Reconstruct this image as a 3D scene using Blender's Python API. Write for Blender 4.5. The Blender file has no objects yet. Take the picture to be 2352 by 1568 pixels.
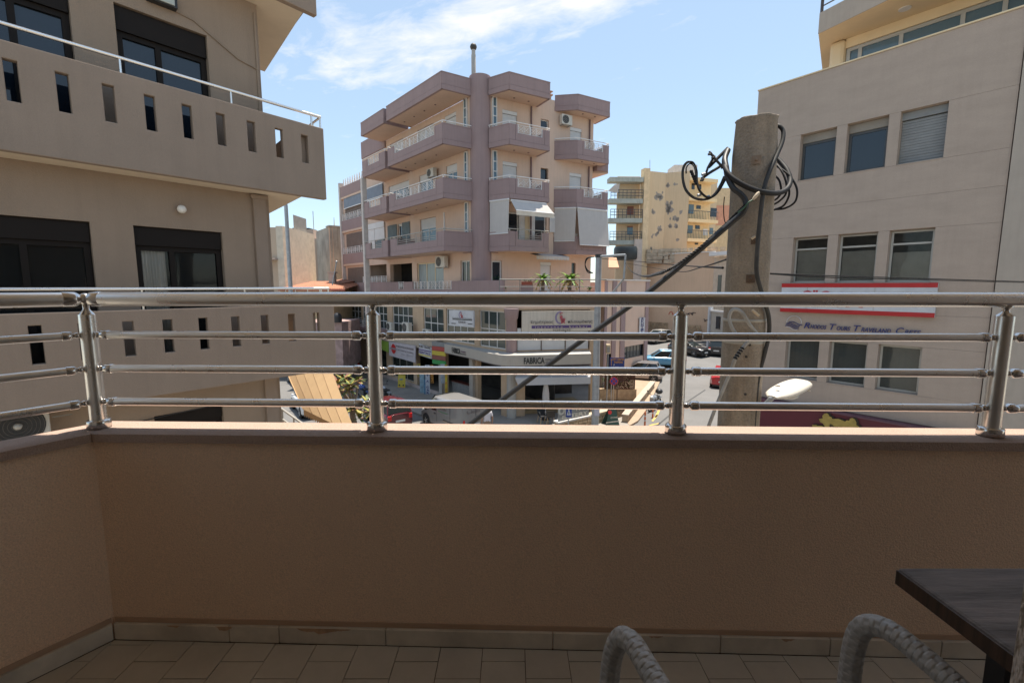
import bpy, math, random
from mathutils import Vector, Matrix
random.seed(7)
R = math.radians
sc = bpy.context.scene
COL = sc.collection
# ------------------------------------------------------------------ camera, sky, sun, exposure
EYE, PITCH, FPX = 7.5, R(6.85), 1045.5
cam = bpy.data.cameras.new('camera'); cam.lens = 16.0; cam.sensor_width = 36; cam.clip_start = .05; cam.clip_end = 3000
co = bpy.data.objects.new('camera', cam); COL.objects.link(co)
co.location = (0, 0, EYE); co.rotation_euler = (R(90) - PITCH, 0, 0); sc.camera = co
SUN = Vector((.125, .15, .98)).normalized()
SKY_STRENGTH, SUN_STRENGTH = .15, 4.0
w = bpy.data.worlds.new('World'); sc.world = w; w.use_nodes = True
nt = w.node_tree; nt.nodes.clear(); N = nt.nodes.new; L = nt.links.new
out = N('ShaderNodeOutputWorld'); bg = N('ShaderNodeBackground'); bg.inputs[1].default_value = SKY_STRENGTH
sky = N('ShaderNodeTexSky'); sky.sky_type = 'NISHITA'; sky.sun_disc = False
sky.sun_elevation = math.asin(SUN.z); sky.sun_rotation = math.atan2(SUN.x, SUN.y)
sky.air_density = 1.0; sky.dust_density = .5; sky.ozone_density = 1.6
tc = N('ShaderNodeTexCoord'); sep = N('ShaderNodeSeparateXYZ'); L(tc.outputs['Generated'], sep.inputs[0])
def wm(op, a, b=None, clamp=False):
    m = N('ShaderNodeMath'); m.operation = op; m.use_clamp = clamp
    for i, v in enumerate((a, b)):
        if v is None: continue
        if isinstance(v, (int, float)): m.inputs[i].default_value = v
        else: L(v, m.inputs[i])
    return m.outputs[0]
zc = wm('MAXIMUM', sep.outputs[2], .03)
px_, py_ = wm('DIVIDE', sep.outputs[0], zc), wm('DIVIDE', sep.outputs[1], zc)
# cloud-layer coordinates: along / across the streak
al = wm('ADD', wm('MULTIPLY', wm('SUBTRACT', px_, -.14), .88), wm('MULTIPLY', wm('SUBTRACT', py_, 2.0), -.47))
ac = wm('ADD', wm('MULTIPLY', wm('SUBTRACT', px_, -.14), .47), wm('MULTIPLY', wm('SUBTRACT', py_, 2.0), .88))
cmb = N('ShaderNodeCombineXYZ'); L(al, cmb.inputs[0]); L(wm('MULTIPLY', ac, 1.7), cmb.inputs[1])
n1 = N('ShaderNodeTexNoise'); n1.inputs['Scale'].default_value = 3.2; n1.inputs['Detail'].default_value = 9; n1.inputs['Roughness'].default_value = .62; n1.inputs['Distortion'].default_value = .35
L(cmb.outputs[0], n1.inputs['Vector'])
n2 = N('ShaderNodeTexNoise'); n2.inputs['Scale'].default_value = .9; n2.inputs['Detail'].default_value = 3
c2 = N('ShaderNodeCombineXYZ'); L(px_, c2.inputs[0]); L(py_, c2.inputs[1]); L(c2.outputs[0], n2.inputs['Vector'])
band = wm('SUBTRACT', 1.0, wm('MULTIPLY', wm('ABSOLUTE', wm('ADD', ac, .12)), 2.3), True)
ends = wm('MULTIPLY', wm('SUBTRACT', 1.35, wm('ABSOLUTE', wm('ADD', al, -.05)), True), 1.3, True)
msk = wm('MAXIMUM', wm('MULTIPLY', band, ends), wm('MULTIPLY', wm('SUBTRACT', n2.outputs[0], .55, True), 1.6, True))
dens = wm('MULTIPLY', wm('SUBTRACT', wm('ADD', n1.outputs[0], wm('MULTIPLY', msk, .40)), .64, True), 2.6, True)
dens = wm('MULTIPLY', dens, wm('MULTIPLY', wm('SUBTRACT', sep.outputs[2], .08, True), 4, True))
mixc = N('ShaderNodeMix'); mixc.data_type = 'RGBA'; L(wm('MULTIPLY', dens, .9), mixc.inputs[0])
tint = N('ShaderNodeMix'); tint.data_type = 'RGBA'; tint.blend_type = 'MULTIPLY'; tint.inputs[0].default_value = 1
L(sky.outputs[0], tint.inputs[6]); tint.inputs[7].default_value = (.70, .70, .68, 1)
pale = N('ShaderNodeMix'); pale.data_type = 'RGBA'; pale.inputs[0].default_value = .36; L(tint.outputs[2], pale.inputs[6]); pale.inputs[7].default_value = (2.35, 2.9, 3.2, 1)
L(pale.outputs[2], mixc.inputs[6]); mixc.inputs[7].default_value = (3.7, 3.6, 3.6, 1)
L(mixc.outputs[2], bg.inputs[0]); L(bg.outputs[0], out.inputs[0])
sl = bpy.data.lights.new('sun', 'SUN'); sl.energy = SUN_STRENGTH; sl.angle = R(.5); sl.color = (1, .92, .80)
so = bpy.data.objects.new('sun', sl); COL.objects.link(so); so.location = (5, 5, 60)
so.rotation_euler = SUN.to_track_quat('Z', 'Y').to_euler()
vs = sc.view_settings; vs.view_transform = 'Standard'; vs.look = 'None'; vs.gamma = 1; vs.use_curve_mapping = False
vs.exposure = 1.08
sc.cycles.max_bounces = 8; sc.cycles.diffuse_bounces = 5; sc.cycles.glossy_bounces = 4; sc.cycles.transparent_max_bounces = 12
sc.cycles.caustics_reflective = False; sc.cycles.caustics_refractive = False

# ------------------------------------------------------------------ geometry of the place
def ray(X, Y):
    u = (X - 1176) / FPX; v = (784 - Y) / FPX
    return Vector((u, math.cos(PITCH) + v * math.sin(PITCH), -math.sin(PITCH) + v * math.cos(PITCH)))
def gp(X, Y, z=0.0):                       # point of the horizontal plane z seen at X, Y
    d = ray(X, Y); return Vector((0, 0, EYE)) + d * ((z - EYE) / d.z)
def dp(X, Y, y):                           # point at distance y
    d = ray(X, Y); return Vector((0, 0, EYE)) + d * (y / d.y)
class Fr:                                  # facade frame: u along, y inward, z up
    def __init__(s, ox, oy, dx, dy):
        n = math.hypot(dx, dy); s.o = (ox, oy); s.d = (dx / n, dy / n); s.n = (-s.d[1], s.d[0]); s.a = math.atan2(s.d[1], s.d[0])
    def __call__(s, u, y, z): return Vector((s.o[0] + s.d[0] * u + s.n[0] * y, s.o[1] + s.d[1] * u + s.n[1] * y, z))
    def uz(s, X, Y, off=0):
        d = ray(X, Y); a = (s.o[0] + s.n[0] * off) * s.n[0] + (s.o[1] + s.n[1] * off) * s.n[1]
        t = a / (d.x * s.n[0] + d.y * s.n[1]); p = (d.x * t - s.o[0], d.y * t - s.o[1])
        return p[0] * s.d[0] + p[1] * s.d[1], EYE + d.z * t
WF = Fr(0, 0, 1, 0)
LB = Fr(-4.2, 7.6, .64, .769)
RB = Fr(11.3, 12.46, .626, -.78)
PR = Fr(-1.25, 28.2, .87, .49)
PL = Fr(-2.5, 28.27, .66, -.75)
LL = Fr(-.3, 25.3, .66, -.75)
LR = Fr(.2, 25.4, .985, .17)
W3 = Fr(6.7, 33.2, .707, .707)
OB = Fr(0, 1.479, 1, -.029)                # our own balustrade

# ------------------------------------------------------------------ materials
MATS = {}
def mat(name, col, rough=.8, metal=0., var=.12, vs=2.5, bump=0., bs=60., streak=0., spec=.5, fine=0., aniso=0., coat=0., stretch=None):
    if name in MATS: return MATS[name]
    m = bpy.data.materials.new(name); m.use_nodes = True; t = m.node_tree; b = t.nodes['Principled BSDF']
    nn, ll = t.nodes.new, t.links.new
    b.inputs['Roughness'].default_value = rough; b.inputs['Metallic'].default_value = metal
    b.inputs['Specular IOR Level'].default_value = spec; b.inputs['Coat Weight'].default_value = coat
    tc = nn('ShaderNodeTexCoord'); src = tc.outputs['Object']
    if stretch:
        mp = nn('ShaderNodeMapping'); mp.inputs['Scale'].default_value = stretch; ll(src, mp.inputs[0]); src = mp.outputs[0]
    def noise(scale, detail=5, v=None):
        n = nn('ShaderNodeTexNoise'); n.inputs['Scale'].default_value = scale; n.inputs['Detail'].default_value = detail; n.inputs['Roughness'].default_value = .6
        ll(v or src, n.inputs['Vector']); return n.outputs[0]
    def ramp(f, lo, hi, a, c):
        r = nn('ShaderNodeMapRange'); r.inputs['From Min'].default_value = lo; r.inputs['From Max'].default_value = hi
        r.inputs['To Min'].default_value = a; r.inputs['To Max'].default_value = c; ll(f, r.inputs[0]); return r.outputs[0]
    def mul(a, c):
        x = nn('ShaderNodeMath'); x.operation = 'MULTIPLY'; ll(a, x.inputs[0]); ll(c, x.inputs[1]); return x.outputs[0]
    f = ramp(noise(vs), .3, .7, 1 - var, 1 + var)
    if fine: f = mul(f, ramp(noise(bs * 1.5, 2), .3, .7, 1 - fine, 1 + fine))
    if streak:
        mp = nn('ShaderNodeMapping'); mp.inputs['Scale'].default_value = (5, 5, .35); ll(tc.outputs['Object'], mp.inputs[0])
        f = mul(f, ramp(noise(1.6, 6, mp.outputs[0]), .45, .75, 1.0, 1 - streak))
    hs = nn('ShaderNodeVectorMath'); hs.operation = 'SCALE'; hs.inputs[0].default_value = col[:3]; ll(f, hs.inputs['Scale'])
    ll(hs.outputs[0], b.inputs['Base Color'])
    if bump:
        bp = nn('ShaderNodeBump'); bp.inputs['Strength'].default_value = min(1, bump); bp.inputs['Distance'].default_value = .02
        ll(noise(bs, 3), bp.inputs['Height']); ll(bp.outputs[0], b.inputs['Normal'])
    if metal > .5: 
        rr = ramp(noise(vs * 4, 4), .3, .7, rough * .8, rough * 1.25); ll(rr, b.inputs['Roughness'])
    MATS[name] = m; return m
def glass(name, tint=(.02, .03, .035), clear=.0, rough=.03, refl=1.55):
    if name in MATS: return MATS[name]
    m = bpy.data.materials.new(name); m.use_nodes = True; t = m.node_tree; b = t.nodes['Principled BSDF']
    b.inputs['Base Color'].default_value = (*tint, 1); b.inputs['Roughness'].default_value = rough; b.inputs['IOR'].default_value = refl
    n = t.nodes.new('ShaderNodeTexNoise'); n.inputs['Scale'].default_value = 1.3; bp = t.nodes.new('ShaderNodeBump'); bp.inputs['Strength'].default_value = .04; bp.inputs['Distance'].default_value = .05
    tcn = t.nodes.new('ShaderNodeTexCoord'); t.links.new(tcn.outputs['Object'], n.inputs['Vector']); t.links.new(n.outputs[0], bp.inputs['Height']); t.links.new(bp.outputs[0], b.inputs['Normal'])
    if clear:
        tr = t.nodes.new('ShaderNodeBsdfTransparent'); mx = t.nodes.new('ShaderNodeMixShader'); fr = t.nodes.new('ShaderNodeFresnel'); fr.inputs[0].default_value = refl
        ma = t.nodes.new('ShaderNodeMath'); ma.operation = 'ADD'; ma.use_clamp = True; ma.inputs[1].default_value = 1 - clear
        t.links.new(fr.outputs[0], ma.inputs[0]); t.links.new(ma.outputs[0], mx.inputs[0]); t.links.new(tr.outputs[0], mx.inputs[1]); t.links.new(b.outputs[0], mx.inputs[2])
        t.links.new(mx.outputs[0], t.nodes['Material Output'].inputs[0])
    MATS[name] = m; return m
stucco_near = mat('balcony_stucco', (.90, .635, .445), .95, var=.045, vs=1.6, streak=.03, bump=.45, bs=170, fine=.13)
ledge_m = mat('ledge_stucco', (.455, .325, .26), .95, var=.06, vs=6, bump=.5, bs=190, fine=.1)
tile_m = mat('floor_tile', (.53, .475, .40), .45, var=.1, vs=6, bump=.03, bs=30)
grout_m = mat('grout', (.17, .11, .085), .95)
skirt_m = mat('skirting_tile', (.64, .56, .46), .5, var=.2, vs=7)
steel = mat('brushed_steel', (.84, .80, .75), .30, 1, var=.03, vs=3)
steel2 = mat('polished_steel', (.66, .63, .6), .2, 1, var=.03)
wall_lb = mat('grey_beige_stucco', (.285, .215, .165), .95, var=.05, vs=1.5, bump=.25, bs=60, streak=.08, fine=.04)
wall_lb2 = mat('beige_stucco', (.305, .228, .168), .95, var=.05, vs=1.5, bump=.25, bs=60, streak=.07, fine=.04)
brown_al = mat('dark_brown_aluminium', (.014, .010, .008), .65, var=.1, spec=.2)
rb_stone = mat('limestone_cladding', (.40, .315, .255), .8, var=.06, vs=1.3, bump=.12, bs=25, streak=.05, fine=.06, stretch=(1, 1, 3))
rb_plaster = mat('grey_plaster', (.40, .34, .285), .9, var=.05, streak=.08)
cream = mat('cream_plaster', (.72, .58, .38), .9, var=.04)
al_grey = mat('grey_aluminium', (.42, .40, .36), .45, .3, var=.05)
beige = mat('peach_plaster', (.62, .455, .355), .92, var=.05, vs=.8, bump=.1, bs=20, streak=.07)
mauve = mat('mauve_plaster', (.31, .222, .215), .9, var=.06, vs=.9, bump=.12, bs=20, streak=.10)
mauve_d = mat('dark_mauve_trim', (.19, .125, .125), .9)
white_p = mat('white_painted_metal', (.68, .67, .66), .5, var=.05)
shutter_m = mat('white_roller_shutter', (.62, .61, .60), .6, var=.04)
glass_d = glass('window_glass_dark', (.010, .018, .028), refl=1.6)  # bluish base colour stands in for reflected sky
glass_b = glass('window_glass_blue', (.10, .16, .20), rough=.08)
glass_c = glass('window_glass_clear', (.05, .055, .055), clear=.88, refl=1.7)
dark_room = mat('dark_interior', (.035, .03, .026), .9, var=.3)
curtain_m = mat('white_curtain', (.82, .79, .74), .9, var=.15, vs=3, stretch=(14, 14, .5))
grey_fab = mat('grey_awning_fabric', (.45, .45, .46), .9, var=.04)
white_fab = mat('white_awning_fabric', (.50, .465, .44), .9, var=.04, streak=.05)
concrete = mat('pole_concrete', (.285, .232, .175), .95, var=.22, vs=3, bump=.6, bs=45, streak=.4, fine=.14)
rubber = mat('black_cable_rubber', (.014, .013, .013), .6, var=.2, vs=6, spec=.3)
rubber_g = mat('sunbleached_cable', (.30, .29, .27), .6, var=.25, vs=8)
rust = mat('rusty_iron', (.11, .07, .045), .9, var=.35, vs=12)
galv = mat('galvanised_steel', (.36, .37, .38), .5, .55, var=.15, vs=5)
asphalt = mat('asphalt', (.155, .15, .145), .92, var=.12, vs=.35, bump=.3, bs=40, fine=.12)
pave = mat('pavement', (.27, .245, .215), .9, var=.12, vs=.8, bump=.15, bs=20)
pave_o = mat('ochre_pavement', (.36, .265, .185), .9, var=.1, vs=1)
stone = mat('rubble_stone', (.42, .31, .20), .95, var=.3, vs=3, bump=.6, bs=6)
yellow_w = mat('yellow_plaster', (.62, .475, .31), .92, var=.05, vs=.3, streak=.1)
peach_w = mat('peach_wall_plaster', (.62, .445, .31), .92, var=.07, vs=.25, streak=.09)
grey_c = mat('bare_concrete', (.40, .38, .35), .95, var=.15, vs=.6, streak=.15)
red_tile = mat('clay_roof_tile', (.50, .245, .16), .85, var=.2, vs=3)
black_p = mat('black_plastic', (.02, .02, .022), .45)
tyre_m = mat('tyre_rubber', (.022, .022, .022), .9)
plate_m = mat('number_plate_white', (.7, .7, .68), .5)
red_l = mat('red_tail_lamp', (.55, .02, .02), .2)
green_leaf = mat('leaf_green', (.085, .13, .03), .6, var=.35, vs=9)
yellow_leaf = mat('leaf_yellow_green', (.30, .26, .06), .6, var=.3, vs=9)
bark = mat('bark', (.22, .17, .13), .95, var=.25, vs=10, bump=.5, bs=30)
terracotta = mat('terracotta', (.50, .28, .17), .9, var=.12, vs=5)
wood_m = mat('dark_table_laminate', (.19, .155, .135), .7, spec=.22, var=.5, vs=2.2, stretch=(2.2, 16, 16), bump=.15, bs=12)
wood_e = mat('table_edge_laminate', (.06, .032, .018), .5, var=.6, vs=9, stretch=(.3, 9, .3))
wicker = mat('grey_synthetic_wicker', (.43, .39, .345), .42, var=.12, vs=40)

# ------------------------------------------------------------------ mesh and object helpers
ORG = {}
class MB:
    def __init__(s): s.v = []; s.f = []; s.k = []; s.sm = []
    def add(s, vs, fs, k=0, smooth=False):
        b = len(s.v); s.v += [Vector(p) for p in vs]; s.f += [tuple(b + i for i in f) for f in fs]; s.k += [k] * len(fs); s.sm += [smooth] * len(fs); return s
    def box(s, a, b, c, d, e, f, fr=WF, k=0):
        P = [fr(x, y, z) for z in (e, f) for x, y in ((a, c), (b, c), (b, d), (a, d))]
        return s.add(P, [(3, 2, 1, 0), (4, 5, 6, 7), (0, 1, 5, 4), (1, 2, 6, 5), (2, 3, 7, 6), (3, 0, 4, 7)], k)
    def prism(s, pts, z0, z1, k=0, smooth=False):
        n = len(pts); lo = [(p[0], p[1], z0) for p in pts]; hi = [(p[0], p[1], z1) for p in pts]
        ar = sum(pts[i][0] * pts[(i + 1) % n][1] - pts[(i + 1) % n][0] * pts[i][1] for i in range(n))
        if ar < 0: lo.reverse(); hi.reverse()
        s.add(lo + hi, [tuple(range(n - 1, -1, -1)), tuple(range(n, 2 * n))], k)
        return s.add(lo + hi, [(i, (i + 1) % n, n + (i + 1) % n, n + i) for i in range(n)], k, smooth)
    def plate(s, P, t, k=0):               # planar polygon P (3-D, seen anticlockwise) thickened backwards by vector t
        n = len(P); t = Vector(t); Q = [Vector(p) + t for p in P]; P = [Vector(p) for p in P]
        return s.add(P + Q, [tuple(range(n)), tuple(range(2 * n - 1, n - 1, -1))] + [(i, n + i, n + (i + 1) % n, (i + 1) % n) for i in range(n)], k)
    def tube(s, pts, r, n=10, k=0, caps=True, smooth=True):
        pts = [Vector(p) for p in pts]; m = len(pts); rs = r if isinstance(r, (list, tuple)) else [r] * m
        V = []; up = Vector((0, 0, 1)); prev = None
        for i, p in enumerate(pts):
            t = (pts[min(i + 1, m - 1)] - pts[max(i - 1, 0)]).normalized()
            if prev is None:
                a = t.cross(up if abs(t.z) < .95 else Vector((1, 0, 0))).normalized()
            else:
                a = (prev - t * prev.dot(t)).normalized()
            prev = a; b = t.cross(a)
            for j in range(n):
                q = 2 * math.pi * j / n; V.append(p + (a * math.cos(q) + b * math.sin(q)) * rs[i])
        F = [(i * n + j, i * n + (j + 1) % n, (i + 1) * n + (j + 1) % n, (i + 1) * n + j) for i in range(m - 1) for j in range(n)]
        s.add(V, F, k, smooth)
        if caps: s.add(V[:n], [tuple(range(n - 1, -1, -1))], k); s.add(V[-n:], [tuple(range(n))], k)
        return s
    def lathe(s, o, prof, n=20, k=0, smooth=True, axis=None):
        o = Vector(o); M = Matrix.Identity(3)
        if axis is not None: M = Vector(axis).normalized().to_track_quat('Z', 'Y').to_matrix()
        V = [o + M @ Vector((r * math.cos(2 * math.pi * j / n), r * math.sin(2 * math.pi * j / n), z)) for r, z in prof for j in range(n)]
        m = len(prof)
        s.add(V, [(i * n + j, i * n + (j + 1) % n, (i + 1) * n + (j + 1) % n, (i + 1) * n + j) for i in range(m - 1) for j in range(n)], k, smooth)
        s.add(V[:n], [tuple(range(n - 1, -1, -1))], k); s.add(V[-n:], [tuple(range(n))], k); return s
    def ball(s, o, r, n=10, sc_=(1, 1, 1), k=0):
        o = Vector(o); m = n // 2 + 1; V = []
        for i in range(m + 1):
            a = math.pi * i / m
            for j in range(n):
                q = 2 * math.pi * j / n; V.append(o + Vector((math.sin(a) * math.cos(q) * sc_[0], math.sin(a) * math.sin(q) * sc_[1], -math.cos(a) * sc_[2])) * r)
        return s.add(V, [(i * n + j, i * n + (j + 1) % n, (i + 1) * n + (j + 1) % n, (i + 1) * n + j) for i in range(m) for j in range(n)], k, True)
    def build(s, name, m, parent=None, bevel=0, label=None, cat=None, group=None, kind=None, origin=None):
        me = bpy.data.meshes.new(name)
        if parent is not None: org = ORG[parent]
        elif origin is not None: org = Vector(origin)
        else:
            xs = [p.x for p in s.v]; ys = [p.y for p in s.v]; zs = [p.z for p in s.v]
            org = Vector(((min(xs) + max(xs)) / 2, (min(ys) + max(ys)) / 2, min(zs)))
        me.from_pydata([p - org for p in s.v], [], s.f)
        for mm in (m if isinstance(m, (list, tuple)) else [m]): me.materials.append(mm)
        me.polygons.foreach_set('material_index', s.k); me.polygons.foreach_set('use_smooth', s.sm); me.update()
        o = bpy.data.objects.new(name, me); COL.objects.link(o); ORG[o] = org
        if parent is not None: o.parent = parent
        else: o.location = org
        if bevel:
            b = o.modifiers.new('bevel', 'BEVEL'); b.width = bevel; b.segments = 2; b.limit_method = 'ANGLE'; b.angle_limit = R(40)
        return tag(o, label, cat, group, kind)
def tag(o, label=None, cat=None, group=None, kind=None):
    if label: o['label'] = label
    if cat: o['category'] = cat
    if group: o['group'] = group
    if kind: o['kind'] = kind
    return o
def thing(name, label, cat, loc=(0, 0, 0), group=None, kind=None):
    o = bpy.data.objects.new(name, None); COL.objects.link(o); o.location = loc; ORG[o] = Vector(loc); o.empty_display_size = .2
    return tag(o, label, cat, group, kind)
def dup(root, loc, rotz=0., label=None, group=None, mats=None):
    def cp(o, par):
        c = o.copy(); COL.objects.link(c)
        if par is not None: c.parent = par
        if mats and o.type == 'MESH' and any(x.name in mats for x in o.data.materials if x):
            c.data = o.data.copy()
            for i, x in enumerate(c.data.materials):
                if x.name in mats: c.data.materials[i] = mats[x.name]
        for ch in list(o.children): cp(ch, c)
        return c
    c = cp(root, None); c.location = loc; c.rotation_euler = (0, 0, rotz)
    if label: c['label'] = label
    if group: c['group'] = group
    return c
def curve_pts(P, n=8):                      # Catmull-Rom through P
    P = [Vector(p) for p in P]; o = []
    for i in range(len(P) - 1):
        a, b, c, d = P[max(i - 1, 0)], P[i], P[i + 1], P[min(i + 2, len(P) - 1)]
        for j in range(n):
            t = j / n; o.append(.5 * ((2 * b) + (c - a) * t + (2 * a - 5 * b + 4 * c - d) * t * t + (-a + 3 * b - 3 * c + d) * t ** 3))
    o.append(P[-1]); return o
TX = []
def text(s, fr, u0, u1, z0, z1, off, m, name, parent, depth=.006, shear=0., bold=0., align=None, label=None):
    cu = bpy.data.curves.new(name, 'FONT'); cu.body = s; cu.size = 1; cu.extrude = .5; cu.shear = shear; cu.offset = bold; cu.resolution_u = 3
    o = bpy.data.objects.new(name, cu); COL.objects.link(o)
    TX.append((o, fr, u0, u1, z0, z1, off, m, name, parent, depth, label))
def flush_text():
    bpy.context.view_layer.update(); dg = bpy.context.evaluated_depsgraph_get()
    for o, fr, u0, u1, z0, z1, off, m, name, parent, depth, label in TX:
        me = bpy.data.meshes.new_from_object(o.evaluated_get(dg))
        xs = [v.co.x for v in me.vertices]; ys = [v.co.y for v in me.vertices]
        if xs:
            x0, x1, y0, y1 = min(xs), max(xs), min(ys), max(ys)
            for v in me.vertices:
                a = (v.co.x - x0) / (x1 - x0); b = (v.co.y - y0) / (y1 - y0 or 1)
                v.co = fr(u0 + (u1 - u0) * a, off - (v.co.z + .5) * depth, z0 + (z1 - z0) * b) - ORG[parent]
            me.materials.clear(); me.materials.append(m)
            for pl in me.polygons: pl.material_index = 0
            n = bpy.data.objects.new(name, me); COL.objects.link(n); n.parent = parent; ORG[n] = ORG[parent]
            if label: n['label'] = label
        bpy.data.objects.remove(o)
    TX.clear()
def wall(mb, fr, u0, u1, z0, z1, y0, y1, holes=(), k=0):   # wall slab with rectangular openings
    us = sorted({u0, u1, *[h[0] for h in holes], *[h[1] for h in holes]}); us = [u for u in us if u0 <= u <= u1]
    zs = sorted({z0, z1, *[h[2] for h in holes], *[h[3] for h in holes]}); zs = [z for z in zs if z0 <= z <= z1]
    def solid(i, j):
        if i < 0 or j < 0 or i >= len(us) - 1 or j >= len(zs) - 1: return False
        cu, cz = (us[i] + us[i + 1]) / 2, (zs[j] + zs[j + 1]) / 2
        return not any(h[0] < cu < h[1] and h[2] < cz < h[3] for h in holes)
    for i in range(len(us) - 1):
        for j in range(len(zs) - 1):
            if not solid(i, j): continue
            a, b, c, d = us[i], us[i + 1], zs[j], zs[j + 1]
            P = [fr(u, y, z) for y in (y0, y1) for u, z in ((a, c), (b, c), (b, d), (a, d))]
            F = [(0, 1, 2, 3), (7, 6, 5, 4)]
            if not solid(i, j - 1): F.append((0, 4, 5, 1))
            if not solid(i + 1, j): F.append((1, 5, 6, 2))
            if not solid(i, j + 1): F.append((2, 6, 7, 3))
            if not solid(i - 1, j): F.append((3, 7, 4, 0))
            mb.add(P, F, k)
    return mb
def window(parent, fr, u0, u1, z0, z1, y, fm, gm, cols=2, rows=1, fw=.05, name='window', shutter=0., smat=None, label=None, d=.05, split=None):
    """frame with recessed panes (and a roller shutter box or curtain of slats above)"""
    m = MB(); zt = z1
    if shutter: zt = z1 - shutter
    m.box(u0, u1, y, y + d, z0, z0 + fw, fr); m.box(u0, u1, y, y + d, zt - fw, zt, fr)
    m.box(u0, u0 + fw, y, y + d, z0 + fw, zt - fw, fr); m.box(u1 - fw, u1, y, y + d, z0 + fw, zt - fw, fr)
    xs = split or [u0 + fw + (u1 - u0 - 2 * fw) * i / cols for i in range(cols + 1)]
    if split: xs = [u0 + fw] + list(split) + [u1 - fw]
    zs = [z0 + fw + (zt - z0 - 2 * fw) * i / rows for i in range(rows + 1)]
    for x in xs[1:-1]: m.box(x - fw / 2, x + fw / 2, y, y + d, z0 + fw, zt - fw, fr)
    for z in zs[1:-1]:
        for i in range(len(xs) - 1): m.box(xs[i] + (fw / 2 if i else 0), xs[i + 1] - (fw / 2 if i < len(xs) - 2 else 0), y + .003, y + d - .003, z - fw / 2, z + fw / 2, fr)
    w_ = m.build(name, fm, parent, label=label)
    for i in range(len(xs) - 1):
        for j in range(len(zs) - 1):
            MB().box(xs[i] + (fw / 2 if i else 0), xs[i + 1] - (fw / 2 if i < len(xs) - 2 else 0), y + d * .5, y + d * .5 + .006,
                     zs[j] + (fw / 2 if j else 0), zs[j + 1] - (fw / 2 if j < len(zs) - 2 else 0), fr).build('pane', gm, w_)
    if shutter:
        s_ = MB()
        n = max(1, int(shutter / .055)) if shutter > .45 else 0
        if n:
            for i in range(n):
                a = zt + .002 + (shutter - .004) * i / n; b = zt + (shutter - .004) * (i + .86) / n
                s_.box(u0, u1, y - .01, y + d, a, b, fr)
        else: s_.box(u0, u1, y - .04, y + d, zt + .002, z1, fr)
        s_.build('shutter', smat or fm, w_)
    return w_
def roller(parent, fr, u0, u1, z0, z1, y, m, name='roller_shutter'):
    s_ = MB(); n = max(2, int((z1 - z0 - .22) / .07)); h = (z1 - z0 - .22) / n
    for i in range(n): s_.box(u0, u1, y + (.0 if i % 2 else .006), y + .03, z0 + h * i, z0 + h * (i + .9), fr)
    s_.box(u0 - .02, u1 + .02, y - .05, y + .04, z1 - .2, z1, fr); s_.box(u0, u1, y + .031, y + .04, z0, z1 - .21, fr)
    return s_.build(name, m, parent)
def ac_unit(fr, u, y, z, label, w_=.8, h=.55, d=.3, group='air conditioner outdoor units on the facades'):
    """outdoor unit whose grille looks outward from the wall plane y"""
    t = thing('air_conditioner', label, 'air conditioner', fr(u, y - .25, z), group)
    MB().box(u - w_ / 2, u + w_ / 2, y - .1 - d, y - .1, z, z + h, fr).build('casing', mat('ac_casing', (.55, .52, .46), .5, var=.08), t, bevel=.015)
    cx = u - w_ * .14; c = fr(cx, y - .1 - d - .002, z + h / 2); ax = Vector((-fr.n[0], -fr.n[1], 0)); r = h * .42
    MB().lathe(c, [(r, -.02), (r, .004), (r * .97, .006)], 24, axis=ax).build('fan_opening', black_p, t)
    g = MB()
    for q in (.3, .5, .7, .88):
        pts = [c + ax * .012 + Matrix.Rotation(2 * math.pi * i / 24, 3, ax) @ Vector((0, 0, r * q)) for i in range(25)]
        g.tube(pts, r * .012, 5, caps=False)
    for i in range(4):
        v = Matrix.Rotation(math.pi * i / 4, 3, ax) @ Vector((0, 0, r * .98)); g.tube([c + ax * .012 - v, c + ax * .012 + v], r * .012, 5)
    g.build('grille', al_grey, t)
    b = MB()
    for s_ in (-1, 1): b.box(u + s_ * w_ * .35 - .02, u + s_ * w_ * .35 + .02, y - .1 - d, y, z - .04, z - .002, fr)
    b.build('bracket', galv, t); return t

# ================================================================== SETTING: ground, road, pavements
def gz(y): return 0 if y < 40 else min((y - 40) * .06, 1.8)
def sheet(name, rows, m, dz=0., th=0.):
    """strip of quads between left and right border points [(xl, yl, xr, yr), ...], following the ground"""
    b = MB(); V = []
    for xl, yl, xr, yr in rows: V += [(xl, yl, gz(yl) + dz), (xr, yr, gz(yr) + dz)]
    b.add(V, [(2 * i, 2 * i + 1, 2 * i + 3, 2 * i + 2) for i in range(len(rows) - 1)])
    if th:
        n = len(V); b.add([(p[0], p[1], p[2] - th) for p in V] + V, [(2 * i, 2 * i + 2, n + 2 * i + 2, n + 2 * i) for i in range(len(rows) - 1)] + [(2 * i + 1, n + 2 * i + 1, n + 2 * i + 3, 2 * i + 3) for i in range(len(rows) - 1)] + [(0, n, n + 1, 1)])
    return b.build(name, m, kind='structure', origin=(0, 20, 0))
sheet('ground', [(-700, -60, 700, -60), (-700, 40, 700, 40), (-700, 70, 700, 70), (-700, 1200, 700, 1200)], mat('ground_earth', (.30, .27, .22), .95), -.012)
sheet('road', [(-30, 2, 9, 2), (-30, 12, 9.2, 12), (-30, 24, 14, 24), (-40, 40, 26, 40), (-60, 62.5, 34, 62.5)], asphalt, 0.)
def pav(name, pts, m, z=.12, kind='structure'):
    b = MB(); b.prism(pts, -.05, z); return b.build(name, m, kind=kind, origin=(0, 20, 0))
pav('pavement', [(-27, 47.5), (-7.3, 27.9), (-4.7, 25.2), (-2.2, 22.9), (.2, 22.0), (2.6, 21.9), (4.8, 22.6), (6.3, 23.7), (6.3, 30), (6.3, 34), (-4, 34), (-14, 50)], pave)
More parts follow.
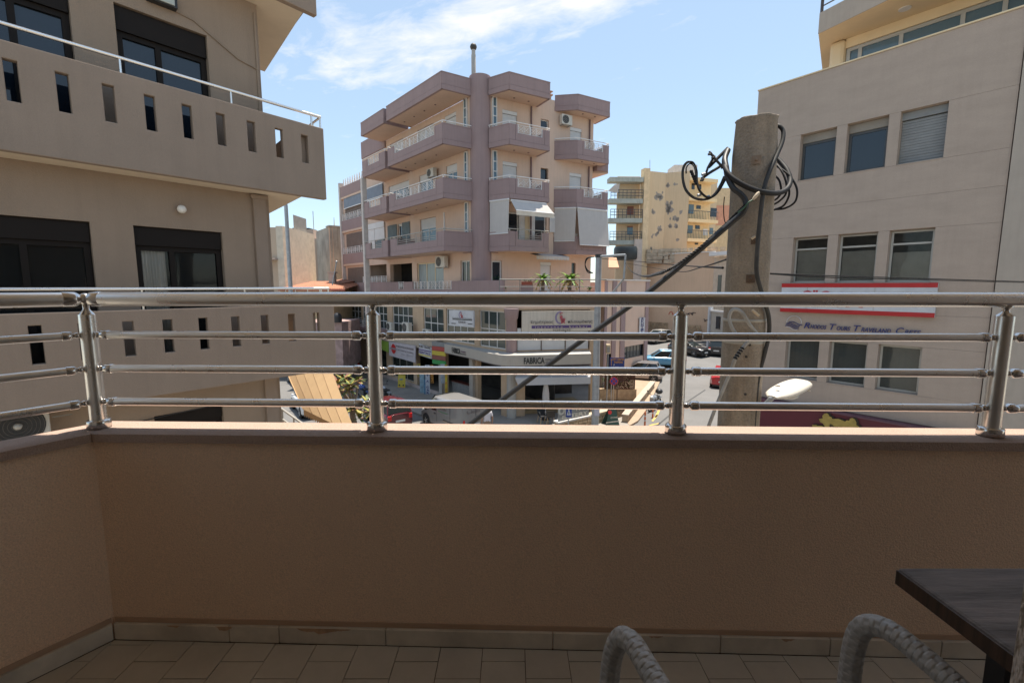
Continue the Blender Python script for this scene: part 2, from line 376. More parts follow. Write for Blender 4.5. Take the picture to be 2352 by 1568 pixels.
pav('sidewalk', [(6.31, 23.72), (7.0, 24.6), (8.2, 27.0), (10.4, 32.2), (12.6, 37.5), (9.5, 38), (6.31, 29)], pave_o)
pav('pavement', [(7.0, 3), (8.2, 15.5), (17.5, 33), (24, 39.5), (40, 39.5), (40, 3)], pave)
# grooves of the pavement slabs: each slab row near the shops is a piece
b = 0
for i in range(26):
    for j in range(3):
        a0, a1 = -14.5 + i * .5, -14.5 + i * .5 + .48; y0 = -.62 - .5 * j
        MB().box(a0, a1, y0 - .48, y0, .121, .132, LL).build('paving_slab', pave, [o for o in COL.objects if o.name == 'pavement'][0])
# seams and markings on the street
mk = MB()
def strip(b, pts, wd, z=.006):
    for p, q in zip(pts, pts[1:]):
        p, q = Vector((*p, 0)), Vector((*q, 0)); d = (q - p).normalized(); n = Vector((-d.y, d.x, 0)) * wd / 2
        b.add([(v.x, v.y, gz(v.y) + z) for v in (p - n, p + n, q + n, q - n)], [(0, 3, 2, 1)])
strip(mk, [tuple(gp(1500, 985).xy), tuple(gp(1560, 935).xy), tuple(gp(1620, 895).xy)], .10)
mk.build('road_seam', mat('tar_seam', (.05, .05, .05), .8), kind='structure', origin=(0, 20, 0))
mk = MB()
strip(mk, [(7.5, 24.1), (8.2, 24.5)], .12); strip(mk, [(8.3, 25.6), (9.2, 27.6)], .12); strip(mk, [(7.9, 24.9), (8.6, 26.2)], .1); strip(mk, [(-9.4, 27.6), (-6.6, 24.6), (-4.6, 22.4)], .1)
mk.build('yellow_road_marking', mat('yellow_paint', (.65, .42, .10), .7, var=.25, vs=6), kind='structure', origin=(0, 20, 0))

# ================================================================== OUR BALCONY
FL = 6.28; ZL = 7.019
OL = Fr(-1.42, 1.5202, .566, .824)
def isect(a, b):                            # corner of the two balustrade lines at offsets a (front run) and b (side run)
    p, d = Vector(OB(0, a, 0).xy), Vector(OB.d); q, e = Vector(OL(0, b, 0).xy), Vector(OL.d)
    t = ((q.x - p.x) * e.y - (q.y - p.y) * e.x) / (d.x * e.y - d.y * e.x); return tuple(p + d * t)
def run(a, bb, ul=-2.0, ur=3.9): return [tuple(OL(ul, bb, 0).xy), isect(a, bb), tuple(OB(ur, a, 0).xy)]
par = thing('balcony_parapet', 'brown stucco balcony wall with a sunlit pale top in the foreground', 'balcony wall', (0, 1.5, FL))
inn, ou = run(-.055, -.055), run(.065, .065)
for nm, i in (('wall_panel', 0), ('wall_panel', 1)):
    MB().prism([inn[i], inn[i + 1], ou[i + 1], ou[i]], FL - .3, ZL - .028).build(nm, stucco_near, par)
inn, ou = run(-.0675, -.0675), run(.0775, .0775)
for i in (0, 1): MB().prism([inn[i], inn[i + 1], ou[i + 1], ou[i]], ZL - .028, ZL).build('ledge', ledge_m, par, bevel=.005)
s0 = [.0]
def skirt(fr, cuts):
    for a, b_ in zip(cuts, cuts[1:]):
        MB().box(a + .0015, b_ - .0015, -.068, -.0555, FL + .001, FL + .060, fr).build('skirting_tile', skirt_m, par, bevel=.0015)
c_ = isect(-.068, -.068); uc = (c_[0] - OB.o[0]) * OB.d[0] + (c_[1] - OB.o[1]) * OB.d[1]
uo = (c_[0] - OL.o[0]) * OL.d[0] + (c_[1] - OL.o[1]) * OL.d[1]
skirt(OB, [uc, -.975, -.80, -.43, .14, .70, 1.06, 1.42, 1.78, 2.14, 2.5, 2.86]); skirt(OL, [-1.98, -1.62, -1.26, -.9, -.46, uo])
sp_m = mat('brown_paint_smear', (.50, .32, .2), .8, var=.3, vs=20); rr = random.Random(8)
for u_, w_, h_ in ((-1.19, .05, .012), (-1.02, .06, .02), (-.74, .16, .022), (-.60, .05, .01), (.46, .05, .012), (.9, .04, .014)):
    P = [OB(u_ + w_ * q / 8 + rr.uniform(-.004, .004), -.0693, FL + .0592 - (h_ * rr.uniform(.3, 1) * math.sin(math.pi * q / 8))) for q in range(9)] + [OB(u_ + w_, -.0693, FL + .0594), OB(u_, -.0693, FL + .0594)]
    MB().plate(P[::-1], (0, .0008, 0)).build('paint_smear', sp_m, par)
# groove over the skirting
g = MB(); g.box(uc, 3, -.059, -.0552, FL + .061, FL + .078, OB); g.box(-1.98, uo, -.059, -.0552, FL + .061, FL + .078, OL); g.build('groove', mat('groove_plaster', (.50, .33, .22), .95), par)
fl = MB(); fl.prism([tuple(OL(-2.0, -.054, 0).xy), isect(-.054, -.054), tuple(OB(3.9, -.054, 0).xy), (3.9, .271), (-3, .271)], FL - .22, FL - .006)
fl = fl.build('balcony_floor', grout_m, kind='structure')
ie = isect(-.054, -.054)
ttile = {}
for i in range(-6, 24):
    x0 = -1.2436 + .143 * i
    for j in range(-2, 10):
        y1 = 1.425 - .0665 * (1 if i % 2 else 0) + .07 - .1365 * (j - 0); y0 = y1 - .1365
        xa, xb = x0 + .0012, x0 + .1418; ya, yb = y0 + .0012, y1 - .0012
        # clip to the balcony outline
        poly = [(xa, ya), (xb, ya), (xb, yb), (xa, yb)]
        def clip(P, f):
            o = []
            for k in range(len(P)):
                p, q = P[k], P[(k + 1) % len(P)]; fp, fq = f(p), f(q)
                if fp <= 0: o.append(p)
                if (fp < 0) != (fq < 0) and fp != fq: t = fp / (fp - fq); o.append((p[0] + (q[0] - p[0]) * t, p[1] + (q[1] - p[1]) * t))
            return o
        def lo(fr): return lambda p: (p[0] - fr.o[0]) * fr.n[0] + (p[1] - fr.o[1]) * fr.n[1] + .0695
        poly = clip(clip(poly, lo(OB)), lo(OL)) if True else poly
        if len(poly) < 3: continue
        xs = [p[0] for p in poly]; ys = [p[1] for p in poly]
        if (max(xs) - min(xs)) < .012 or (max(ys) - min(ys)) < .003 or max(ys) < .75: continue
        MB().prism(poly, FL - .0058, FL + random.uniform(-.0006, .0006)).build('tile', tile_m, fl)
# ceiling slab, facade wall with the door opening, the room behind
house = thing('house_wall', 'rough grey stucco wall edge beside the camera at the right border', 'wall', (1, 0, FL))
rough = mat('rough_cast_stucco', (.55, .45, .36), .95, var=.3, vs=28, bump=1, bs=75, fine=.3, stretch=(1, 1, .55))
MB().box(.319, .46, .10, .27, FL - .009, FL + 2.299, WF).build('door_pier', rough, house, bevel=.012); MB().box(1.6, 3.9, -.25, .27, FL - 3, FL + 2.9, WF).build('wall_panel', rough, house)
pale_w = mat('cream_house_stucco', (.80, .70, .56), .95, bump=.3); MB().box(-3.0, -.95, -.25, .27, FL - 3, FL + 2.9, WF).build('wall_panel', pale_w, house)
MB().box(-.949, 1.599, -.25, .27, FL + 2.3, FL + 2.9, WF).build('lintel', pale_w, house)
room_m = mat('room_paint', (.85, .78, .66), .9)
rm = MB(); rm.box(-3, -1.8, -2.2, -.25, FL, FL + 2.9); rm.box(1.6, 3.9, -2.2, -.25, FL, FL + 2.9); rm.box(-3, 3.9, -2.35, -2.2, FL, FL + 2.9)
rm.build('room_wall', room_m, house)
MB().box(-3, 3.9, -2.35, .27, FL - .2, FL - .01).build('room_floor', mat('room_floor_tile', (.62, .55, .45), .6), kind='structure')
MB().box(-3, 3.9, -2.35, 1.775, FL + 2.902, FL + 3.1).build('ceiling', mat('ceiling_paint', (.84, .74, .60), .9), kind='structure')

# ------------------------------------------------------------------ steel balustrade
rail = thing('balcony_railing', 'brushed steel tube railing of four bars standing on the balcony wall', 'railing', (0, 1.5, ZL))
ZT = 7.4595; ZR = [7.340, 7.2255, 7.1115]
posts = [(OL, 0.0, True), (OB, -.456, False), (OB, .543, False), (OB, 1.555, False), (OB, 2.56, False), (OL, -1.0, False)]
def post(fr, u, corner):
    c = fr(u, 0, 0); x, y = c.x, c.y
    p = MB().lathe((x, y, 0), [(.0235, ZL + .012), (.0235, 7.405), (.0225, 7.409)], 24).build('post', steel, rail)
    MB().lathe((x, y, 0), [(.031, ZL + .001), (.0335, ZL + .004), (.0335, ZL + .026), (.031, ZL + .030), (.0236, ZL + .030)], 24).build('base_collar', steel2, p)
    if corner:
        MB().lathe((x, y, 0), [(.0225, 7.409), (.012, 7.422), (.0095, 7.426), (.0095, 7.445)], 20).build('neck', steel2, p)
    else:
        MB().lathe((x, y, 0), [(.0235, 7.409), (.0125, 7.418), (.0095, 7.424), (.010, 7.431), (.018, 7.4395), (.012, 7.441)], 20).build('neck', steel2, p)
def bar_end(mb, a, d, r):                    # ball joint and cup between post a and bar running along d
    mb.ball(a + d * .031, .0105, 12); mb.lathe(a + d * .040, [(.007, 0), (.0148, .005), (.0158, .008), (.0158, .027), (.0150, .029), (r, .029)], 20, axis=d)
for fr, u, c in posts: post(fr, u, c)
def bars(A, B):
    for z in ZR:
        a = Vector((A.x, A.y, z)); b_ = Vector((B.x, B.y, z)); d = (b_ - a).normalized()
        br = MB().tube([a + d * .066, b_ - d * .066], .0135, 20).build('bar', steel, rail)
        
        for e_, g_ in ((a, d), (b_, -d)): m = MB(); bar_end(m, e_, g_, .0137); m.build('bar_joint', steel2, br)
pp = [OL(-1.0, 0, 0), OL(0, 0, 0), OB(-.456, 0, 0), OB(.543, 0, 0), OB(1.555, 0, 0), OB(2.56, 0, 0)]
for A, B in zip(pp, pp[1:]): bars(A, B)
c0 = OL(0, 0, ZT); dl_ = Vector((-OL.d[0], -OL.d[1], 0)); dr_ = Vector((OB.d[0], OB.d[1], 0))
MB().tube([c0 + dr_ * .030, OB(3.9, 0, ZT)], .0235, 32).build('handrail', steel, rail)
MB().tube([c0 + dl_ * .030, c0 + dl_ * 1.9], .0235, 32).build('handrail', steel, rail)
m = MB(); m.ball(c0, .0205, 16)
for d in (dl_, dr_): m.lathe(c0 + d * .012, [(.014, 0), (.0245, .012), (.0250, .016), (.0250, .044), (.0236, .046)], 24, axis=d)
m.build('corner_joint', steel2, rail)

# ------------------------------------------------------------------ table and wicker chair
tb = thing('table', 'dark wood grained table top at the right edge of the balcony', 'table', (1.05, .5, FL))
MB().box(.665, 1.45, .295, .735, 6.989, 7.0195).build('table_top', [wood_m], tb, bevel=.006)
e = MB(); e.box(.6615, .6642, .299, .731, 6.992, 7.0165); e.build('edge_band', wood_e, tb)
for x in (.81, 1.39):
    for y in (.35, .68): MB().box(x - .015, x + .015, y - .015, y + .015, FL, 6.988).build('leg', black_p, tb)
MB().box(.83, 1.375, .34, .36, 6.95, 6.985).build('rail', black_p, tb)
ch = thing('armchair', 'grey woven wicker armchair with two looped arms facing the parapet', 'armchair', (.42, .5, FL))
def woven(path, r0, name):
    P = curve_pts(path, 60); Ls = [0.]
    for p, q in zip(P, P[1:]): Ls.append(Ls[-1] + (q - p).length)
    step = .00105; n = int(Ls[-1] / step); NA = 48; SEC = 8; Wd = .0086
    cen = []; k = 0
    for i in range(n + 1):
        s_ = min(i * step, Ls[-1] - 1e-6)
        while k < len(Ls) - 2 and Ls[k + 1] < s_: k += 1
        t = (s_ - Ls[k]) / max(1e-9, Ls[k + 1] - Ls[k]); cen.append(P[k].lerp(P[k + 1], t))
    V = []; prev = None
    for i, p in enumerate(cen):
        t = (cen[min(i + 3, n)] - cen[max(i - 3, 0)]).normalized()
        a = t.cross(Vector((1, .2, .1))).normalized() if prev is None else (prev - t * prev.dot(t)).normalized()
        prev = a; b_ = t.cross(a); s_ = i * step; bi = int(s_ / Wd); fs = s_ / Wd - bi
        for j in range(NA):
            sec = j * SEC / NA; sj = int(sec); fa = sec - sj
            over = (bi + sj) % 2
            ridge = abs(math.sin(fs * math.pi * 4)) * .00022
            prof = min(1, math.sin(math.pi * fs) * 2.6)
            ea = min(1, math.sin(math.pi * max(.001, min(.999, fa))) * 2.2)
            und = (not over) and .22 < fa < .78
            h = (.0004 * prof + ridge - .0014 * (1 - prof)) if not und else -.0017 + abs(math.sin(fa * 9)) * .0003
            q = 2 * math.pi * j / NA
            V.append(p + (a * math.cos(q) + b_ * math.sin(q)) * (r0 + h))
    m = MB(); m.add(V, [(i * NA + j, i * NA + (j + 1) % NA, (i + 1) * NA + (j + 1) % NA, (i + 1) * NA + j) for i in range(n) for j in range(NA)], 0, True)
    return m.build(name, wicker, ch)
Z = lambda z: EYE + z
woven([(.170, .735, Z(-1.0)), (.172, .735, Z(-.78)), (.176, .732, Z(-.66)), (.186, .718, Z(-.603)), (.198, .690, Z(-.584)), (.212, .640, Z(-.588)), (.235, .560, Z(-.60)), (.26, .45, Z(-.61)), (.275, .34, Z(-.60))], .0168, 'armrest')
woven([(.617, .752, Z(-1.0)), (.616, .752, Z(-.78)), (.617, .750, Z(-.65)), (.622, .738, Z(-.596)), (.634, .705, Z(-.574)), (.648, .650, Z(-.578)), (.664, .580, Z(-.592)), (.676, .46, Z(-.605)), (.68, .34, Z(-.60))], .0168, 'armrest')
MB().box(.215, .665, .33, .73, 6.62, 6.68).build('seat', wicker, ch, bevel=.02)
m = MB(); m.plate([(.25, .33, 6.66), (.66, .33, 6.66), (.64, .30, 7.02), (.28, .30, 7.02)], (0, -.03, 0)); m.build('backrest', wicker, ch, bevel=.008)
for x, y in ((.172, .735), (.617, .752), (.275, .33), (.66, .33)): MB().tube([(x, y, FL), (x, y, 6.62)], .016, 10).build('leg', wicker, ch)

# ================================================================== LEFT APARTMENT BUILDING (near)
lb = thing('apartment_building', 'grey beige apartment building at the left with slotted concrete balconies', 'building', LB(0, .5, 0))
WY = .5
wm_ = MB(); holes = [(-1.45, -.33, 9.26, 11.41), (-3.2, -1.91, 9.26, 11.41), (-1.47, -.32, 6.12, 8.39), (-3.5, -1.94, 6.12, 8.39), (-1.44, -.50, 3.2, 5.52)]
wall(wm_, LB, -7, .45, 0, 12.24, WY, WY + .22, holes); wm_.build('wall', wall_lb2, lb)
b = MB(); b.box(-7, .45, WY + 3.0, WY + 3.2, 0, 12.24, LB); b.prism([tuple(LB(.45, WY, 0).xy), tuple(LB(.45, WY + .2, 0).xy), tuple(LB(2.7, 12, 0).xy), tuple(LB(2.5, 12, 0).xy)], 0, 12.24)
for z in (3.0, 6.0, 9.05): b.box(-7, .44, WY + .23, WY + 2.99, z, z + .12, LB)
b.box(-7, -6.8, WY + .23, WY + 2.99, 0, 12, LB); b.build('side_wall', wall_lb2, lb)
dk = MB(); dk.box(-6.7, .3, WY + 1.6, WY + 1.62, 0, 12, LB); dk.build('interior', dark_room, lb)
pl_ = MB(); pl_.box(.17, .38, WY - .07, WY - .002, 0, 9.05, LB); pl_.box(.14, .41, WY - .09, WY - .002, 9.0, 9.07, LB); pl_.build('pilaster', wall_lb, lb, bevel=.01)
# windows
def lbwin(u0, u1, z0, z1, bx, mid, cur=None):
    w_ = window(lb, LB, u0 + .01, u1 - .01, z0, z1 - .01, WY + .09, brown_al, glass_c if cur else glass_d, fw=.07, shutter=bx, d=.07, split=[mid])
    if cur:
        c = MB()
        for (a, b_) in cur:
            n = 26; V = []
            for i in range(n + 1):
                u = a + (b_ - a) * i / n; y = WY + .19 + .02 * math.sin(i * 1.9) + .01 * math.sin(i * 4.1)
                V += [LB(u, y, z0 + .02), LB(u, y, z1 - bx)]
            c.add(V, [(2 * i, 2 * i + 2, 2 * i + 3, 2 * i + 1) for i in range(n)], 0, True)
        c.build('curtain', curtain_m, lb)
lbwin(-1.45, -.33, 9.26, 11.41, .32, -.96); lbwin(-3.2, -1.91, 9.26, 11.41, .32, -2.45)
lbwin(-1.47, -.32, 6.12, 8.39, .27, -1.01, [(-1.40, -1.08)]); lbwin(-3.5, -1.94, 6.12, 8.39, .27, -2.6, [(-3.4, -2.9)])
lbwin(-1.44, -.50, 3.2, 5.52, .2, -.95)
# balconies: front parapet with slots, slab, side parapet
def lbbalc(zb, zt, s0_, s1_, uend, slotu, slab_u):
    f = MB(); hs = [(u, u + .118, s0_, s1_) for u in slotu]
    wall(f, LB, -6.5, uend, zb, zt, 0, .11, hs); p = f.build('balcony_parapet', wall_lb, lb, bevel=.012)
    sl_ = MB(); P = [LB(-6.5, .112, 0), LB(slab_u, .112, 0), LB(slab_u + .50, 2.9, 0), LB(.46, 2.9, 0), LB(.46, WY - .002, 0), LB(-6.5, WY - .002, 0)]
    sl_.prism([tuple(q.xy) for q in P], zb + .005, zb + .19); sl_.build('balcony_slab', mat('cream_soffit', (.66, .55, .42), .95, var=.05), lb)
    sd = MB(); P = [LB(slab_u + .02, .115, 0), LB(slab_u + .13, .115, 0), LB(slab_u + .55, 2.9, 0), LB(slab_u + .43, 2.9, 0)]
    sd.prism([tuple(q.xy) for q in P], zb + .19, zt - .02); sd.build('side_parapet', wall_lb, lb)
    return p
U = [.855 - .4335 * k for k in range(17)]
lbbalc(9.08, 10.32, 9.655, 10.12, 1.27, U, .86)
lbbalc(5.93, 7.18, 6.545, 7.025, 1.31, [.90 - .4475 * k for k in range(16)], .87)
tr_u, tr_z = LB.uz(728, 34); lbbalc(tr_z - .02, tr_z + 1.25, tr_z + .6, tr_z + 1.07, tr_u, [.9 - .4335 * k for k in range(17)], tr_u - .2)
# balcony handrails
for z, ue in ((10.52, 1.27), (7.47, 1.27)):
    h = MB(); y = .055
    h.tube([LB(-6.5, y, z), LB(ue - .02, y, z)], .024, 14)
    hr = h.build('handrail', steel, lb)
    pb = z - .2 if z > 9 else 7.18
    for u in (-5.2, -4.0, -1.53 - .0, -.2 + .0, 1.08, 1.24):
        MB().tube([LB(u, y, pb - .03), LB(u, y, z - .02)], .015, 10).build('handrail_post', steel, hr)
    s2 = MB(); s2.tube([LB(ue - .02, y, z), LB(ue + .1, .9, z), LB(ue + .28, 2.6, z)], .02, 12); s2.build('side_handrail', steel, hr)
    for q in (.5, 1.2, 1.9, 2.5): MB().tube([LB(ue + .02 + .1 * q, q, pb - .05), LB(ue + .02 + .1 * q, q, z)], .013, 8).build('handrail_post', steel, hr)
# conduit above the door and wall lamps
cd = MB(); cd.tube([LB(-1.7, WY - .012, 11.95), LB(-.9, WY - .012, 11.62), LB(-.5, WY - .012, 11.56), LB(.1, WY - .012, 11.22), LB(.43, WY - .012, 11.15)], .012, 6)
cd.tube([LB(.40, WY - .012, 9.3), LB(.40, WY - .012, 12.05)], .02, 6); cd.build('conduit', wall_lb2, lb)
lt = thing('wall_lamp', 'rectangular bulkhead lamp above the upper dark balcony door', 'lamp', LB(-.89, WY, 11.6))
MB().box(-1.08, -.72, WY - .12, WY - .003, 11.58, 11.76, LB).build('housing', black_p, lt, bevel=.01); MB().box(-1.04, -.76, WY - .145, WY - .12, 11.6, 11.735, LB).build('lens', mat('frosted_lens', (.42, .44, .40), .3), lt, bevel=.01)
lt = thing('wall_lamp', 'white globe lamp on the wall under the left balcony', 'lamp', LB(-.88, WY, 8.6))
o_ = LB(-.88, WY, 8.69); MB().ball(LB(-.88, WY - .10, 8.68), .062, 18).build('globe', mat('opal_glass', (.72, .68, .62), .35), lt); MB().lathe(o_, [(.045, 0), (.045, .05)], 16, axis=(-LB.n[0], -LB.n[1], 0)).build('base', wall_lb, lt)
# big outdoor unit low on the wall
t = thing('air_conditioner', 'large cream outdoor unit with round fan at the bottom left under the balcony', 'air conditioner', LB(-3, .2, 5), 'air conditioner outdoor units on the facades')
au0, az = LB.uz(40, 975, .2)
MB().box(au0 - .5, LB.uz(118, 990, .2)[0], .2, .48, az - .45, az + .30, LB).build('casing', mat('ac_casing', (.55, .52, .46), .5, var=.08), t, bevel=.02)
c = LB(au0, .195, az - .02); ax = Vector((-LB.n[0], -LB.n[1], 0)); MB().lathe(c, [(.25, -.02), (.25, .006), (.24, .008)], 32, axis=ax).build('fan_opening', black_p, t)
g = MB()
for q in (.2, .35, .5, .65, .8, .94): g.tube([c + ax * .016 + Matrix.Rotation(2 * math.pi * i / 32, 3, ax) @ Vector((0, 0, .25 * q)) for i in range(33)], .0035, 5, caps=False)
g.build('grille', mat('grille_dark', (.10, .09, .08), .5), t); MB().ball(c + ax * .012, .045, 12).build('hub', al_grey, t)
for k in range(2): MB().box(au0 + .31, au0 + .50, .194, .2, az + .02 + .1 * k, az + .035 + .1 * k, LB).build('vent', mat('vent_shadow', (.2, .18, .15), .6), t)
cb = MB(); cb.tube([LB(*LB.uz(248, 985, WY - .02)[:1], WY - .02, LB.uz(248, 985, WY - .02)[1]), LB(LB.uz(390, 952, WY - .02)[0], WY - .02, LB.uz(390, 952, WY - .02)[1]), LB(LB.uz(520, 925, WY - .02)[0], WY - .02, LB.uz(520, 925, WY - .02)[1])], .008, 6)
cb.build('wall_cable', black_p, lb)

# ================================================================== RIGHT OFFICE BUILDING
rb = thing('office_building', 'pale limestone office building on the right with square recessed windows', 'building', RB(0, 0, 0))
cols = [(-3.40, -2.44), (-2.16, -1.20), (-.93, .02)]
rows = [(10.86, 12.27), (7.62, 9.07), (4.49, 5.83)]
UL, UR = -4.80, 1.25
zs = [3.68, 4.48, 5.84, 6.72, 7.61, 9.08, 9.96, 10.85, 12.28, 14.02]
holes_rows = {(r0, r1) for r0, r1 in rows}
for z0, z1 in zip(zs, zs[1:]):
    hole = any(abs(z0 - r0) < .03 and abs(z1 - r1) < .03 for r0, r1 in rows)
    segs = [(UL, -3.405), (-2.435, -2.165), (-1.195, -.935), (.025, UR)] if hole else [(UL, -2.3), (-2.3, -1.07), (-1.07, UR)] if z0 > 13 else [(UL, UR)]
    for a, b_ in segs:
        MB().box(a + (.003 if a > UL else 0), b_ - .003, 0, .12, z0 + .002, z1 - .002, RB).build('cladding_panel', rb_stone, rb, bevel=.002)
b = MB(); wall(b, RB, UL, UR + .02, 0, 14.0, .125, .34, [(c0_, c1_, r0, r1) for c0_, c1_ in cols for r0, r1 in rows]); b.build('wall', rb_stone, rb)
b = MB(); b.box(UL, UL + .3, .341, 12, 0, 14.02, RB); b.box(UR + .02, 14, .341, .6, 0, 14, RB); b.box(UL, 14, 11.7, 12, 0, 14, RB); b.box(UL + .31, 14, .35, 11.7, 13.0, 13.2, RB); b.box(UL + .31, 14, .6, 11.7, 3.5, 3.6, RB); b.build('side_wall', rb_stone, rb)
MB().box(UL + .35, 13, 2.2, 2.25, .2, 12.9, RB).build('interior', mat('office_interior', (.40, .39, .35), .9, var=.4, vs=1.2), rb)
MB().box(1.27, 14, -.05, .33, 0, 14.4, RB).build('plaster_wall', rb_plaster, rb)
MB().box(UL - .02, 1.26, -.03, .36, 14.023, 14.06, RB).build('coping', cream, rb)
for ci, (a, b_) in enumerate(cols):
    for ri, (r0, r1) in enumerate(rows):
        MB().box(a - .004, b_ + .004, -.012, .23, r0 - .02, r0 + .004, RB).build('sill', rb_stone, rb)
        if ri == 0:
            if ci == 2: roller(rb, RB, a + .005, b_ - .005, r0 + .01, r1 - .01, .2, mat('grey_roller_shutter', (.23, .23, .225), .6))
            else: window(rb, RB, a + .005, b_ - .005, r0 + .01, r1 - .01, .2, mat('anthracite_aluminium', (.06, .06, .06), .4) if 1 else 0, glass_d, cols=1, fw=.07, shutter=.24, smat=mat('taupe_shutter_box', (.26, .225, .185), .7))
        else:
            w_ = window(rb, RB, a + .005, b_ - .005, r0 + .01, r1 - .01, .2, al_grey, glass_c if ri == 1 else glass('office_glass', (.075, .085, .08), clear=.35, refl=1.6), cols=1, fw=.055, split=None)
            if ri == 1:
                MB().box(a + .06, b_ - .06, .19, .24, r1 - .40, r1 - .345, RB).build('transom', al_grey, w_)
                MB().box(a + .06, b_ - .06, .29, .30, r0, r1 - .4 - .1 * ci, RB).build('blind', mat('office_blind', (.72, .69, .58), .8), w_)
            else:
                v = MB()
                for k in range(6): v.box(a + .1 + k * .14, a + .135 + k * .14, .5, .51, r0 + .1 + .25, r1 - .2, RB)
                v.build('blind', mat('blind_vane', (.22, .25, .27), .8), w_)
                pe = MB()
                for k in range(8): pe.prism([tuple(RB(a + .06 + k * .11 + q * .11, .3, 0).xy) for q in (0, 1)] + [tuple(RB(a + .06 + k * .11 + q * .11, .305, 0).xy) for q in (1, 0)], r1 - .16 - (.03 if k % 2 else 0), r1 - .06)
                pe.build('pelmet', mat('pale_pelmet', (.75, .74, .7), .9), w_)
# penthouse
MB().box(-3.42, 13, 3.45, 9, 13.05, 13.2, RB).build('terrace_floor', rb_plaster, rb)
gu = [RB.uz(x, y, 3.45)[0] for x, y in ((1944.6, 120), (1976, 110), (2071, 75), (2212, 40), (2310, 5))]; gu += [gu[-1] + 2.2, gu[-1] + 4.4]
window(rb, RB, gu[0], gu[-1], 13.2, 15.86, 3.45, al_grey, glass_b, fw=.11, split=gu[1:-1], name='glazing', d=.08)
MB().box(gu[0] - .5, gu[0] - .02, 3.3, 3.75, 13.06, 16.19, RB).build('end_wall', cream, rb, bevel=.12)
MB().box(gu[0] - .02, 13, 3.40, 3.75, 15.87, 16.19, RB).build('lintel', cream, rb)
MB().box(gu[0], 13, 7, 7.1, 13.06, 16.19, RB).build('back_wall', dark_room, rb)
C0 = gp(1880, 78, 16.2).xy; d1 = Vector((.42, -.907)); d2 = Vector((.59, .81))
MB().prism([tuple(C0), tuple(C0 + d1 * 14), tuple(C0 + d1 * 14 + d2 * 6), tuple(C0 + d2 * 7)], 16.2, 16.85).build('canopy', [cream], rb)
fa = MB(); n_ = Vector((-.907, -.42)) * .02
fa.prism([tuple(C0 + n_), tuple(C0 + d1 * 14 + n_), tuple(C0 + d1 * 14 - n_ * .0), tuple(C0)], 16.19, 16.86); fa.build('canopy_fascia', rb_plaster, rb)
for k in range(2): c = C0 + d1 * (2.6 + 5 * k) + d2 * (1.1); MB().lathe((c.x, c.y, 16.165), [(.16, 0), (.16, .03)], 20).build('soffit_light', white_p, rb)
rl = MB(); A = C0 + d1 * .05 + d2 * .1
for z in (17.1, 17.3, 17.5, 17.75): rl.tube([(A.x, A.y, z), (A.x + d1.x * 12, A.y + d1.y * 12, z)], .022, 8)
for k in range(8): q = A + d1 * (1.7 * k); rl.box(q.x - .035, q.x + .035, q.y - .035, q.y + .035, 16.86, 17.8)
rl.build('roof_railing', mat('dark_railing_paint', (.05, .04, .04), .5), rb)
# signs on the office building
red_p = mat('sign_red', (.42, .018, .02), .4); white_s = mat('sign_white', (.52, .52, .54), .5); navy = mat('sign_navy', (.035, .04, .14), .5)
sg = thing('shop_sign', 'long white sign with red borders on the right building, half hidden by the top handrail', 'sign', RB(-1.7, -.1, 6.67))
MB().box(-3.60, .22, -.14, -.02, 6.68, 7.60, RB).build('panel', white_s, sg)
for z0, z1 in ((6.675, 6.80), (7.48, 7.605)): MB().box(-3.605, .225, -.146, -.138, z0, z1, RB).build('border', red_p, sg)
text('C', RB, -3.02, -2.72, 7.0, 7.38, -.141, red_p, 'lettering', sg, .01, bold=.03)
text('"', RB, -2.68, -2.55, 7.24, 7.39, -.141, red_p, 'lettering', sg, .01, bold=.02)
text('\u03a9OX', RB, -2.60, -1.28, 6.88, 7.37, -.141, red_p, 'lettering', sg, .01, shear=.2, bold=.03)
ck = MB(); ck.plate([RB(u, -.147, z) for u, z in ((-.83, 6.99), (-.76, 6.92), (-.48, 7.25), (-.55, 7.30))], (RB.n[0] * .004, RB.n[1] * .004, 0)); ck.build('emblem', navy, sg)
ck = MB(); ck.plate([RB(u, -.147, z) for u, z in ((-1.02, 7.24), (-.86, 7.02), (-.80, 7.1), (-.94, 7.28), (-.9, 7.34))], (RB.n[0] * .004, RB.n[1] * .004, 0)); ck.build('emblem', red_p, sg)
for u in (-2.85, -1.12): MB().box(u, u + .012, -.147, -.139, 6.81, 7.47, RB).build('joint', al_grey, sg)
s2 = thing('travel_agency_sign', 'navy raised lettering RHODOS TOURS TRAVELAND CRETE with a wave emblem on limestone', 'sign', RB(-1.5, -.05, 6.0))
def caps(words, u0, u1, zb, h):
    seg = []; 
    for wd in words: seg += [(wd[0], 1.25), (wd[1:], .62 * len(wd[1:])), (' ', .35)]
    tot = sum(x for _, x in seg); u = u0; k = (u1 - u0) / tot
    for t_, x in seg:
        if t_.strip(): text(t_, RB, u, u + x * k * .93, zb, zb + (h if len(t_) == 1 else h * .70), -.03, navy, 'lettering', s2, .02, shear=.25, bold=.012)
        u += x * k
caps(['RHODOS', 'TOURS', 'TRAVELAND', 'CRETE'], -2.90, .05, 6.17, .185)
em = MB()
for k in range(4):
    P = []
    for i in range(13): q = i / 12; P.append(RB(-3.40 + .05 * (k == 0) + .40 * q - .02 * k, -.03, 6.33 - .045 * k - .03 * q + .035 * math.sin(q * 5.0 + .4)))
    em.tube(P, .013, 6)
em.build('wave_emblem', navy, s2)
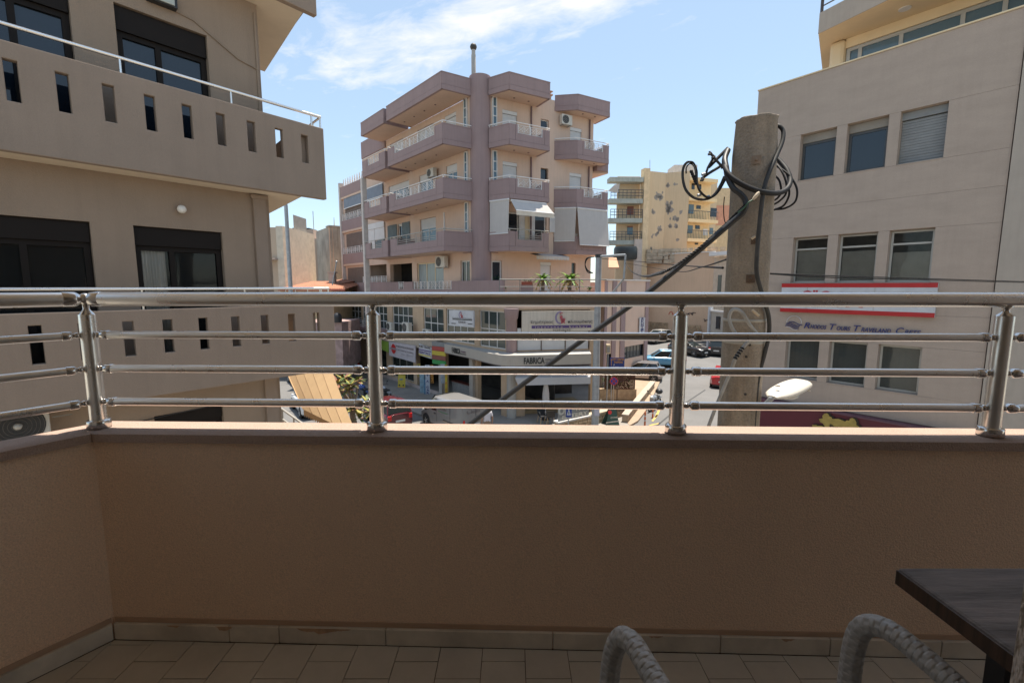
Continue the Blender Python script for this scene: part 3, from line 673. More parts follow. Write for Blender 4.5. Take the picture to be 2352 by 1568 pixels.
em = MB(); em.tube([RB(-3.20 + .215 * math.cos(R(a)), -.03, 6.35 + .2 * math.sin(R(a))) for a in range(-10, 200, 10)], .009, 6); em.tube([RB(-3.42, -.03, 6.18), RB(-3.33, -.03, 6.17), RB(-3.22, -.03, 6.10), RB(-3.12, -.03, 6.09), RB(-3.08, -.03, 6.13)], .009, 6)
em.build('ring_emblem', mat('sign_pale', (.6, .58, .58), .5), s2)
# maroon restaurant fascia with gilt crest
s3 = thing('restaurant_sign', 'maroon fascia with a gilt crest reading Puerto at the foot of the right building', 'sign', RB(-2, -.3, 2.4))
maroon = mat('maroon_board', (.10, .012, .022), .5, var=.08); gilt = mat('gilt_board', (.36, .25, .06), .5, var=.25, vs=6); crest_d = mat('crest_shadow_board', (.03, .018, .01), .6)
MB().box(-5.3, 1.2, -.30, -.01, 2.55, 3.62, RB).build('fascia_board', maroon, s3); MB().box(-5.3, 1.2, -.32, -.005, 3.621, 3.665, RB).build('cap', mat('maroon_cap', (.12, .05, .07), .5), s3)
def crest(off, P, m, nm, dz=0, du=0):
    b = MB(); b.plate([RB(u + du, off, z + dz) for u, z in P], (RB.n[0] * .03, RB.n[1] * .03, 0)); return b.build(nm, m, s3)
def cz(x, y): return RB.uz((3000 + x / 7.84) / 1.6327, (1530 + y / 7.84) / 1.6327, -.34)
out_ = [(780, 590), (690, 440), (610, 400), (570, 310), (690, 290), (670, 220), (720, 160), (790, 140), (840, 170), (870, 230), (940, 260), (960, 310), (1140, 310), (1180, 320), (1340, 390), (1380, 350), (1460, 360), (1480, 300), (1550, 280), (1620, 320), (1670, 420), (1660, 480), (1740, 540), (1750, 590), (1690, 640), (1500, 760), (1100, 800), (860, 720)]
P = [cz(*q) for q in out_][::-1]
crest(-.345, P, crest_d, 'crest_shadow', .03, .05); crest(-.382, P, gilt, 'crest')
P = [cz(*q) for q in [(370, 480), (430, 490), (480, 480), (520, 510), (640, 510), (740, 560), (790, 590), (780, 650), (620, 640), (430, 600), (380, 540)]][::-1]
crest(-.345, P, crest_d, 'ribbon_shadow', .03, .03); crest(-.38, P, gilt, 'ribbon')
a_, b_ = cz(890, 540), cz(1410, 540); text('Puerto', RB, a_[0], b_[0], cz(1100, 600)[1] - .02, cz(900, 420)[1] - .04, -.384, crest_d, 'lettering', s3, .012, bold=.02)

# ================================================================== MAUVE APARTMENT BUILDING (centre)
pk = thing('apartment_building', 'beige and mauve apartment building with a round stair tower in the middle of the view', 'building', (-1.9, 30, 0))
ZB = [9.6, 12.6, 15.6, 18.56]; XT = 19.5
white_f = mat('white_window_frame', (.62, .60, .57), .5)
lat_m = mat('white_lattice_metal', (.76, .73, .71), .5)
# upper body walls with window openings
PW = [(-2.64, -1.40, 16.3, 18.15), (-6.05, -3.98, 15.9, 18.15), (-10.2, -8.1, 15.9, 18.15), (-2.6, -1.37, 13.5, 15.12), (-5.97, -4.2, 12.9, 15.12), (-10.6, -7.4, 12.9, 15.12),
      (-6.02, -3.95, 9.95, 12.17), (-9.3, -8.5, 9.95, 12.2), (-6.6, -3.1, 6.9, 9.17), (-1.15, -.15, 6.9, 9.12), (-10.8, -7.3, 6.9, 9.23), (-14.9, -11.4, 6.9, 9.3)]
b = MB(); wall(b, PL, -15.3, 0, 6.4, 18.56, 0, .3, PW); b.box(-20, -15.301, 0, .3, 6.4, 16.4, PL); b.build('wall', beige, pk)
b = MB(); wall(b, PR, 0, 7.7, 6.4, 19.2, 0, .3, [(.78, 1.79, 15.9, 18.0), (.79, 1.79, 12.9, 15.03), (3.5, 4.1, 17.38, 17.93), (3.52, 4.1, 14.3, 14.98), (5.78, 6.7, 15.9, 17.82), (5.78, 6.75, 12.9, 14.96), (.9, 4.0, 9.95, 12.1), (.0, .72, 6.9, 9.1), (3.55, 4.35, 6.9, 9.1), (6.06, 6.4, 7.6, 9.1), (1.36, 1.38, 9.96, 9.97)]); b.build('wall', beige, pk)
b = MB(); b.prism([tuple(PR(7.7, .0, 0).xy), tuple(PR(7.7, 9, 0).xy), tuple(PR(3, 14, 0).xy), tuple(PL(-15.3, 9, 0).xy), tuple(PL(-15.3, .31, 0).xy), tuple(PL(-15.0, .31, 0).xy), tuple(PL(-15.0, 8.8, 0).xy), tuple(PR(3, 13.7, 0).xy), tuple(PR(7.4, 8.8, 0).xy), tuple(PR(7.4, .31, 0).xy)], 6.4, 18.5); b.prism([tuple(PL(-20, .31, 0).xy), tuple(PL(-20, 9, 0).xy), tuple(PL(-15.3, 9, 0).xy), tuple(PL(-15.3, 8.8, 0).xy), tuple(PL(-19.8, 8.8, 0).xy), tuple(PL(-19.8, .31, 0).xy)], 6.4, 16.4); b.build('rear_wall', beige, pk)
b = MB(); b.prism([tuple(PR(7.39, .31, 0).xy), tuple(PR(7.39, 8.7, 0).xy), tuple(PL(-11, 8.7, 0).xy), tuple(PL(-11, .31, 0).xy), (-2.2, 28.9)], 18.3, 18.5)
for z in (6.5, 9.6, 12.6, 15.6): b.prism([tuple(PR(7.39, .31, 0).xy), tuple(PR(7.39, 8.7, 0).xy), tuple(PL(-19.6, 8.7, 0).xy), tuple(PL(-19.6, .31, 0).xy), (-2.2, 28.9)], z, z + .15)
b.build('floor_slab', dark_room, pk)
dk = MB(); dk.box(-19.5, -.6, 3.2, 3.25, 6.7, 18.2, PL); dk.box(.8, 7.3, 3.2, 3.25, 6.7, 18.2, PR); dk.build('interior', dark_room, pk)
# windows of the left face
def pw(fr, h, fm=white_f, gm=glass_b, cols=2, sh=.4, **k): return window(pk, fr, h[0] + .01, h[1] - .01, h[2], h[3] - .005, .1, fm, gm, cols=cols, fw=.07, shutter=sh, smat=shutter_m, **k)
roller(pk, PL, -2.63, -1.41, 16.3, 18.14, .06, shutter_m)
pw(PL, PW[1], sh=.75, cols=3); pw(PL, PW[2], sh=.7); pw(PL, PW[3], sh=.42); pw(PL, PW[4], sh=.42); pw(PL, PW[5], sh=.36, cols=3)
pw(PL, PW[6], sh=.62); pw(PL, PW[7], sh=.1, cols=1, gm=glass_d); pw(PL, PW[8], sh=.0, cols=3, fm=cream, gm=mat('curtained_glass', (.20, .245, .27), .12, spec=.6, stretch=(8, 8, .4), vs=2, var=.25))
pw(PL, PW[9], sh=.0, gm=glass_d)
for a, b_ in ((-10.85, -9.32), (-8.48, -7.35)):
    c = MB(); n = int((b_ - a) / .09)
    for i in range(n): c.box(a + .09 * i, a + .09 * i + .07, -.09 + .02 * (i % 2), -.05 + .02 * (i % 2), 9.95, 12.2, PL)
    c.build('drawn_curtain', mat('blue_grey_curtain', (.20, .245, .26), .9), pk)
MB().box(-2.9, -2.82, -.06, -.003, 10.2, 12.3, PL).build('downpipe', white_p, pk)
lc = MB()
for a in (-7.0, -6.95, -3.2): lc.box(a, a + .03, -.004, .0, 9.9, 12.4, PL)
# right face
roller(pk, PR, .79, 1.78, 15.9, 17.99, .06, shutter_m); roller(pk, PR, .80, 1.78, 12.9, 15.02, .06, shutter_m); roller(pk, PR, 5.79, 6.69, 15.9, 17.81, .06, shutter_m); roller(pk, PR, 5.79, 6.74, 12.9, 14.95, .06, shutter_m)
window(pk, PR, 3.51, 4.09, 17.39, 17.92, .12, white_f, glass_d, cols=1, fw=.05); window(pk, PR, 3.53, 4.09, 14.31, 14.97, .16, mat('dark_frame', (.05, .05, .045), .5), glass_d, cols=1, fw=.03)
window(pk, PR, .91, 1.95, 9.95, 12.09, .12, white_f, glass_d, cols=1, fw=.09); window(pk, PR, 3.1, 3.99, 9.95, 12.09, .12, white_f, glass_d, cols=1, fw=.09)
MB().box(1.96, 3.09, .05, .11, 9.95, 12.09, PR).build('door_panel', white_f, pk); MB().box(2.4, 2.75, .03, .048, 9.96, 11.9, PR).build('door_panel', cream, pk)
window(pk, PR, .01, .71, 6.9, 9.09, .1, white_f, glass_d, cols=1, fw=.09)
roller(pk, PR, 3.56, 4.34, 6.9, 9.09, .05, shutter_m); window(pk, PR, 6.07, 6.39, 7.6, 9.09, .1, mat('dark_frame', (.05, .05, .045), .5), glass_d, cols=1, fw=.03)
sh = MB()
for i in range(14): sh.box(4.25, 4.68, -.08, -.05, 11.03 + .073 * i, 11.09 + .073 * i, PR)
sh.box(4.2, 4.25, -.09, -.04, 11.0, 12.08, PR); sh.box(4.68, 4.72, -.09, -.04, 11.0, 12.08, PR); sh.build('shutter_leaf', shutter_m, pk)
for u in (2.78, 7.35):
    for z0 in (9.8, 12.85, 15.85): MB().tube([PR(u, -.06, z0), PR(u, -.06, z0 + 2.65)], .05, 8).build('downpipe', mauve_d, pk)
# round stair tower with ladder windows on both sides
tw = MB(); tw.lathe((-1.88, 28.45, 6.4), [(.64, 0), (.64, 13.3)], 36); tw.prism([(-2.9, 28.55), (-1.88, 27.95), (-.95, 28.25), (-.8, 28.9), (-2.9, 29.4)], 18.5, 19.6)
tw.build('stair_tower', mauve, pk)
for z0, z1 in ((9.2, 9.95), (12.35, 12.95), (15.3, 16.05)):
    for fr, a, b_ in ((PR, -.1, .42), (PL, -.75, 0.0)): MB().box(a, b_, -.08, -.003, z0 + .35, z1 + .35, fr).build('mauve_band', mauve, pk)
for fr, a, b_ in ((PR, .08, .38), (PL, -.52, -.2)):
    for z0, z1 in ((7.1, 9.15), (10.3, 12.6), (13.15, 15.55), (16.4, 18.6)):
        if z0 < 9: continue
        window(pk, fr, a, b_, z0, z1, -.10, white_f, glass('yellowish_stair_glass', (.22, .20, .09), rough=.15) if z0 < 13 and fr is PR else glass_b, cols=1, rows=4, fw=.055, d=.09)
ch_ = MB(); o_ = PR(-.85, .5, 19.3); ch_.lathe(o_, [(.13, 0), (.13, 1.55), (.11, 1.6), (.11, 1.85)], 14); ch_.build('chimney_pipe', grey_c, pk); MB().ball(o_ + Vector((0, 0, 1.98)), .2, 12).build('chimney_cap', mat('dark_iron', (.04, .035, .03), .6), pk)
ch_ = MB(); ch_.box(4.5, 4.95, 1.0, 1.4, 19.0, 19.9, PR); ch_.box(4.42, 5.03, .92, 1.48, 19.9, 19.98, PR); ch_.box(4.55, 4.9, 1.05, 1.35, 19.99, 20.12, PR); ch_.box(4.42, 5.03, .92, 1.48, 20.13, 20.18, PR); ch_.build('chimney', mat('chimney_brick', (.5, .32, .22), .9), pk)
# balconies
def seg_frames(P): return [Fr(p[0], p[1], q[0] - p[0], q[1] - p[1]) for p, q in zip(P, P[1:])]
def panel_run(m, fr, u0, u1, z0, z1, th=.14): m.box(u0, u1, 0, th, z0, z1, fr)
def balcony(P, inner, zb, notch_i, notch, h=1.15, roof=False, rail='lattice', soff=True, lights=0):
    """P outline (left to right as seen), inner: wall points closing the slab; notch on segment notch_i between u's"""
    s_ = MB(); s_.prism(list(P) + list(inner), zb + .004, zb + .2); sb = s_.build('balcony_slab', beige, pk)
    fs = seg_frames(P); lens = [(Vector(q) - Vector(p)).length for p, q in zip(P, P[1:])]
    lo, hi = MB(), MB()
    for i, (fr, Ln) in enumerate(zip(fs, lens)):
        e0, e1 = (0 if i == 0 else -.0), Ln
        lo.box(e0, e1, -.03, .12, zb, zb + .27, fr)
        zt = zb + (h if not roof else .95)
        if i == notch_i and not roof:
            a, b_ = notch
            hi.box(e0, a - .15, -.012, .12, zb + .29, zt, fr); hi.box(a - .13, a, -.012, .12, zb + .29, zt, fr)
            hi.box(a + .001, b_ - .001, -.012, .12, zb + .29, zb + .68, fr); hi.box(b_, b_ + .13, -.012, .12, zb + .29, zt, fr); hi.box(b_ + .15, e1, -.012, .12, zb + .29, zt, fr)
        else: hi.box(e0, e1, -.012, .12, zb + .29, zt - .05, fr); hi.box(e0, e1, -.03, .13, zt - .05, zt, fr)
        lo.box(e0, e1, .0, .118, zb + .272, zb + .289, fr)
    b1 = lo.build('balcony_band', mauve, pk); b2 = hi.build('balcony_parapet', mauve, pk)
    if roof: return sb
    # hand rail
    r_ = MB(); zr = zb + h + .13
    r_.tube([Vector((p[0], p[1], zr)) for p in P], .028, 8, smooth=True)
    for fr, Ln in zip(fs, lens):
        n = max(1, int(Ln / 1.3))
        for i in range(n + 1): r_.box(Ln * i / n * .98 + .03 - .02, Ln * i / n * .98 + .03 + .02, .02, .06, zb + h, zr - .02, fr)
    r_.build('handrail', lat_m if rail == 'lattice' else al_grey, b2)
    fr = fs[notch_i]; a, b_ = notch; g = MB(); z0, z1 = zb + .72, zb + h + .02
    if rail == 'lattice': lattice(g, fr, a + .02, b_ - .02, z0, z1)
    else:
        for k in range(3): g.tube([fr(a, .04, z0 + .12 * k), fr(b_, .04, z0 + .12 * k)], .015, 6)
        n = max(1, int((b_ - a) / 1.1))
        for i in range(n + 1): g.tube([fr(a + (b_ - a) * i / n, .04, z0 - .03), fr(a + (b_ - a) * i / n, .04, z1 + .1)], .02, 6)
    g.build('railing', lat_m if rail == 'lattice' else al_grey, b2)
    return sb
def lattice(g, fr, a, b_, z0, z1, y=.03):
    n = max(1, round((b_ - a) / .95)); L_ = (b_ - a) / n; t = .022
    g.box(a, b_, y, y + .03, z1 - t, z1, fr); g.box(a, b_, y, y + .03, z0, z0 + t, fr)
    for i in range(n + 1): u = a + L_ * i; g.box(u - .022, u + .022, y - .01, y + .04, z0 - .06, z1 + .02, fr)
    for i in range(n):
        for k in range(2):
            p, q = a + L_ * i + .05 + (L_ - .1) * k / 2, a + L_ * i + .05 + (L_ - .1) * (k + 1) / 2 - .02
            g.box(p, p + .014, y, y + .028, z0 + t, z1 - t, fr)
            for (x0, x1) in ((p, q), (q, p)):
                A, B = fr(x0, y + .012, z0 + .07), fr(x1, y + .012, z1 - .07); g.tube([A, B], .013, 4, smooth=False)
            C_ = [fr((p + q) / 2 + .4 * (q - p) * math.cos(R(t_)), y + .02, (z0 + z1) / 2 + .32 * (z1 - z0) * math.sin(R(t_))) for t_ in range(0, 361, 45)]
            g.tube(C_, .010, 4, caps=False, smooth=False)
XY = lambda fr, u, y: tuple(fr(u, y, 0).xy)
A1 = [XY(PL, -6.9, 0), XY(PL, -6.9, -1.85), XY(PL, -.1, -1.85), (-2.35, 28.12)]
B1 = [(-1.36, 28.0), XY(PR, .47, -1.39), XY(PR, 3.24, -1.39), XY(PR, 3.24, 0)]
C1 = [XY(PR, 4.55, 0), XY(PR, 5.70, -.9), XY(PR, 8.30, -.9), XY(PR, 8.30, .6)]
D1 = [XY(PL, -11.05, -1.85), XY(PL, -7.32, -1.85), XY(PL, -7.32, 0)]
D0 = [XY(PL, -14.9, 0), XY(PL, -14.9, 0)]
for k, z in enumerate(ZB):
    rf = k == 3; rl_ = 'bars' if k == 0 else 'lattice'
    balcony(A1, [(-2.6, 28.35)], z, 1, (.95, 5.95), roof=rf, rail=rl_)
    balcony(B1, [XY(PR, .0, .0)], z, 1, (.56, 2.27), roof=rf, rail=rl_)
    balcony(C1, [XY(PR, 7.7, .6), XY(PR, 7.7, 0)], z, 1, (.58, 2.12), roof=rf, rail=rl_)
    balcony(D1, [XY(PL, -11.3, 0)], z, 0, (.95, 2.80), roof=rf, rail=rl_)
for z in ZB[1:]:
    for u in (-6.2, -4.9, -3.6, -2.3): MB().lathe(PL(u, -.9, z - .02), [(.06, 0), (.06, .02)], 10).build('soffit_light', mauve_d, pk)
    for fr, us in ((PR, (1.3, 2.3)), (PR, (6.4, 7.4))):
        for u in us: MB().lathe(fr(u, -.5, z - .02), [(.06, 0), (.06, .02)], 10).build('soffit_light', mauve_d, pk)
MB().prism([XY(PR, 7.72, .3), XY(PR, 8.9, -.2), XY(PR, 8.9, 3), XY(PR, 7.72, 3)], 15.2, 15.35).build('balcony_slab', beige, pk)
for z in (12.35, 15.36): MB().prism([XY(PR, 7.9, -.25), XY(PR, 8.85, -.25), XY(PR, 8.85, 3), XY(PR, 7.9, 3)], z - .05, z + .85).build('balcony_parapet', mauve, pk)
# left piers and wing with loggias
for u, y in ((-11.18, -1.87), (-7.1, -.02)): 
    pass
for u0, y0, z1 in ((-11.3, -1.95, 15.58), (-20.1, -.25, 16.9)): MB().box(u0, u0 + .3, y0, y0 + .35, 0 if u0 > -15 else 4, z1, PL).build('pier', mat('pale_pier', (.55, .50, .46), .9), pk)
pa, pb = PL.uz(829, 328, -.1), PL.uz(884, 345, -.1); MB().box(pa[0], pb[0], -.12, -.01, PL.uz(829, 366, -.1)[1], pa[1], PL).build('return_panel', mauve, pk)
for z in (9.6, 12.6, 15.6):
    m_ = MB(); m_.box(-19.78, -15.2, -.2, -.06, z - .02, z + .88, PL); m_.build('loggia_parapet', mauve, pk)
    m_ = MB(); m_.box(-19.78, -15.2, -.19, .5, z - .2, z - .025, PL); m_.build('loggia_slab', beige, pk)
    g = MB(); 
    if z < 15: lattice(g, PL, -19.7, -15.3, z + .9, z + 1.45, -.16); g.build('railing', lat_m, pk)
for z in (6.9, 9.95, 12.9):   # loggia shade put into dark coloured boxes set in front of the wall plane
    m_ = MB(); m_.box(-19.2, -15.3, -.05, -.004, z, z + 2.3, PL); m_.build('loggia_shade_panel', mat('loggia_shade_wall', (.16, .12, .10), .9), pk)
g = MB()
for i in range(9):
    u = -19.3 + .5 * i; g.tube([PL(u, -.1, 16.46), PL(u + .14, -.1, 17.1)], .04, 5); g.tube([PL(u + .28, -.1, 16.46), PL(u + .14, -.1, 17.1)], .04, 5)
g.build('roof_planter_fence', lat_m, pk)
bl = mat('blue_grey_screen', (.17, .20, .25), .6); 
for z0, z1, u0, u1, y in ((14.55, 15.5, -14.75, -11.45, -.08), (14.55, 15.4, -19.2, -15.5, -.12)):
    s_ = MB(); s_.box(u0, u1, y - .03, y, z0, z1, PL); s_.build('roll_screen', bl, pk); s_ = MB(); s_.box(u0 - .05, u1 + .05, y - .06, y - .032, z0 - .07, z0, PL); s_.box(u0 - .05, u1 + .05, y - .06, y - .032, z1, z1 + .08, PL); s_.build('screen_frame', white_p, pk)
m_ = MB(); m_.box(-14.85, -11.4, -.12, -.04, 12.2, 12.65, PL); m_.box(-14.8, -13.2, -.09, -.05, 10.3, 12.19, PL); m_.box(-13.15, -11.4, -.09, -.05, 11.3, 12.19, PL); m_.build('roller_shutter', shutter_m, pk)
MB().box(-13.1, -11.5, -.07, -.045, 9.95, 11.28, PL).build('window', glass_b, pk)
# terrace storey: parapet along the terrace edge
E1 = [XY(LL, -26, -.0), XY(LL, -.2, 0), XY(LR, 4.9, 0), XY(W3, 0, -.1), XY(W3, 6.5, -.1)]
for i, fr in enumerate(seg_frames(E1[:2])):
    m_ = MB(); m_.box(5.7, 25.7, 0, .15, 6.45, 7.32, fr); m_.box(5.7, 13.4, 0, .15, 7.321, 7.86, fr); m_.box(14.2, 15.6, 0, .15, 7.321, 7.86, fr); m_.box(20.6, 25.7, 0, .15, 7.321, 7.86, fr); m_.build('terrace_parapet', mauve, pk)
    g = MB(); lattice(g, fr, 15.75, 20.5, 7.36, 7.86); g.build('railing', lat_m, pk)
    g = MB(); lattice(g, fr, 13.45, 14.15, 7.36, 7.86); lattice(g, fr, 7.0, 11.4, 7.9, 8.35); g.build('railing', lat_m, pk)
# terrace slab and lower storeys
T = [XY(LL, -24, 0), XY(LL, 0, 0), XY(LR, 4.9, 0), XY(W3, .2, 0), XY(W3, 6.5, 0), XY(W3, 6.5, 8), XY(LL, -20, 10), XY(LL, -24, 10)]
MB().prism(T, 6.3, 6.52).build('terrace_slab', beige, pk)
m_ = MB(); m_.box(0, 4.9, 0, .12, 6.3, 6.95, LR); m_.build('terrace_band', mauve, pk)
pan = MB()
m_ = MB(); g = MB()
rp = al_grey; tr = MB()
for z in (7.05, 7.28, 7.5): tr.tube([LR(-.9, .05, z), LR(4.9, .05, z)], .018, 6)
tr.tube([LR(-.9, .05, 7.9), LR(5.3, .05, 7.9)], .03, 8)
for i in range(6): tr.tube([LR(-.9 + 1.15 * i, .05, 6.95), LR(-.9 + 1.15 * i, .05, 7.9)], .02, 6)
tr.build('terrace_railing', mat('dark_green_grey_rail', (.16, .17, .16), .5), pk)
MB().box(.35, 1.05, .2, .35, 6.95, 7.6, LR).build('terrace_pillar', mauve, pk)
# W3 mauve and pink side block
b = MB(); wall(b, W3, 0, 6.45, 0, 7.95, 0, .3, [(3.0, 6.05, 1.85, 2.82), (.5, 1.6, 1.2, 2.5)]); b.build('wall', beige, pk)
for u0, u1 in ((.0, .35), (1.05, 1.62), (2.25, 2.9), (5.95, 6.5)): MB().box(u0, u1, -.06, -.003, 0, 7.9, W3).build('pilaster', mauve, pk)
MB().box(-.05, 6.55, -.09, .33, 7.955, 8.05, W3).build('coping', mat('white_coping', (.65, .62, .58), .9), pk)
window(pk, W3, 3.01, 6.04, 1.86, 2.81, .1, mat('dark_frame', (.05, .05, .045), .5), glass_d, cols=6, fw=.04)
window(pk, W3, .51, 1.59, 1.21, 2.49, .1, mat('dark_frame', (.05, .05, .045), .5), glass_d, cols=2, fw=.04)
MB().box(6.2, 6.5, .31, 10, 0, 7.9, W3).build('side_wall', mauve, pk)
# LOWER FACADES -------------------------------------------------
LLW = [(-23.5, -19.6, 4.1, 5.95), (-19.3, -14.6, 4.1, 5.95), (-13.7, -10.5, 4.0, 6.05), (-9.0, -6.4, 4.0, 6.05), (-6.1, -3.0, 4.0, 6.08), (-2.5, -.1, 3.97, 6.12)]
LLG = [(-18.5, -15.0, .1, 3.05), (-14.1, -10.6, .45, 3.0), (-10.1, -6.9, .1, 3.0), (-6.35, -3.55, .1, 3.1), (-2.75, -.5, .1, 3.1)]
b = MB(); wall(b, LL, -26, 0, 0, 6.3, 0, .3, LLW + LLG); b.build('lower_wall', mat('ochre_plaster', (.50, .36, .24), .92, var=.06, streak=.1), pk)
b = MB(); wall(b, LR, 0, 4.9, 0, 6.3, 0.0, .3, [(.0, 4.3, 4.0, 6.2), (.55, 4.45, .1, 3.05)]); b.build('lower_wall', mat('ochre_plaster', (.5, .36, .24)), pk)
b = MB(); b.box(-25.8, -.3, 4.2, 4.3, 0, 6.25, LL); b.box(.3, 4.9, 5.0, 5.1, 0, 6.25, LR); b.prism([XY(LL, -25.9, .31), XY(LL, -.25, .31), XY(LR, 4.88, .31), XY(LR, 4.88, 5), XY(LL, -20, 8)], 3.1, 3.3); b.build('shop_interior', mat('shop_interior_dark', (.05, .042, .036), .9, var=.5, vs=1.5), pk)
for i, h in enumerate(LLW):
    n = max(2, round((h[1] - h[0]) / .85)); window(pk, LL, h[0] + .01, h[1] - .01, h[2], h[3], .08, white_f, glass('shop_upper_glass', (.05, .065, .06), rough=.05), cols=n, rows=2 if i > 2 else 3, fw=.06)
for i, h in enumerate(LLG):
    if i in (1, 0): window(pk, LL, h[0] + .01, h[1] - .01, h[2], h[3], .1, al_grey, glass('shop_glass', (.04, .05, .045), clear=.6), cols=3, fw=.05)
MB().box(-19, -6.9, -.08, -.003, 0, .34, LL).build('plinth', mat('pale_plinth', (.45, .36, .32), .9), pk)
MB().box(-24, -6.5, -.5, -.003, 3.25, 3.95, LL).build('fascia', mat('stone_fascia', (.40, .33, .26), .9, streak=.1), pk)
MB().box(-24.6, -13.9, -1.1, -.002, 3.9, 4.15, LL).build('projecting_slab', mauve, pk)
g = MB()
for z in (4.3, 4.45, 4.6, 4.75): g.tube([LL(-24.5, -1.05, z), LL(-13.9, -1.05, z)], .02, 6)
for i in range(12): g.box(-24.5 + .95 * i, -24.46 + .95 * i, -1.07, -1.03, 4.151, 4.8, LL)
g.build('railing', lat_m, pk)
# columns
for fr, u, y in ((LR, -.25, -.1),):
    c = fr(u, y, 0); MB().lathe((c.x, c.y, 3.6), [(.30, 0), (.30, 2.1), (.36, 2.15), (.42, 2.7)], 24).build('column', mauve, pk); MB().lathe((c.x, c.y, .12), [(.27, 0), (.27, 3.2)], 24).build('column', grey_c, pk)
for u in (-3.15, -6.65): MB().box(u - .18, u + .18, -.2, -.004, .13, 3.2, LL).build('column', mat('grey_beige_column', (.38, .33, .28), .9), pk)
# shutters behind the big sign
for k in range(3): roller(pk, LR, .1 + 1.4 * k, 1.44 + 1.4 * k, 3.95, 5.2, -.06, shutter_m)
for u in (.05, 1.45, 2.86, 4.27): MB().box(u, u + .03, -.12, -.064, 3.9, 6.2, LR).build('sign_strut', rust, pk)
# cafe counter, step, interior pieces
MB().box(-6.3, -3.6, .5, .8, .12, 1.15, LL).build('counter', mat('terrazzo', (.22, .21, .2), .6, fine=.6, bs=30), pk); MB().box(-6.3, -3.6, .45, .85, 1.151, 1.2, LL).build('counter_top', mat('dark_red_wood', (.12, .03, .02), .5), pk)
MB().box(.55, 4.4, .4, 3.0, .12, .35, LR).build('step', mat('timber_step', (.30, .22, .12), .8), pk)

# ---- signs and awnings of the shops
fb = thing('cafe_fascia_sign', 'long curved beige fascia reading FABRICA over the corner cafe', 'sign', (0, 24.6, 3.1))
fs_m = mat('fascia_beige', (.40, .36, .31), .7, var=.05); ink = mat('sign_black', (.02, .02, .02), .5); ink2 = mat('sign_grey', (.14, .12, .12), .5)
P0 = [gp(1020.6, 788, 3.88), gp(1080, 800, 3.86), gp(1125, 811, 3.84), gp(1155, 815.5, 3.84), gp(1175, 816.5, 3.83), gp(1200, 816.3, 3.83), gp(1358, 813.5, 3.81)]
P0 = [Vector(PL_) for PL_ in curve_pts(P0, 5)]; V = []; 
for p in P0: V += [(p.x, p.y, 3.28), (p.x, p.y, 3.84)]
m_ = MB(); n = len(P0); m_.add(V, [(2 * i, 2 * i + 2, 2 * i + 3, 2 * i + 1) for i in range(n - 1)], 0, True)
off_ = [Vector((p.x * .0 + .25, p.y + .55, 0)) for p in P0]; V2 = []
for p in P0: V2 += [(p.x, p.y, 3.841), (p.x + .1, p.y + 1.2, 3.86)]
m_.build('fascia', fs_m, fb)
m_ = MB(); m_.add(V2, [(2 * i, 2 * i + 2, 2 * i + 3, 2 * i + 1) for i in range(n - 1)], 0); m_.build('canopy_top', grey_c, fb)
m_ = MB(); V3 = []
for p in P0: V3 += [(p.x, p.y - .004, 3.24), (p.x, p.y - .004, 3.275)]
m_.add(V3, [(2 * i, 2 * i + 2, 2 * i + 3, 2 * i + 1) for i in range(n - 1)], 0); m_.build('trim', ink2, fb)
fa_, fb_ = gp(1200, 816.3, 3.83), gp(1358, 813.5, 3.81); FR_ = Fr(fa_.x, fa_.y, fb_.x - fa_.x, fb_.y - fa_.y)
ua, z0 = FR_.uz(1203, 833); ub, z1 = FR_.uz(1251, 819); text('FABRiCA', FR_, ua, ub, 3.36, 3.71, -.01, ink, 'lettering', fb, .02, bold=.03)
uc_, _ = FR_.uz(1253, 833); ud, _ = FR_.uz(1275, 819); text('ESPRESSO', FR_, uc_, ud, 3.53, 3.62, -.01, ink2, 'lettering', fb, .02); text('BAR & FOOD', FR_, uc_, ud, 3.38, 3.47, -.01, ink2, 'lettering', fb, .02)
ga, gb = gp(1030, 790, 3.86), gp(1080, 800, 3.86); FG = Fr(ga.x, ga.y, gb.x - ga.x, gb.y - ga.y)
ua, _ = FG.uz(1039, 805); ub, _ = FG.uz(1058, 808); text('FABRiCA', FG, ua, ub, 3.37, 3.72, -.03, ink, 'lettering', fb, .02, bold=.03)
uc_, _ = FG.uz(1059.5, 805); ud, _ = FG.uz(1071, 808); text('ESPRESSO', FG, uc_, ud, 3.54, 3.60, -.04, mat('sign_plum', (.12, .04, .10), .5), 'lettering', fb, .02); text('BAR & FOOD', FG, uc_, ud, 3.40, 3.47, -.04, ink2, 'lettering', fb, .02)
bs = thing('insurance_sign', 'large stained cream board of an insurance broker with purple bar over white shutters', 'sign', LR(2.4, -.4, 4.7))
cream_s = mat('sign_cream', (.56, .50, .42), .6, var=.08, vs=1, streak=.2); purple = mat('sign_purple', (.10, .06, .18), .5); pinkr = mat('sign_pink_red', (.45, .10, .12), .5); lil = mat('sign_lilac', (.24, .20, .32), .5)
MB().box(.30, 4.49, -.32, -.15, 5.02, 6.15, LR).build('board', cream_s, bs)
text('\u03b4\u03b7\u03bc\u03ae\u03c4\u03c1\u03b9\u03bf\u03c2', LR, .78, 2.1, 5.42, 5.64, -.33, ink2, 'lettering', bs, .02); text('\u03c0\u03bb\u03bf\u03c5\u03bc\u03ac\u03ba\u03b7\u03c2', LR, 2.92, 4.38, 5.42, 5.64, -.33, ink2, 'lettering', bs, .02)
m_ = MB(); m_.box(.85, 4.32, -.335, -.322, 5.19, 5.35, LR); m_.build('purple_bar', purple, bs)
text('i n s u r a n c e     b r o k e r', LR, 1.05, 4.1, 5.215, 5.32, -.338, cream_s, 'lettering', bs, .01)
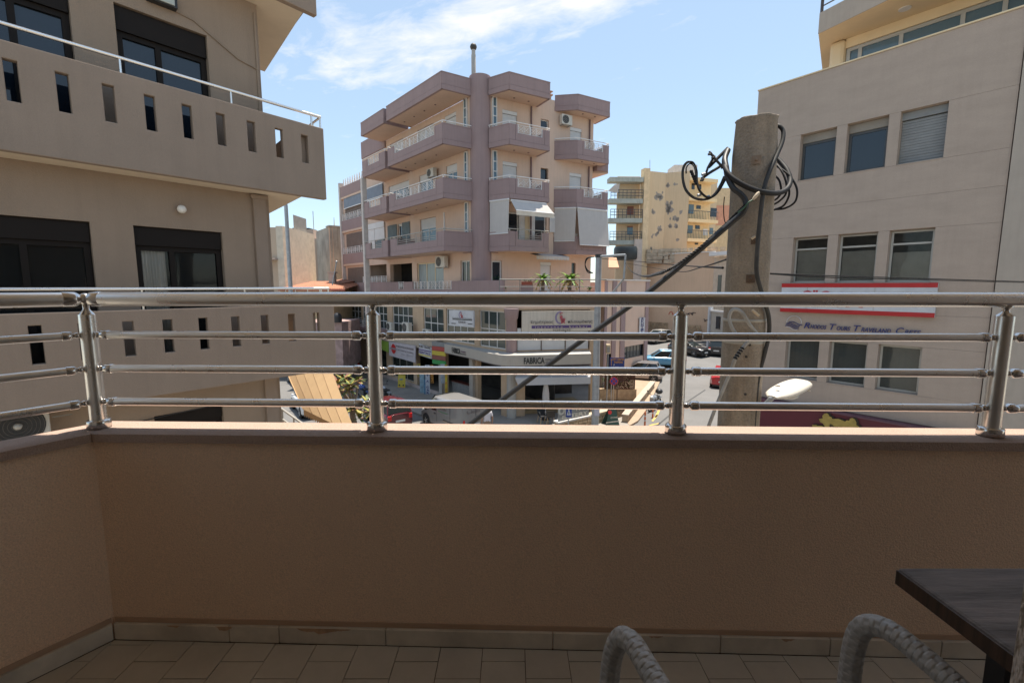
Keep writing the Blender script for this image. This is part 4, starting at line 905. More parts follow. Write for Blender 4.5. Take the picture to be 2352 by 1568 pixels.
text('IONIOS', LR, 2.1, 3.1, 5.03, 5.14, -.33, ink2, 'lettering', bs, .01)
def dp_logo(par, fr, uc, zc, r, off):
    m_ = MB(); P = [fr(uc + r * math.cos(R(a)) * .95, off, zc + r * math.sin(R(a)) * 1.1) for a in range(80, 300, 10)] + [fr(uc + .08 * r + r * .72 * math.cos(R(a)), off, zc + r * math.sin(R(a)) * .9) for a in range(290, 80, -10)]
    m_.plate(P, (fr.n[0] * .01, fr.n[1] * .01, 0)); m_.build('emblem', lil, par)
    text('\u03b4', fr, uc - .25 * r, uc + .5 * r, zc - .35 * r, zc + .85 * r, off - .004, pinkr, 'lettering', par, .01, bold=.0); text('\u03c0', fr, uc - .0 * r, uc + .85 * r, zc - 1.0 * r, zc - .1 * r, off - .004, pinkr, 'lettering', par, .01, bold=.0)
dp_logo(bs, LR, 2.50, 5.78, .33, -.335)
sm = thing('insurance_sign', 'small projecting white insurance sign with black bars beside the upper windows', 'sign', LL(-4.4, -.5, 4.9))
sa, sb_ = dp(1033, 730, 27.3), dp(1089, 728, 26.2); FS = Fr(sa.x, sa.y, sb_.x - sa.x, sb_.y - sa.y); W_ = (sb_ - sa).xy.length
zt_, zb_ = FS.uz(1060, 713)[1], FS.uz(1060, 749)[1]
MB().box(0, W_, -.06, .06, zb_, zt_, FS).build('board', white_s, sm); H_ = zt_ - zb_
MB().box(.15 * W_, .95 * W_, -.07, -.062, zb_ + .40 * H_, zb_ + .46 * H_, FS).build('black_bar', ink, sm)
MB().box(.1 * W_, .28 * W_, -.07, -.062, zb_ + .13 * H_, zb_ + .18 * H_, FS).build('black_bar', ink, sm); MB().box(.78 * W_, .96 * W_, -.07, -.062, zb_ + .16 * H_, zb_ + .21 * H_, FS).build('black_bar', ink, sm)
text('IONIOS', FS, .4 * W_, .68 * W_, zb_ + .2 * H_, zb_ + .34 * H_, -.065, ink2, 'lettering', sm, .01); text('\u03b4\u03b7\u03bc\u03ae\u03c4\u03c1\u03b9\u03bf\u03c2  \u03c0\u03bb\u03bf\u03c5\u03bc\u03ac\u03ba\u03b7\u03c2', FS, .14 * W_, .94 * W_, zb_ + .48 * H_, zb_ + .55 * H_, -.065, ink2, 'lettering', sm, .01)
dp_logo(sm, FS, .5 * W_, zb_ + .72 * H_, .17 * H_ * 1.2, -.066)
# cafe awning
aw = thing('awning', 'grey fabric awning with a deep valance under the FABRICA fascia', 'awning', LR(2.2, -1, 2))
q = [LR.uz(x, y, -1.2) for x, y in ((1183, 868), (1356, 865), (1356, 881), (1190, 885))]
m_ = MB(); m_.plate([LR(.3, -.02, 2.95), LR(q[0][0], -1.2, q[0][1]), LR(q[1][0], -1.2, q[1][1]), LR(4.45, -.02, 2.95)], (0, 0, -.02)); m_.build('fabric', grey_fab, aw)
m_ = MB(); m_.plate([LR(u, -1.215, z) for u, z in q][::-1], (LR.n[0] * .012, LR.n[1] * .012, 0)); m_.build('valance', grey_fab, aw)
m_ = MB()
for u in (.5, 1.8, 3.1, 4.2): m_.tube([LR(u, -.05, 2.9), LR(u, -1.18, q[0][1] - .03)], .02, 6)
m_.build('arm', white_p, aw)
# side awnings on the first balconies: white drop awnings
def drop(fr, P, label, val=True):
    t = thing('awning', label, 'awning', tuple(fr(*P[0])), 'white roll down awnings on the mauve building')
    Q = [fr(*p) for p in P]; n = Vector((fr.n[0], fr.n[1], 0)) * .015
    MB().plate(Q, n).build('fabric', white_fab, t); MB().tube([Q[0], Q[3]], .05, 8).build('roller', white_p, t); MB().tube([Q[1], Q[2]], .03, 6).build('bottom_bar', white_p, t); return t
t = drop(PR, [(.55, -1.42, 12.5), (.62, -1.95, 11.85), (3.25, -1.95, 11.85), (3.02, -1.42, 12.5)], 'white awning pushed outward over the balcony with table and chairs')
MB().plate([PR(.62, -1.96, 11.84), PR(.62, -1.96, 11.6), PR(3.25, -1.96, 11.6), PR(3.25, -1.96, 11.84)], (PR.n[0] * .01, PR.n[1] * .01, 0)).build('valance', mat('cream_valance', (.66, .58, .48), .9), t)
PRs = Fr(B1[0][0], B1[0][1], B1[1][0] - B1[0][0], B1[1][1] - B1[0][1]); LnS = (Vector(B1[1]) - Vector(B1[0])).length
drop(PRs, [(.05, -.02, 12.55), (.05, -.02, 10.62), (LnS - .05, -.05, 10.62), (LnS, -.02, 12.55)], 'flat white side curtain next to the round stair tower')
PCs = Fr(C1[0][0], C1[0][1], C1[1][0] - C1[0][0], C1[1][1] - C1[0][1]); LnC = (Vector(C1[1]) - Vector(C1[0])).length
drop(PCs, [(.05, -.02, 12.55), (.05, -.04, 10.45), (LnC - .08, -.05, 10.45), (LnC, -.02, 12.55)], 'left hand white drop curtain of the far right balcony')
drop(PR, [(5.74, -.95, 12.55), (5.80, -1.2, 10.2), (8.28, -1.2, 10.2), (8.26, -.95, 12.55)], 'wide white drop curtain covering the far right balcony front')
t = thing('awning', 'small cream awning with scalloped edge rolled in above the terrace door', 'awning', PR(4, -.5, 9.3))
MB().plate([PR(2.75, -.02, 9.62), PR(2.75, -.75, 9.45), PR(5.3, -.75, 9.42), PR(5.3, -.02, 9.62)], (0, 0, -.03)).build('fabric', white_fab, t)
m_ = MB()
for i in range(11):
    a = 2.77 + .23 * i; m_.plate([PR(a, -.77, 9.42), PR(a, -.77, 9.26), PR(a + .06, -.77, 9.20), PR(a + .16, -.77, 9.20), PR(a + .22, -.77, 9.26), PR(a + .22, -.77, 9.42)], (PR.n[0] * .01, PR.n[1] * .01, 0))
m_.build('valance', white_fab, t)
ac_unit(PL, -3.85, -.05, 14.62, 'outdoor unit beside a window of the second floor, left face')
ac_unit(PL, -2.85, -.05, 8.76, 'outdoor unit over the terrace, under the lowest left balcony', 1.1, .72)
ac_unit(PR, 5.25, -.0, 17.75, 'outdoor unit under the top right roof slab', .8, .6)
ac_unit(LL, -13.0, -.3, 4.2, 'outdoor unit on the ledge in front of the shop windows, left one', .8, .6); ac_unit(LL, -10.4, -.3, 4.2, 'outdoor unit on the ledge in front of the shop windows, middle one', .95, .75); ac_unit(LL, -7.6, -.3, 4.1, 'outdoor unit on the ledge in front of the shop windows, right one', .8, .55)

# ================================================================== BACKGROUND BUILDINGS
def seg(p0, p1): return Fr(p0.x, p0.y, p1.x - p0.x, p1.y - p0.y), (p1.xy - p0.xy).length
def zat(X, Y, y): return dp(X, Y, y).z
# beige blocks behind the left building
t = thing('blank_walled_building', 'beige block with stepped roof edge behind the left balcony', 'building', dp(690, 650, 50))
fr, Ln = seg(dp(640, 600, 50), dp(757, 600, 50)); fr0, L0 = fr, Ln
u1 = fr.uz(721, 560)[0]; z1, z2 = fr.uz(700, 527)[1], fr.uz(740, 548)[1]
m_ = MB(); m_.box(0, u1, 0, 9, 1.5, z1, fr); m_.box(u1, Ln, 0, 9, 1.5, z2, fr); m_.build('wall', mat('pinkish_beige_render', (.46, .355, .285), .92, var=.05, vs=.2, streak=.06), t)
m_ = MB(); zz = fr.uz(670, 518)[1]; u0 = fr.uz(672, 518)[0]; m_.box(u0 - 1, u0 + .9, 2, 4, z1, zz, fr); m_.build('water_tank', black_p, t)
m_ = MB(); u0 = fr.uz(700, 480)[0]; m_.tube([fr(u0, 2, z1), fr(u0, 2, fr.uz(700, 478)[1])], .04, 5); m_.build('aerial', galv, t)
t = thing('blank_walled_building', 'plain beige wall with an edge coloured as sunlit and roof stairs just right of the left building', 'building', dp(630, 650, 38))
fr, Ln = seg(dp(560, 600, 38), dp(655, 600, 38)); z1 = fr.uz(640, 587)[1]; z1 = fr.uz(640, 522)[1]
m_ = MB(); m_.box(0, Ln - .6, 0, 6, 1, z1, fr); m_.build('wall', mat('sand_render', (.50, .385, .285), .92, var=.05, vs=.2, streak=.05), t)
m_ = MB(); m_.box(Ln - .6, Ln - .05, -.06, 6, 1, z1 + .1, fr); m_.build('edge_strip', mat('sunlit_edge_render', (.62, .54, .43), .9), t)  # sunlight on the edge put into a paler render colour
m_ = MB(); a = fr.uz(640, 500)[0]; m_.box(a, Ln - .3, 2.5, 5, z1, fr.uz(650, 482)[1], fr); m_.build('roof_room', mat('roof_room_grey', (.30, .28, .26), .9), t)
m_ = MB()
for k in range(4):
    zz = z1 + .25 + .35 * k; m_.tube([fr(Ln - 5.5, .3, zz + .6), fr(Ln - 2.6, .3, zz)], .03, 5)
m_.tube([fr(Ln - 5.5, .1, z1 + 1.9), fr(Ln - 1.6, .1, z1 + .05)], .06, 5); m_.build('stair_railing', white_p, t)
m_ = MB(); u0 = fr.uz(622, 596)[0]; m_.box(u0 - 1.2, u0 + .6, -1.0, 0, fr.uz(622, 597)[1], fr.uz(622, 593)[1], fr); m_.build('canopy', grey_c, t)
t = thing('weathered_building', 'grey stained block with peeling plaster left of the mauve building', 'building', dp(770, 600, 46))
fr, Ln = seg(dp(747, 600, 47), dp(760, 600, 45)); zt = fr.uz(756, 521)[1]
m_ = MB(); m_.box(0, Ln, 0, .3, 1.5, zt, fr); m_.build('side_wall', mat('pale_ochre_render', (.62, .42, .30), .92, var=.1, vs=.4, streak=.12), t)
fr2, L2 = seg(dp(760.5, 600, 45), dp(800, 600, 46)); m_ = MB(); m_.box(0, L2, 0, 5, 1.5, zt + .02, fr2); m_.build('wall', mat('peeling_render', (.42, .37, .31), .95, var=.3, vs=.55, streak=.35), t)
m_ = MB(); m_.box(-.1, L2, -.08, 1, zt + .02, zt + .15, fr2); m_.lathe(fr2(.6, .5, zt + .1), [(.15, 0), (.05, .2), (.02, .9)], 8); m_.lathe(fr2(3.2, .5, zt + .1), [(.25, 0), (.25, .3), (.4, .35)], 8); m_.build('parapet_cap', grey_c, t)
t = thing('tiled_roof_house', 'low house with a bright orange clay tile roof under the beige blocks', 'building', dp(730, 655, 40))
A, B, Cc, Dd = dp(640, 664.5, 37), dp(792, 664.5, 37), dp(792, 646, 44), dp(640, 650, 44)
fr = Fr(A.x, 37, 1, 0); wd = B.x - A.x; z0, z1 = zat(720, 664.5, 37), zat(720, 648, 43)
u_ = fr.uz(764, 700, .2)[0]; m_ = MB(); m_.box(0, u_, .2, 8, 1, z0 - .05, fr); m_.box(u_, wd, 5, 8, 5.5, z0 - .05, fr); m_.build('wall', mat('ochre_house_wall', (.55, .42, .25), .9), t)
n = 34
for r_ in range(7):
    m_ = MB(); ya, yb = r_ * .86, r_ * .86 + .95; za, zb2 = z0 + (z1 - z0) * ya / 6, z0 + (z1 - z0) * yb / 6
    for i in range(n):
        a = wd * i / n; b_ = wd * (i + .92) / n; mm = (a + b_) / 2
        m_.add([fr(a, ya, za + .02), fr(mm, ya, za + .12), fr(b_, ya, za + .02), fr(a, yb, zb2), fr(mm, yb, zb2 + .10), fr(b_, yb, zb2)], [(0, 1, 4, 3), (1, 2, 5, 4), (0, 2, 1)])
    m_.build('tile_row', red_tile, t)
p_ = dp(775, 742, 33); q_ = MB(); q_.box(p_.x - 3, p_.x + .3, 33, 37, 1.5, p_.z + .05); q_.build('low_flat_roof', mat('pinkish_screed', (.36, .25, .23), .95, var=.3, vs=2), None, label='low pinkish flat roof beyond the corner of the left balcony', cat='building')
c_ = dp(775, 729, 32.9); MB().ball(c_, .32, 14, (1, 1, 1.1)).lathe((c_.x, c_.y, c_.z - .35), [(.30, 0), (.32, .35)], 14).build('water_tank', black_p, None, label='black domed water tank seen past the left balcony corner', cat='water tank')
p_ = dp(789, 792, 37); MB().box(p_.x - .55, p_.x + .55, 37, 37.2, p_.z - 1.2, p_.z + .45).build('blue_shop_board', mat('board_teal', (.03, .15, .24), .6), None, label='teal blue board on the far street left of the shops', cat='sign')
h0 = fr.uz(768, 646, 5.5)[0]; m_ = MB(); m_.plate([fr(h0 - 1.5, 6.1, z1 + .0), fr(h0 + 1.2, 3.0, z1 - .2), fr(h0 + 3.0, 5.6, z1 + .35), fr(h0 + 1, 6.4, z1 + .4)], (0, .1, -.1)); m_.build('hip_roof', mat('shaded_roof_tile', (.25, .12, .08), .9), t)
m_ = MB(); cx = fr.uz(761, 635, 4)[0]; m_.box(cx - .25, cx + .25, 4, 4.5, z1 - .3, zat(760, 627, 41), fr); m_.box(cx - .33, cx + .33, 3.9, 4.6, zat(760, 627, 41), zat(760, 626, 41) + .08, fr); m_.build('chimney', grey_c, t)
m_ = MB(); m_.box(0, wd, -.12, .1, z0 - .12, z0 + .02, fr); m_.build('gutter', mat('red_gutter', (.4, .12, .08), .6), t)
t = thing('street_pole', 'grey pole standing in front of the beige blocks by the left building', 'pole', gp(664, 900, 0))
a, b_ = dp(658, 470, 30), dp(668, 700, 30); m_ = MB(); m_.lathe((a.x * .5 + b_.x * .5, 30, 0), [(.17, 0), (.11, a.z)], 14)
m_.build('shaft', galv, t)
m_ = MB(); A = dp(763, 655, 32); B = dp(773, 601, 32); m_.tube([A, B], .035, 6); m_.ball(B, .08, 8); m_.build('slanted_mast', galv, None, label='thin slanted mast with a small knob above the orange roof', cat='mast')

# yellow stained block of flats
t = thing('apartment_building', 'yellow apartment block with peeling grey patches on its blank wall, far right of centre', 'building', dp(1500, 700, 62))
cz_ = lambda x, y: ((2200 + x / 2.613) / 1.6327, (550 + y / 2.613) / 1.6327)
def S(x0, y0, d0, x1, y1, d1): return seg(dp(*cz_(x0, y0), d0), dp(*cz_(x1, y1), d1))
fr1, L1 = S(600, 600, 61, 765, 600, 61.9); fr2, L2 = S(765, 600, 61.9, 998, 600, 60.9)
m_ = MB(); zt1 = fr1.uz(*cz_(610, 238))[1]; zt2 = fr2.uz(*cz_(930, 240))[1]
m_.box(0, L1, 0, .4, 1, zt1, fr1); m_.box(0, L2, 0, .4, 1, zt1 - .02, fr2); m_.build('blank_wall', yellow_w, t)
fr3, L3 = S(545, 600, 60.4, 600, 600, 60.6); m_ = MB(); m_.box(0, L3, -.3, .6, 1, fr3.uz(*cz_(570, 215))[1], fr3); m_.build('corner_pier', mat('yellow_pier', (.70, .53, .33), .9, streak=.15), t)
m_ = MB(); q0 = dp(*cz_(990, 600), 63.2); q1 = dp(*cz_(1270, 600), 65.5); m_.prism([tuple(fr1(0, .41, 0).xy), tuple(fr1(L1, .42, 0).xy), (q0.x - .6, q0.y - .6), tuple(q0.xy), tuple(q1.xy), (q1.x, 76), (q0.x - 5, 76)], 1, zt1 - .3); m_.build('core', yellow_w, t)
m_ = MB(); fr4, L4 = S(860, 200, 70, 1085, 200, 70); m_.box(0, L4, 0, 3, zt1 - 3, fr4.uz(*cz_(900, 178))[1], fr4); m_.build('roof_room', mat('pale_grey_render', (.5, .48, .46), .9), t)
m_ = MB(); m_.tube([dp(*cz_(620, 235), 66), dp(*cz_(620, 130), 66)], .04, 5); m_.build('aerial', galv, t)
# peeling patches: raised flakes of grey render
rr = random.Random(3); pt = mat('grey_peeling_patch', (.30, .27, .24), .95, var=.2)
for (x, y, wx, wy, k) in ((715, 480, 45, 45, 8), (655, 630, 22, 30, 4), (810, 600, 32, 75, 14), (850, 705, 60, 14, 6), (800, 370, 20, 15, 3), (700, 825, 45, 45, 8), (885, 780, 26, 14, 3), (810, 780, 14, 22, 2), (920, 645, 8, 12, 1), (895, 895, 8, 18, 1), (660, 865, 25, 18, 3), (870, 370, 20, 6, 2), (620, 1000, 26, 10, 3)):
    m_ = MB()
    for _ in range(k):
        cx, cy = x + rr.uniform(-wx, wx) * .8, y + rr.uniform(-wy, wy) * .8; fr, = (fr1,) if cx < 765 else (fr2,)
        u, z = fr.uz(*cz_(cx, cy)); n = rr.randint(6, 9); ra = rr.uniform(.12, .42)
        m_.plate([fr(u + ra * rr.uniform(.5, 1.2) * math.cos(2 * math.pi * i / n) * .8, -.012, z + ra * rr.uniform(.5, 1.3) * math.sin(2 * math.pi * i / n)) for i in range(n)], (fr.n[0] * .01, fr.n[1] * .01, 0))
    o = m_.build('peeled_patch', pt, t); o['kind'] = 'stuff'
# left balcony face
fr5, L5 = S(232, 600, 60, 545, 600, 60.2)
zz = [fr5.uz(*cz_(400, y))[1] for y in (1000, 945, 730, 540, 330)]
m_ = MB(); m_.box(1.2, L5, 1.2, 1.5, 1, fr5.uz(*cz_(400, 270))[1], fr5); m_.build('balcony_wall', yellow_w, t)
dark_rail = mat('dark_railing', (.06, .065, .08), .5)
for i, (za, tilt) in enumerate(((zz[1], 0), (zz[2], 0), (zz[3], 0), (zz[4], 0))):
    m_ = MB(); m_.box(-.2 + (0 if i < 3 else -.0), L5, -.2, 1.2, za - .2, za + .35, fr5); m_.build('balcony_slab', mat('pale_green_slab', (.40, .41, .36), .9, streak=.2), t)
    if i < 3:
        g = MB()
        for q in (1.45, 1.1, .75): g.tube([fr5(0, -.15, za + q), fr5(L5, -.15, za + q)], .04, 5)
        for q in range(9): g.tube([fr5(L5 * q / 8, -.15, za + .3), fr5(L5 * q / 8, -.15, za + 1.45)], .035, 5)
        g.build('railing', dark_rail, t)
for (x0, x1, y0, y1, mm) in ((398, 458, 585, 665, mat('brick_red_shutter', (.25, .10, .07), .8)), (398, 450, 790, 865, glass_b), (398, 450, 778, 792, mat('brick_red_shutter', (.25, .1, .07)))):
    a, zt_ = fr5.uz(*cz_(x0, y0), 1.2); b_, zb_ = fr5.uz(*cz_(x1, y1), 1.2); MB().box(a, b_, 1.14, 1.199, zb_, zt_, fr5).build('window', mm, t)
m_ = MB(); m_.plate([dp(*cz_(210, 435), 58.5), dp(*cz_(315, 455), 60), dp(*cz_(325, 362), 60), dp(*cz_(275, 372), 59)], (0, .05, 0)); m_.build('roof_awning', white_fab, t)
m_ = MB(); u0 = fr5.uz(*cz_(505, 980), -.4)[0]; m_.box(u0 - .5, u0 + .5, -.5, -.25, 1, fr5.uz(*cz_(505, 905), -.4)[1], fr5); m_.build('duct', mat('striped_duct', (.55, .45, .38), .8), t)
# right balcony face
fr6, L6 = S(998, 600, 60.9, 1290, 600, 62.6)
m_ = MB(); m_.box(0, L6 * .95, 1.2, 1.5, 1, fr6.uz(*cz_(1100, 275))[1], fr6); m_.build('balcony_wall', mat('bright_yellow_plaster', (.76, .58, .34), .9, var=.05), t)
for i, y in enumerate((925, 735, 525, 330)):
    za = fr6.uz(*cz_(1130, y))[1]; m_ = MB(); m_.box(0, L6 * (1 if i < 2 else .93), -.1, 1.2, za - .12, za + .3, fr6); m_.build('balcony_slab', mat('bright_yellow_plaster', (.76, .58, .34)), t)
    if i < 2:
        g = MB()
        for q in (1.35,): g.tube([fr6(0, 0, za + q), fr6(L6, 0, za + q)], .045, 5)
        for q in range(20): g.tube([fr6(L6 * q / 19, 0, za + .28), fr6(L6 * q / 19, 0, za + 1.35)], .025, 4)
        g.build('railing', dark_rail, t)
for (x0, x1, y0, y1, mm) in ((1000, 1045, 565, 660, glass_b), (1075, 1115, 575, 612, glass_d), (1215, 1270, 600, 690, glass_d), (990, 1035, 770, 850, glass_b), (1065, 1105, 770, 808, glass_d), (1140, 1180, 805, 870, white_p), (1205, 1235, 795, 860, glass_b), (1030, 1055, 360, 420, glass_d), (1090, 1120, 370, 420, glass_d), (1060, 1090, 930, 960, glass_d)):
    a, zt_ = fr6.uz(*cz_(x0, y0), 1.2); b_, zb_ = fr6.uz(*cz_(x1, y1), 1.2); w_ = MB().box(a, b_, 1.14, 1.199, zb_, zt_, fr6).build('window', mm, t)
t = thing('apartment_building', 'distant yellowish block behind the concrete pole with red brick corner', 'building', dp(1640, 640, 80))
frx, Lx = S(1215, 600, 78, 1400, 600, 78); m_ = MB(); m_.box(0, Lx, 0, 6, 1, frx.uz(*cz_(1350, 405))[1], frx); m_.build('wall', mat('pale_yellow_render', (.60, .45, .28), .9), t)
m_ = MB(); a, z_ = frx.uz(*cz_(1275, 575)); m_.box(a, a + 2.2, -.05, 0, frx.uz(*cz_(1275, 770))[1], z_, frx); m_.build('brick_strip', mat('salmon_brick', (.6, .3, .2), .9), t)
# peach boundary building with rubble base
t = thing('peach_walled_building', 'long low peach wall with graffiti and rubble stone base behind the parked cars', 'building', dp(1530, 700, 60))
frp, Lp = seg(dp(1380, 650, 66), dp(1638, 650, 55)); ztp = frp.uz(1600, 581)[1]
m_ = MB(); m_.box(0, Lp, 0, 8, .5, ztp, frp); m_.build('wall', peach_w, t)
m_ = MB(); m_.box(-.0, Lp + .05, -.12, .3, ztp, ztp + .12, frp); m_.build('coping', mat('white_coping', (.65, .62, .58)), t)
for (x0, x1, y0, y1) in ((1489, 1533, 738, 764), (1574, 1611, 743, 766)):
    a, zt_ = frp.uz(x0, y0); b_, zb_ = frp.uz(x1, y1 + 25); rr = random.Random(x0); z = zb_
    st = MB()
    while z < zt_ - .1:
        h = min(rr.uniform(.25, .42), zt_ - z); u = a
        while u < b_ - .15:
            wd = min(rr.uniform(.35, .7), b_ - u); d_ = rr.uniform(.08, .15); st.box(u + .02, u + wd - .02, -d_, -.001, z + .02, z + h - .02, frp); u += wd
        z += h
    o = st.build('rubble_base', stone, t, bevel=.03); o['kind'] = 'stuff'
gf = mat('graffiti_paint', (.06, .05, .05), .8); gr = mat('graffiti_red', (.5, .08, .05), .8)
zc_ = lambda x, y: (1347.4 + x / 4.923, 673.7 + y / 4.923)
def scr(pts, m, nm='graffiti'):
    P = []; 
    for x, y in pts: u, z = frp.uz(*zc_(x, y), -.02); P.append(frp(u, -.02, z))
    MB().tube(curve_pts(P, 5), .045, 5).build(nm, m, t)
scr([(930, 240), (940, 215), (960, 208), (975, 222), (978, 240), (965, 228)], gr); scr([(1130, 225), (1165, 240), (1150, 225), (1175, 222), (1195, 240), (1180, 228), (1205, 218), (1235, 222)], gf); scr([(1205, 218), (1195, 248)], gf); scr([(1325, 290), (1340, 300), (1335, 318), (1360, 300), (1385, 305)], gf)
# rubble wall on top of the peach building and its tank and awning
m_ = MB(); frs, Ls = S(590, 1000, 60, 1345, 1000, 56); za = frs.uz(*cz_(700, 1065))[1]; zb_ = frs.uz(*cz_(700, 1000))[1]; rr = random.Random(5)
u = 0
while u < Ls:
    for k in range(4): m_.box(u, u + rr.uniform(.5, .8), -rr.uniform(0, .08), .4, za - 1 + (zb_ - za + 1) * k / 4, za - 1 + (zb_ - za + 1) * (k + .93) / 4, frs)
    u += .72
o = m_.build('rubble_parapet', mat('grey_rubble', (.42, .34, .25), .95, var=.35, vs=2), t); o['kind'] = 'stuff'
tk = dp(*cz_(380, 1060), 57); th = zat(*cz_(380, 980), 57) - tk.z
m_ = MB(); m_.lathe((tk.x, tk.y, tk.z - .6), [(1.3, 0), (1.42, .2), (1.42, th + .35), (1.3, th + .6)], 20); m_.build('water_tank', mat('black_tank', (.025, .03, .03), .5), None, label='black water tank on the roof left of the yellow block', cat='water tank')
aw2 = dp(1398, 600, 50)
m_ = MB(); m_.plate([dp(1398, 592, 52), dp(1398, 614, 48), dp(1422, 614, 48), dp(1416, 592, 52)], (0, .03, 0)); m_.plate([dp(1398, 614, 48), dp(1398, 617, 48), dp(1422, 617, 48), dp(1422, 614, 48)], (0, .03, 0))
m_.build('awning', mat('orange_awning', (.50, .28, .17), .9), None, label='faded orange awning on the peach building beside the metal pole', cat='awning')
# grey house between the peach wall and the concrete pole
t = thing('house', 'small grey white house with dark window squeezed beside the concrete pole', 'house', dp(1650, 760, 50))
frh, Lh = seg(dp(1631, 740, 51), dp(1700, 740, 45)); m_ = MB(); m_.box(0, Lh, 0, 5, .5, frh.uz(1645, 716)[1], frh); m_.build('wall', mat('grey_house_wall', (.42, .38, .33), .9, streak=.15), t)
a, zt_ = frh.uz(1646, 726); b_, zb_ = frh.uz(1654, 757); MB().box(a, b_, -.05, -.003, zb_, zt_, frh).build('window', glass_d, t); MB().box(-.2, .15, -.2, .2, .5, frh.uz(1633, 700)[1], frh).build('corner_pillar', mat('pale_blue_grey', (.5, .52, .55), .8), t); MB().box(0, Lh, -.15, 0, frh.uz(1645, 716)[1], frh.uz(1645, 716)[1] + .2, frh).build('cornice', white_p, t)
t = thing('house', 'pale upper house wall with white canopy between peach wall and concrete pole', 'house', dp(1655, 640, 55))
frh, Lh = seg(dp(1638.5, 640, 55), dp(1720, 640, 50)); m_ = MB(); m_.box(0, Lh, 0, 5, .5, frh.uz(1650, 590)[1], frh); m_.build('wall', mat('cream_house_wall', (.58, .48, .38), .9, streak=.15), t)
m_ = MB(); m_.box(.2, Lh, -1, 0, frh.uz(1650, 588)[1], frh.uz(1650, 580)[1], frh); m_.build('canopy', white_p, t); a, zt_ = frh.uz(1650, 632); b_, zb_ = frh.uz(1656, 670); MB().box(a, b_, -.05, -.003, zb_ - 1, zt_, frh).build('door', glass_d, t)

# ================================================================== CONCRETE POLE WITH CABLES (near, right of centre)
PX, PY = 2.045, 4.0
cp = thing('concrete_utility_pole', 'stained concrete utility pole wrapped in black cables in front of the right building', 'utility pole', (PX, PY, 0))
m_ = MB(); n = 40; V = []; zs_ = [0, 3, 5, 6, 6.6, 7.2, 7.8, 8.3, 8.6, 8.87, 8.886, 8.892]
rr = random.Random(2); jt = [.004 * math.sin(j * .9) + .003 * math.sin(j * 2.3) for j in range(n)]
for k, z in enumerate(zs_):
    r_ = .1715 - .0002 * z - (.005 if k == len(zs_) - 2 else .014 if k >= len(zs_) - 3 else 0)
    for j in range(n):
        a = 2 * math.pi * j / n; q = r_ * (1 + (.004 if j % 10 == 0 else 0)); zz_ = z + (jt[j] + .012 * math.sin(a + .4) if k >= len(zs_) - 3 else 0)
        V.append((PX + q * math.cos(a), PY + q * math.sin(a), zz_))
m_.add(V, [(i * n + j, i * n + (j + 1) % n, (i + 1) * n + (j + 1) % n, (i + 1) * n + j) for i in range(len(zs_) - 1) for j in range(n)], 0, True); m_.add(V[-n:], [tuple(range(n))])
m_.build('shaft', concrete, cp)
def onp(X, Y, out=.0):                       # point on the visible side of the pole
    d = ray(X, Y); b_ = (d.x * PX + d.y * PY); aa = d.x ** 2 + d.y ** 2; z = EYE + d.z * PY / d.y; r_ = .1715 - .0002 * z + out
    disc = b_ * b_ - aa * (PX * PX + PY * PY - r_ * r_)
    if disc <= 0: t = b_ / aa
    else: t = (b_ - math.sqrt(disc)) / aa
    return Vector((0, 0, EYE)) + d * t
fpl = Vector((-PX, -PY, 0)).normalized(); side = Vector((-fpl.y, fpl.x, 0))
def plate_on(X, Y, w_, h_, m, nm):
    c = onp(X, Y, .004); b = MB(); b.plate([c - side * w_ - Vector((0, 0, h_)), c + side * w_ - Vector((0, 0, h_)), c + side * w_ + Vector((0, 0, h_)), c - side * w_ + Vector((0, 0, h_))][::-1], fpl * .006)
    b.ball(c + fpl * .012, .012, 8); return b.build(nm, m, cp)
plate_on(1737, 367, .034, .034, mat('rust_stained_plate', (.25, .18, .125), .9, var=.2, vs=15), 'step_plate'); plate_on(1734, 552, .028, .03, rust, 'step_plate'); plate_on(1724, 640, .034, .034, rust, 'step_plate')
for X, Y in ((1714, 819), (1712, 905), (1722, 792)):
    c = onp(X, Y, .001); MB().lathe(c, [(.011, 0), (.011, .003)], 12, axis=fpl).build('bolt_hole', black_p, cp)
m_ = MB(); z_ = onp(1700, 740).z
for zz_ in (z_, z_ - .17, z_ - .19): m_.lathe((PX, PY, zz_), [(.170, 0), (.1735, .004), (.1735, .022), (.170, .026)], 36)
m_.build('steel_strap', mat('strap_galvanised', (.35, .32, .27), .6, .3), cp)
def cable(P, r, m, label, twist=False, cat='cable', n=10, on=None):
    Q = curve_pts(P, n); o_ = MB().tube(Q, r, 10).build('cable', m, None, label=label, cat=cat, group='cables around the concrete pole'); return o_
dy = lambda X, Y, y: dp(X, Y, y)
halfsun = mat('weathered_cable', (.045, .043, .04), .6, var=.6, vs=3, spec=.3)
cable([dy(1768, 300, 4.02), dy(1778, 291, 3.98), dy(1790, 290, 3.95), dy(1799, 302, 3.93), dy(1797, 325, 3.9), dy(1785, 355, 3.86), dy(1769, 390, 3.81), dy(1757, 425, 3.78), dy(1750, 465, 3.77), dy(1744, 520, 3.765), dy(1739, 580, 3.76), dy(1738, 625, 3.76), dy(1746, 660, 3.77), dy(1757, 695, 3.80), dy(1766, 730, 3.84), dy(1766, 770, 3.86), dy(1757, 810, 3.86), dy(1740, 880, 3.86), dy(1730, 1000, 3.86)], .0165, halfsun, 'thick cable hooked over the pole top and running down its front')
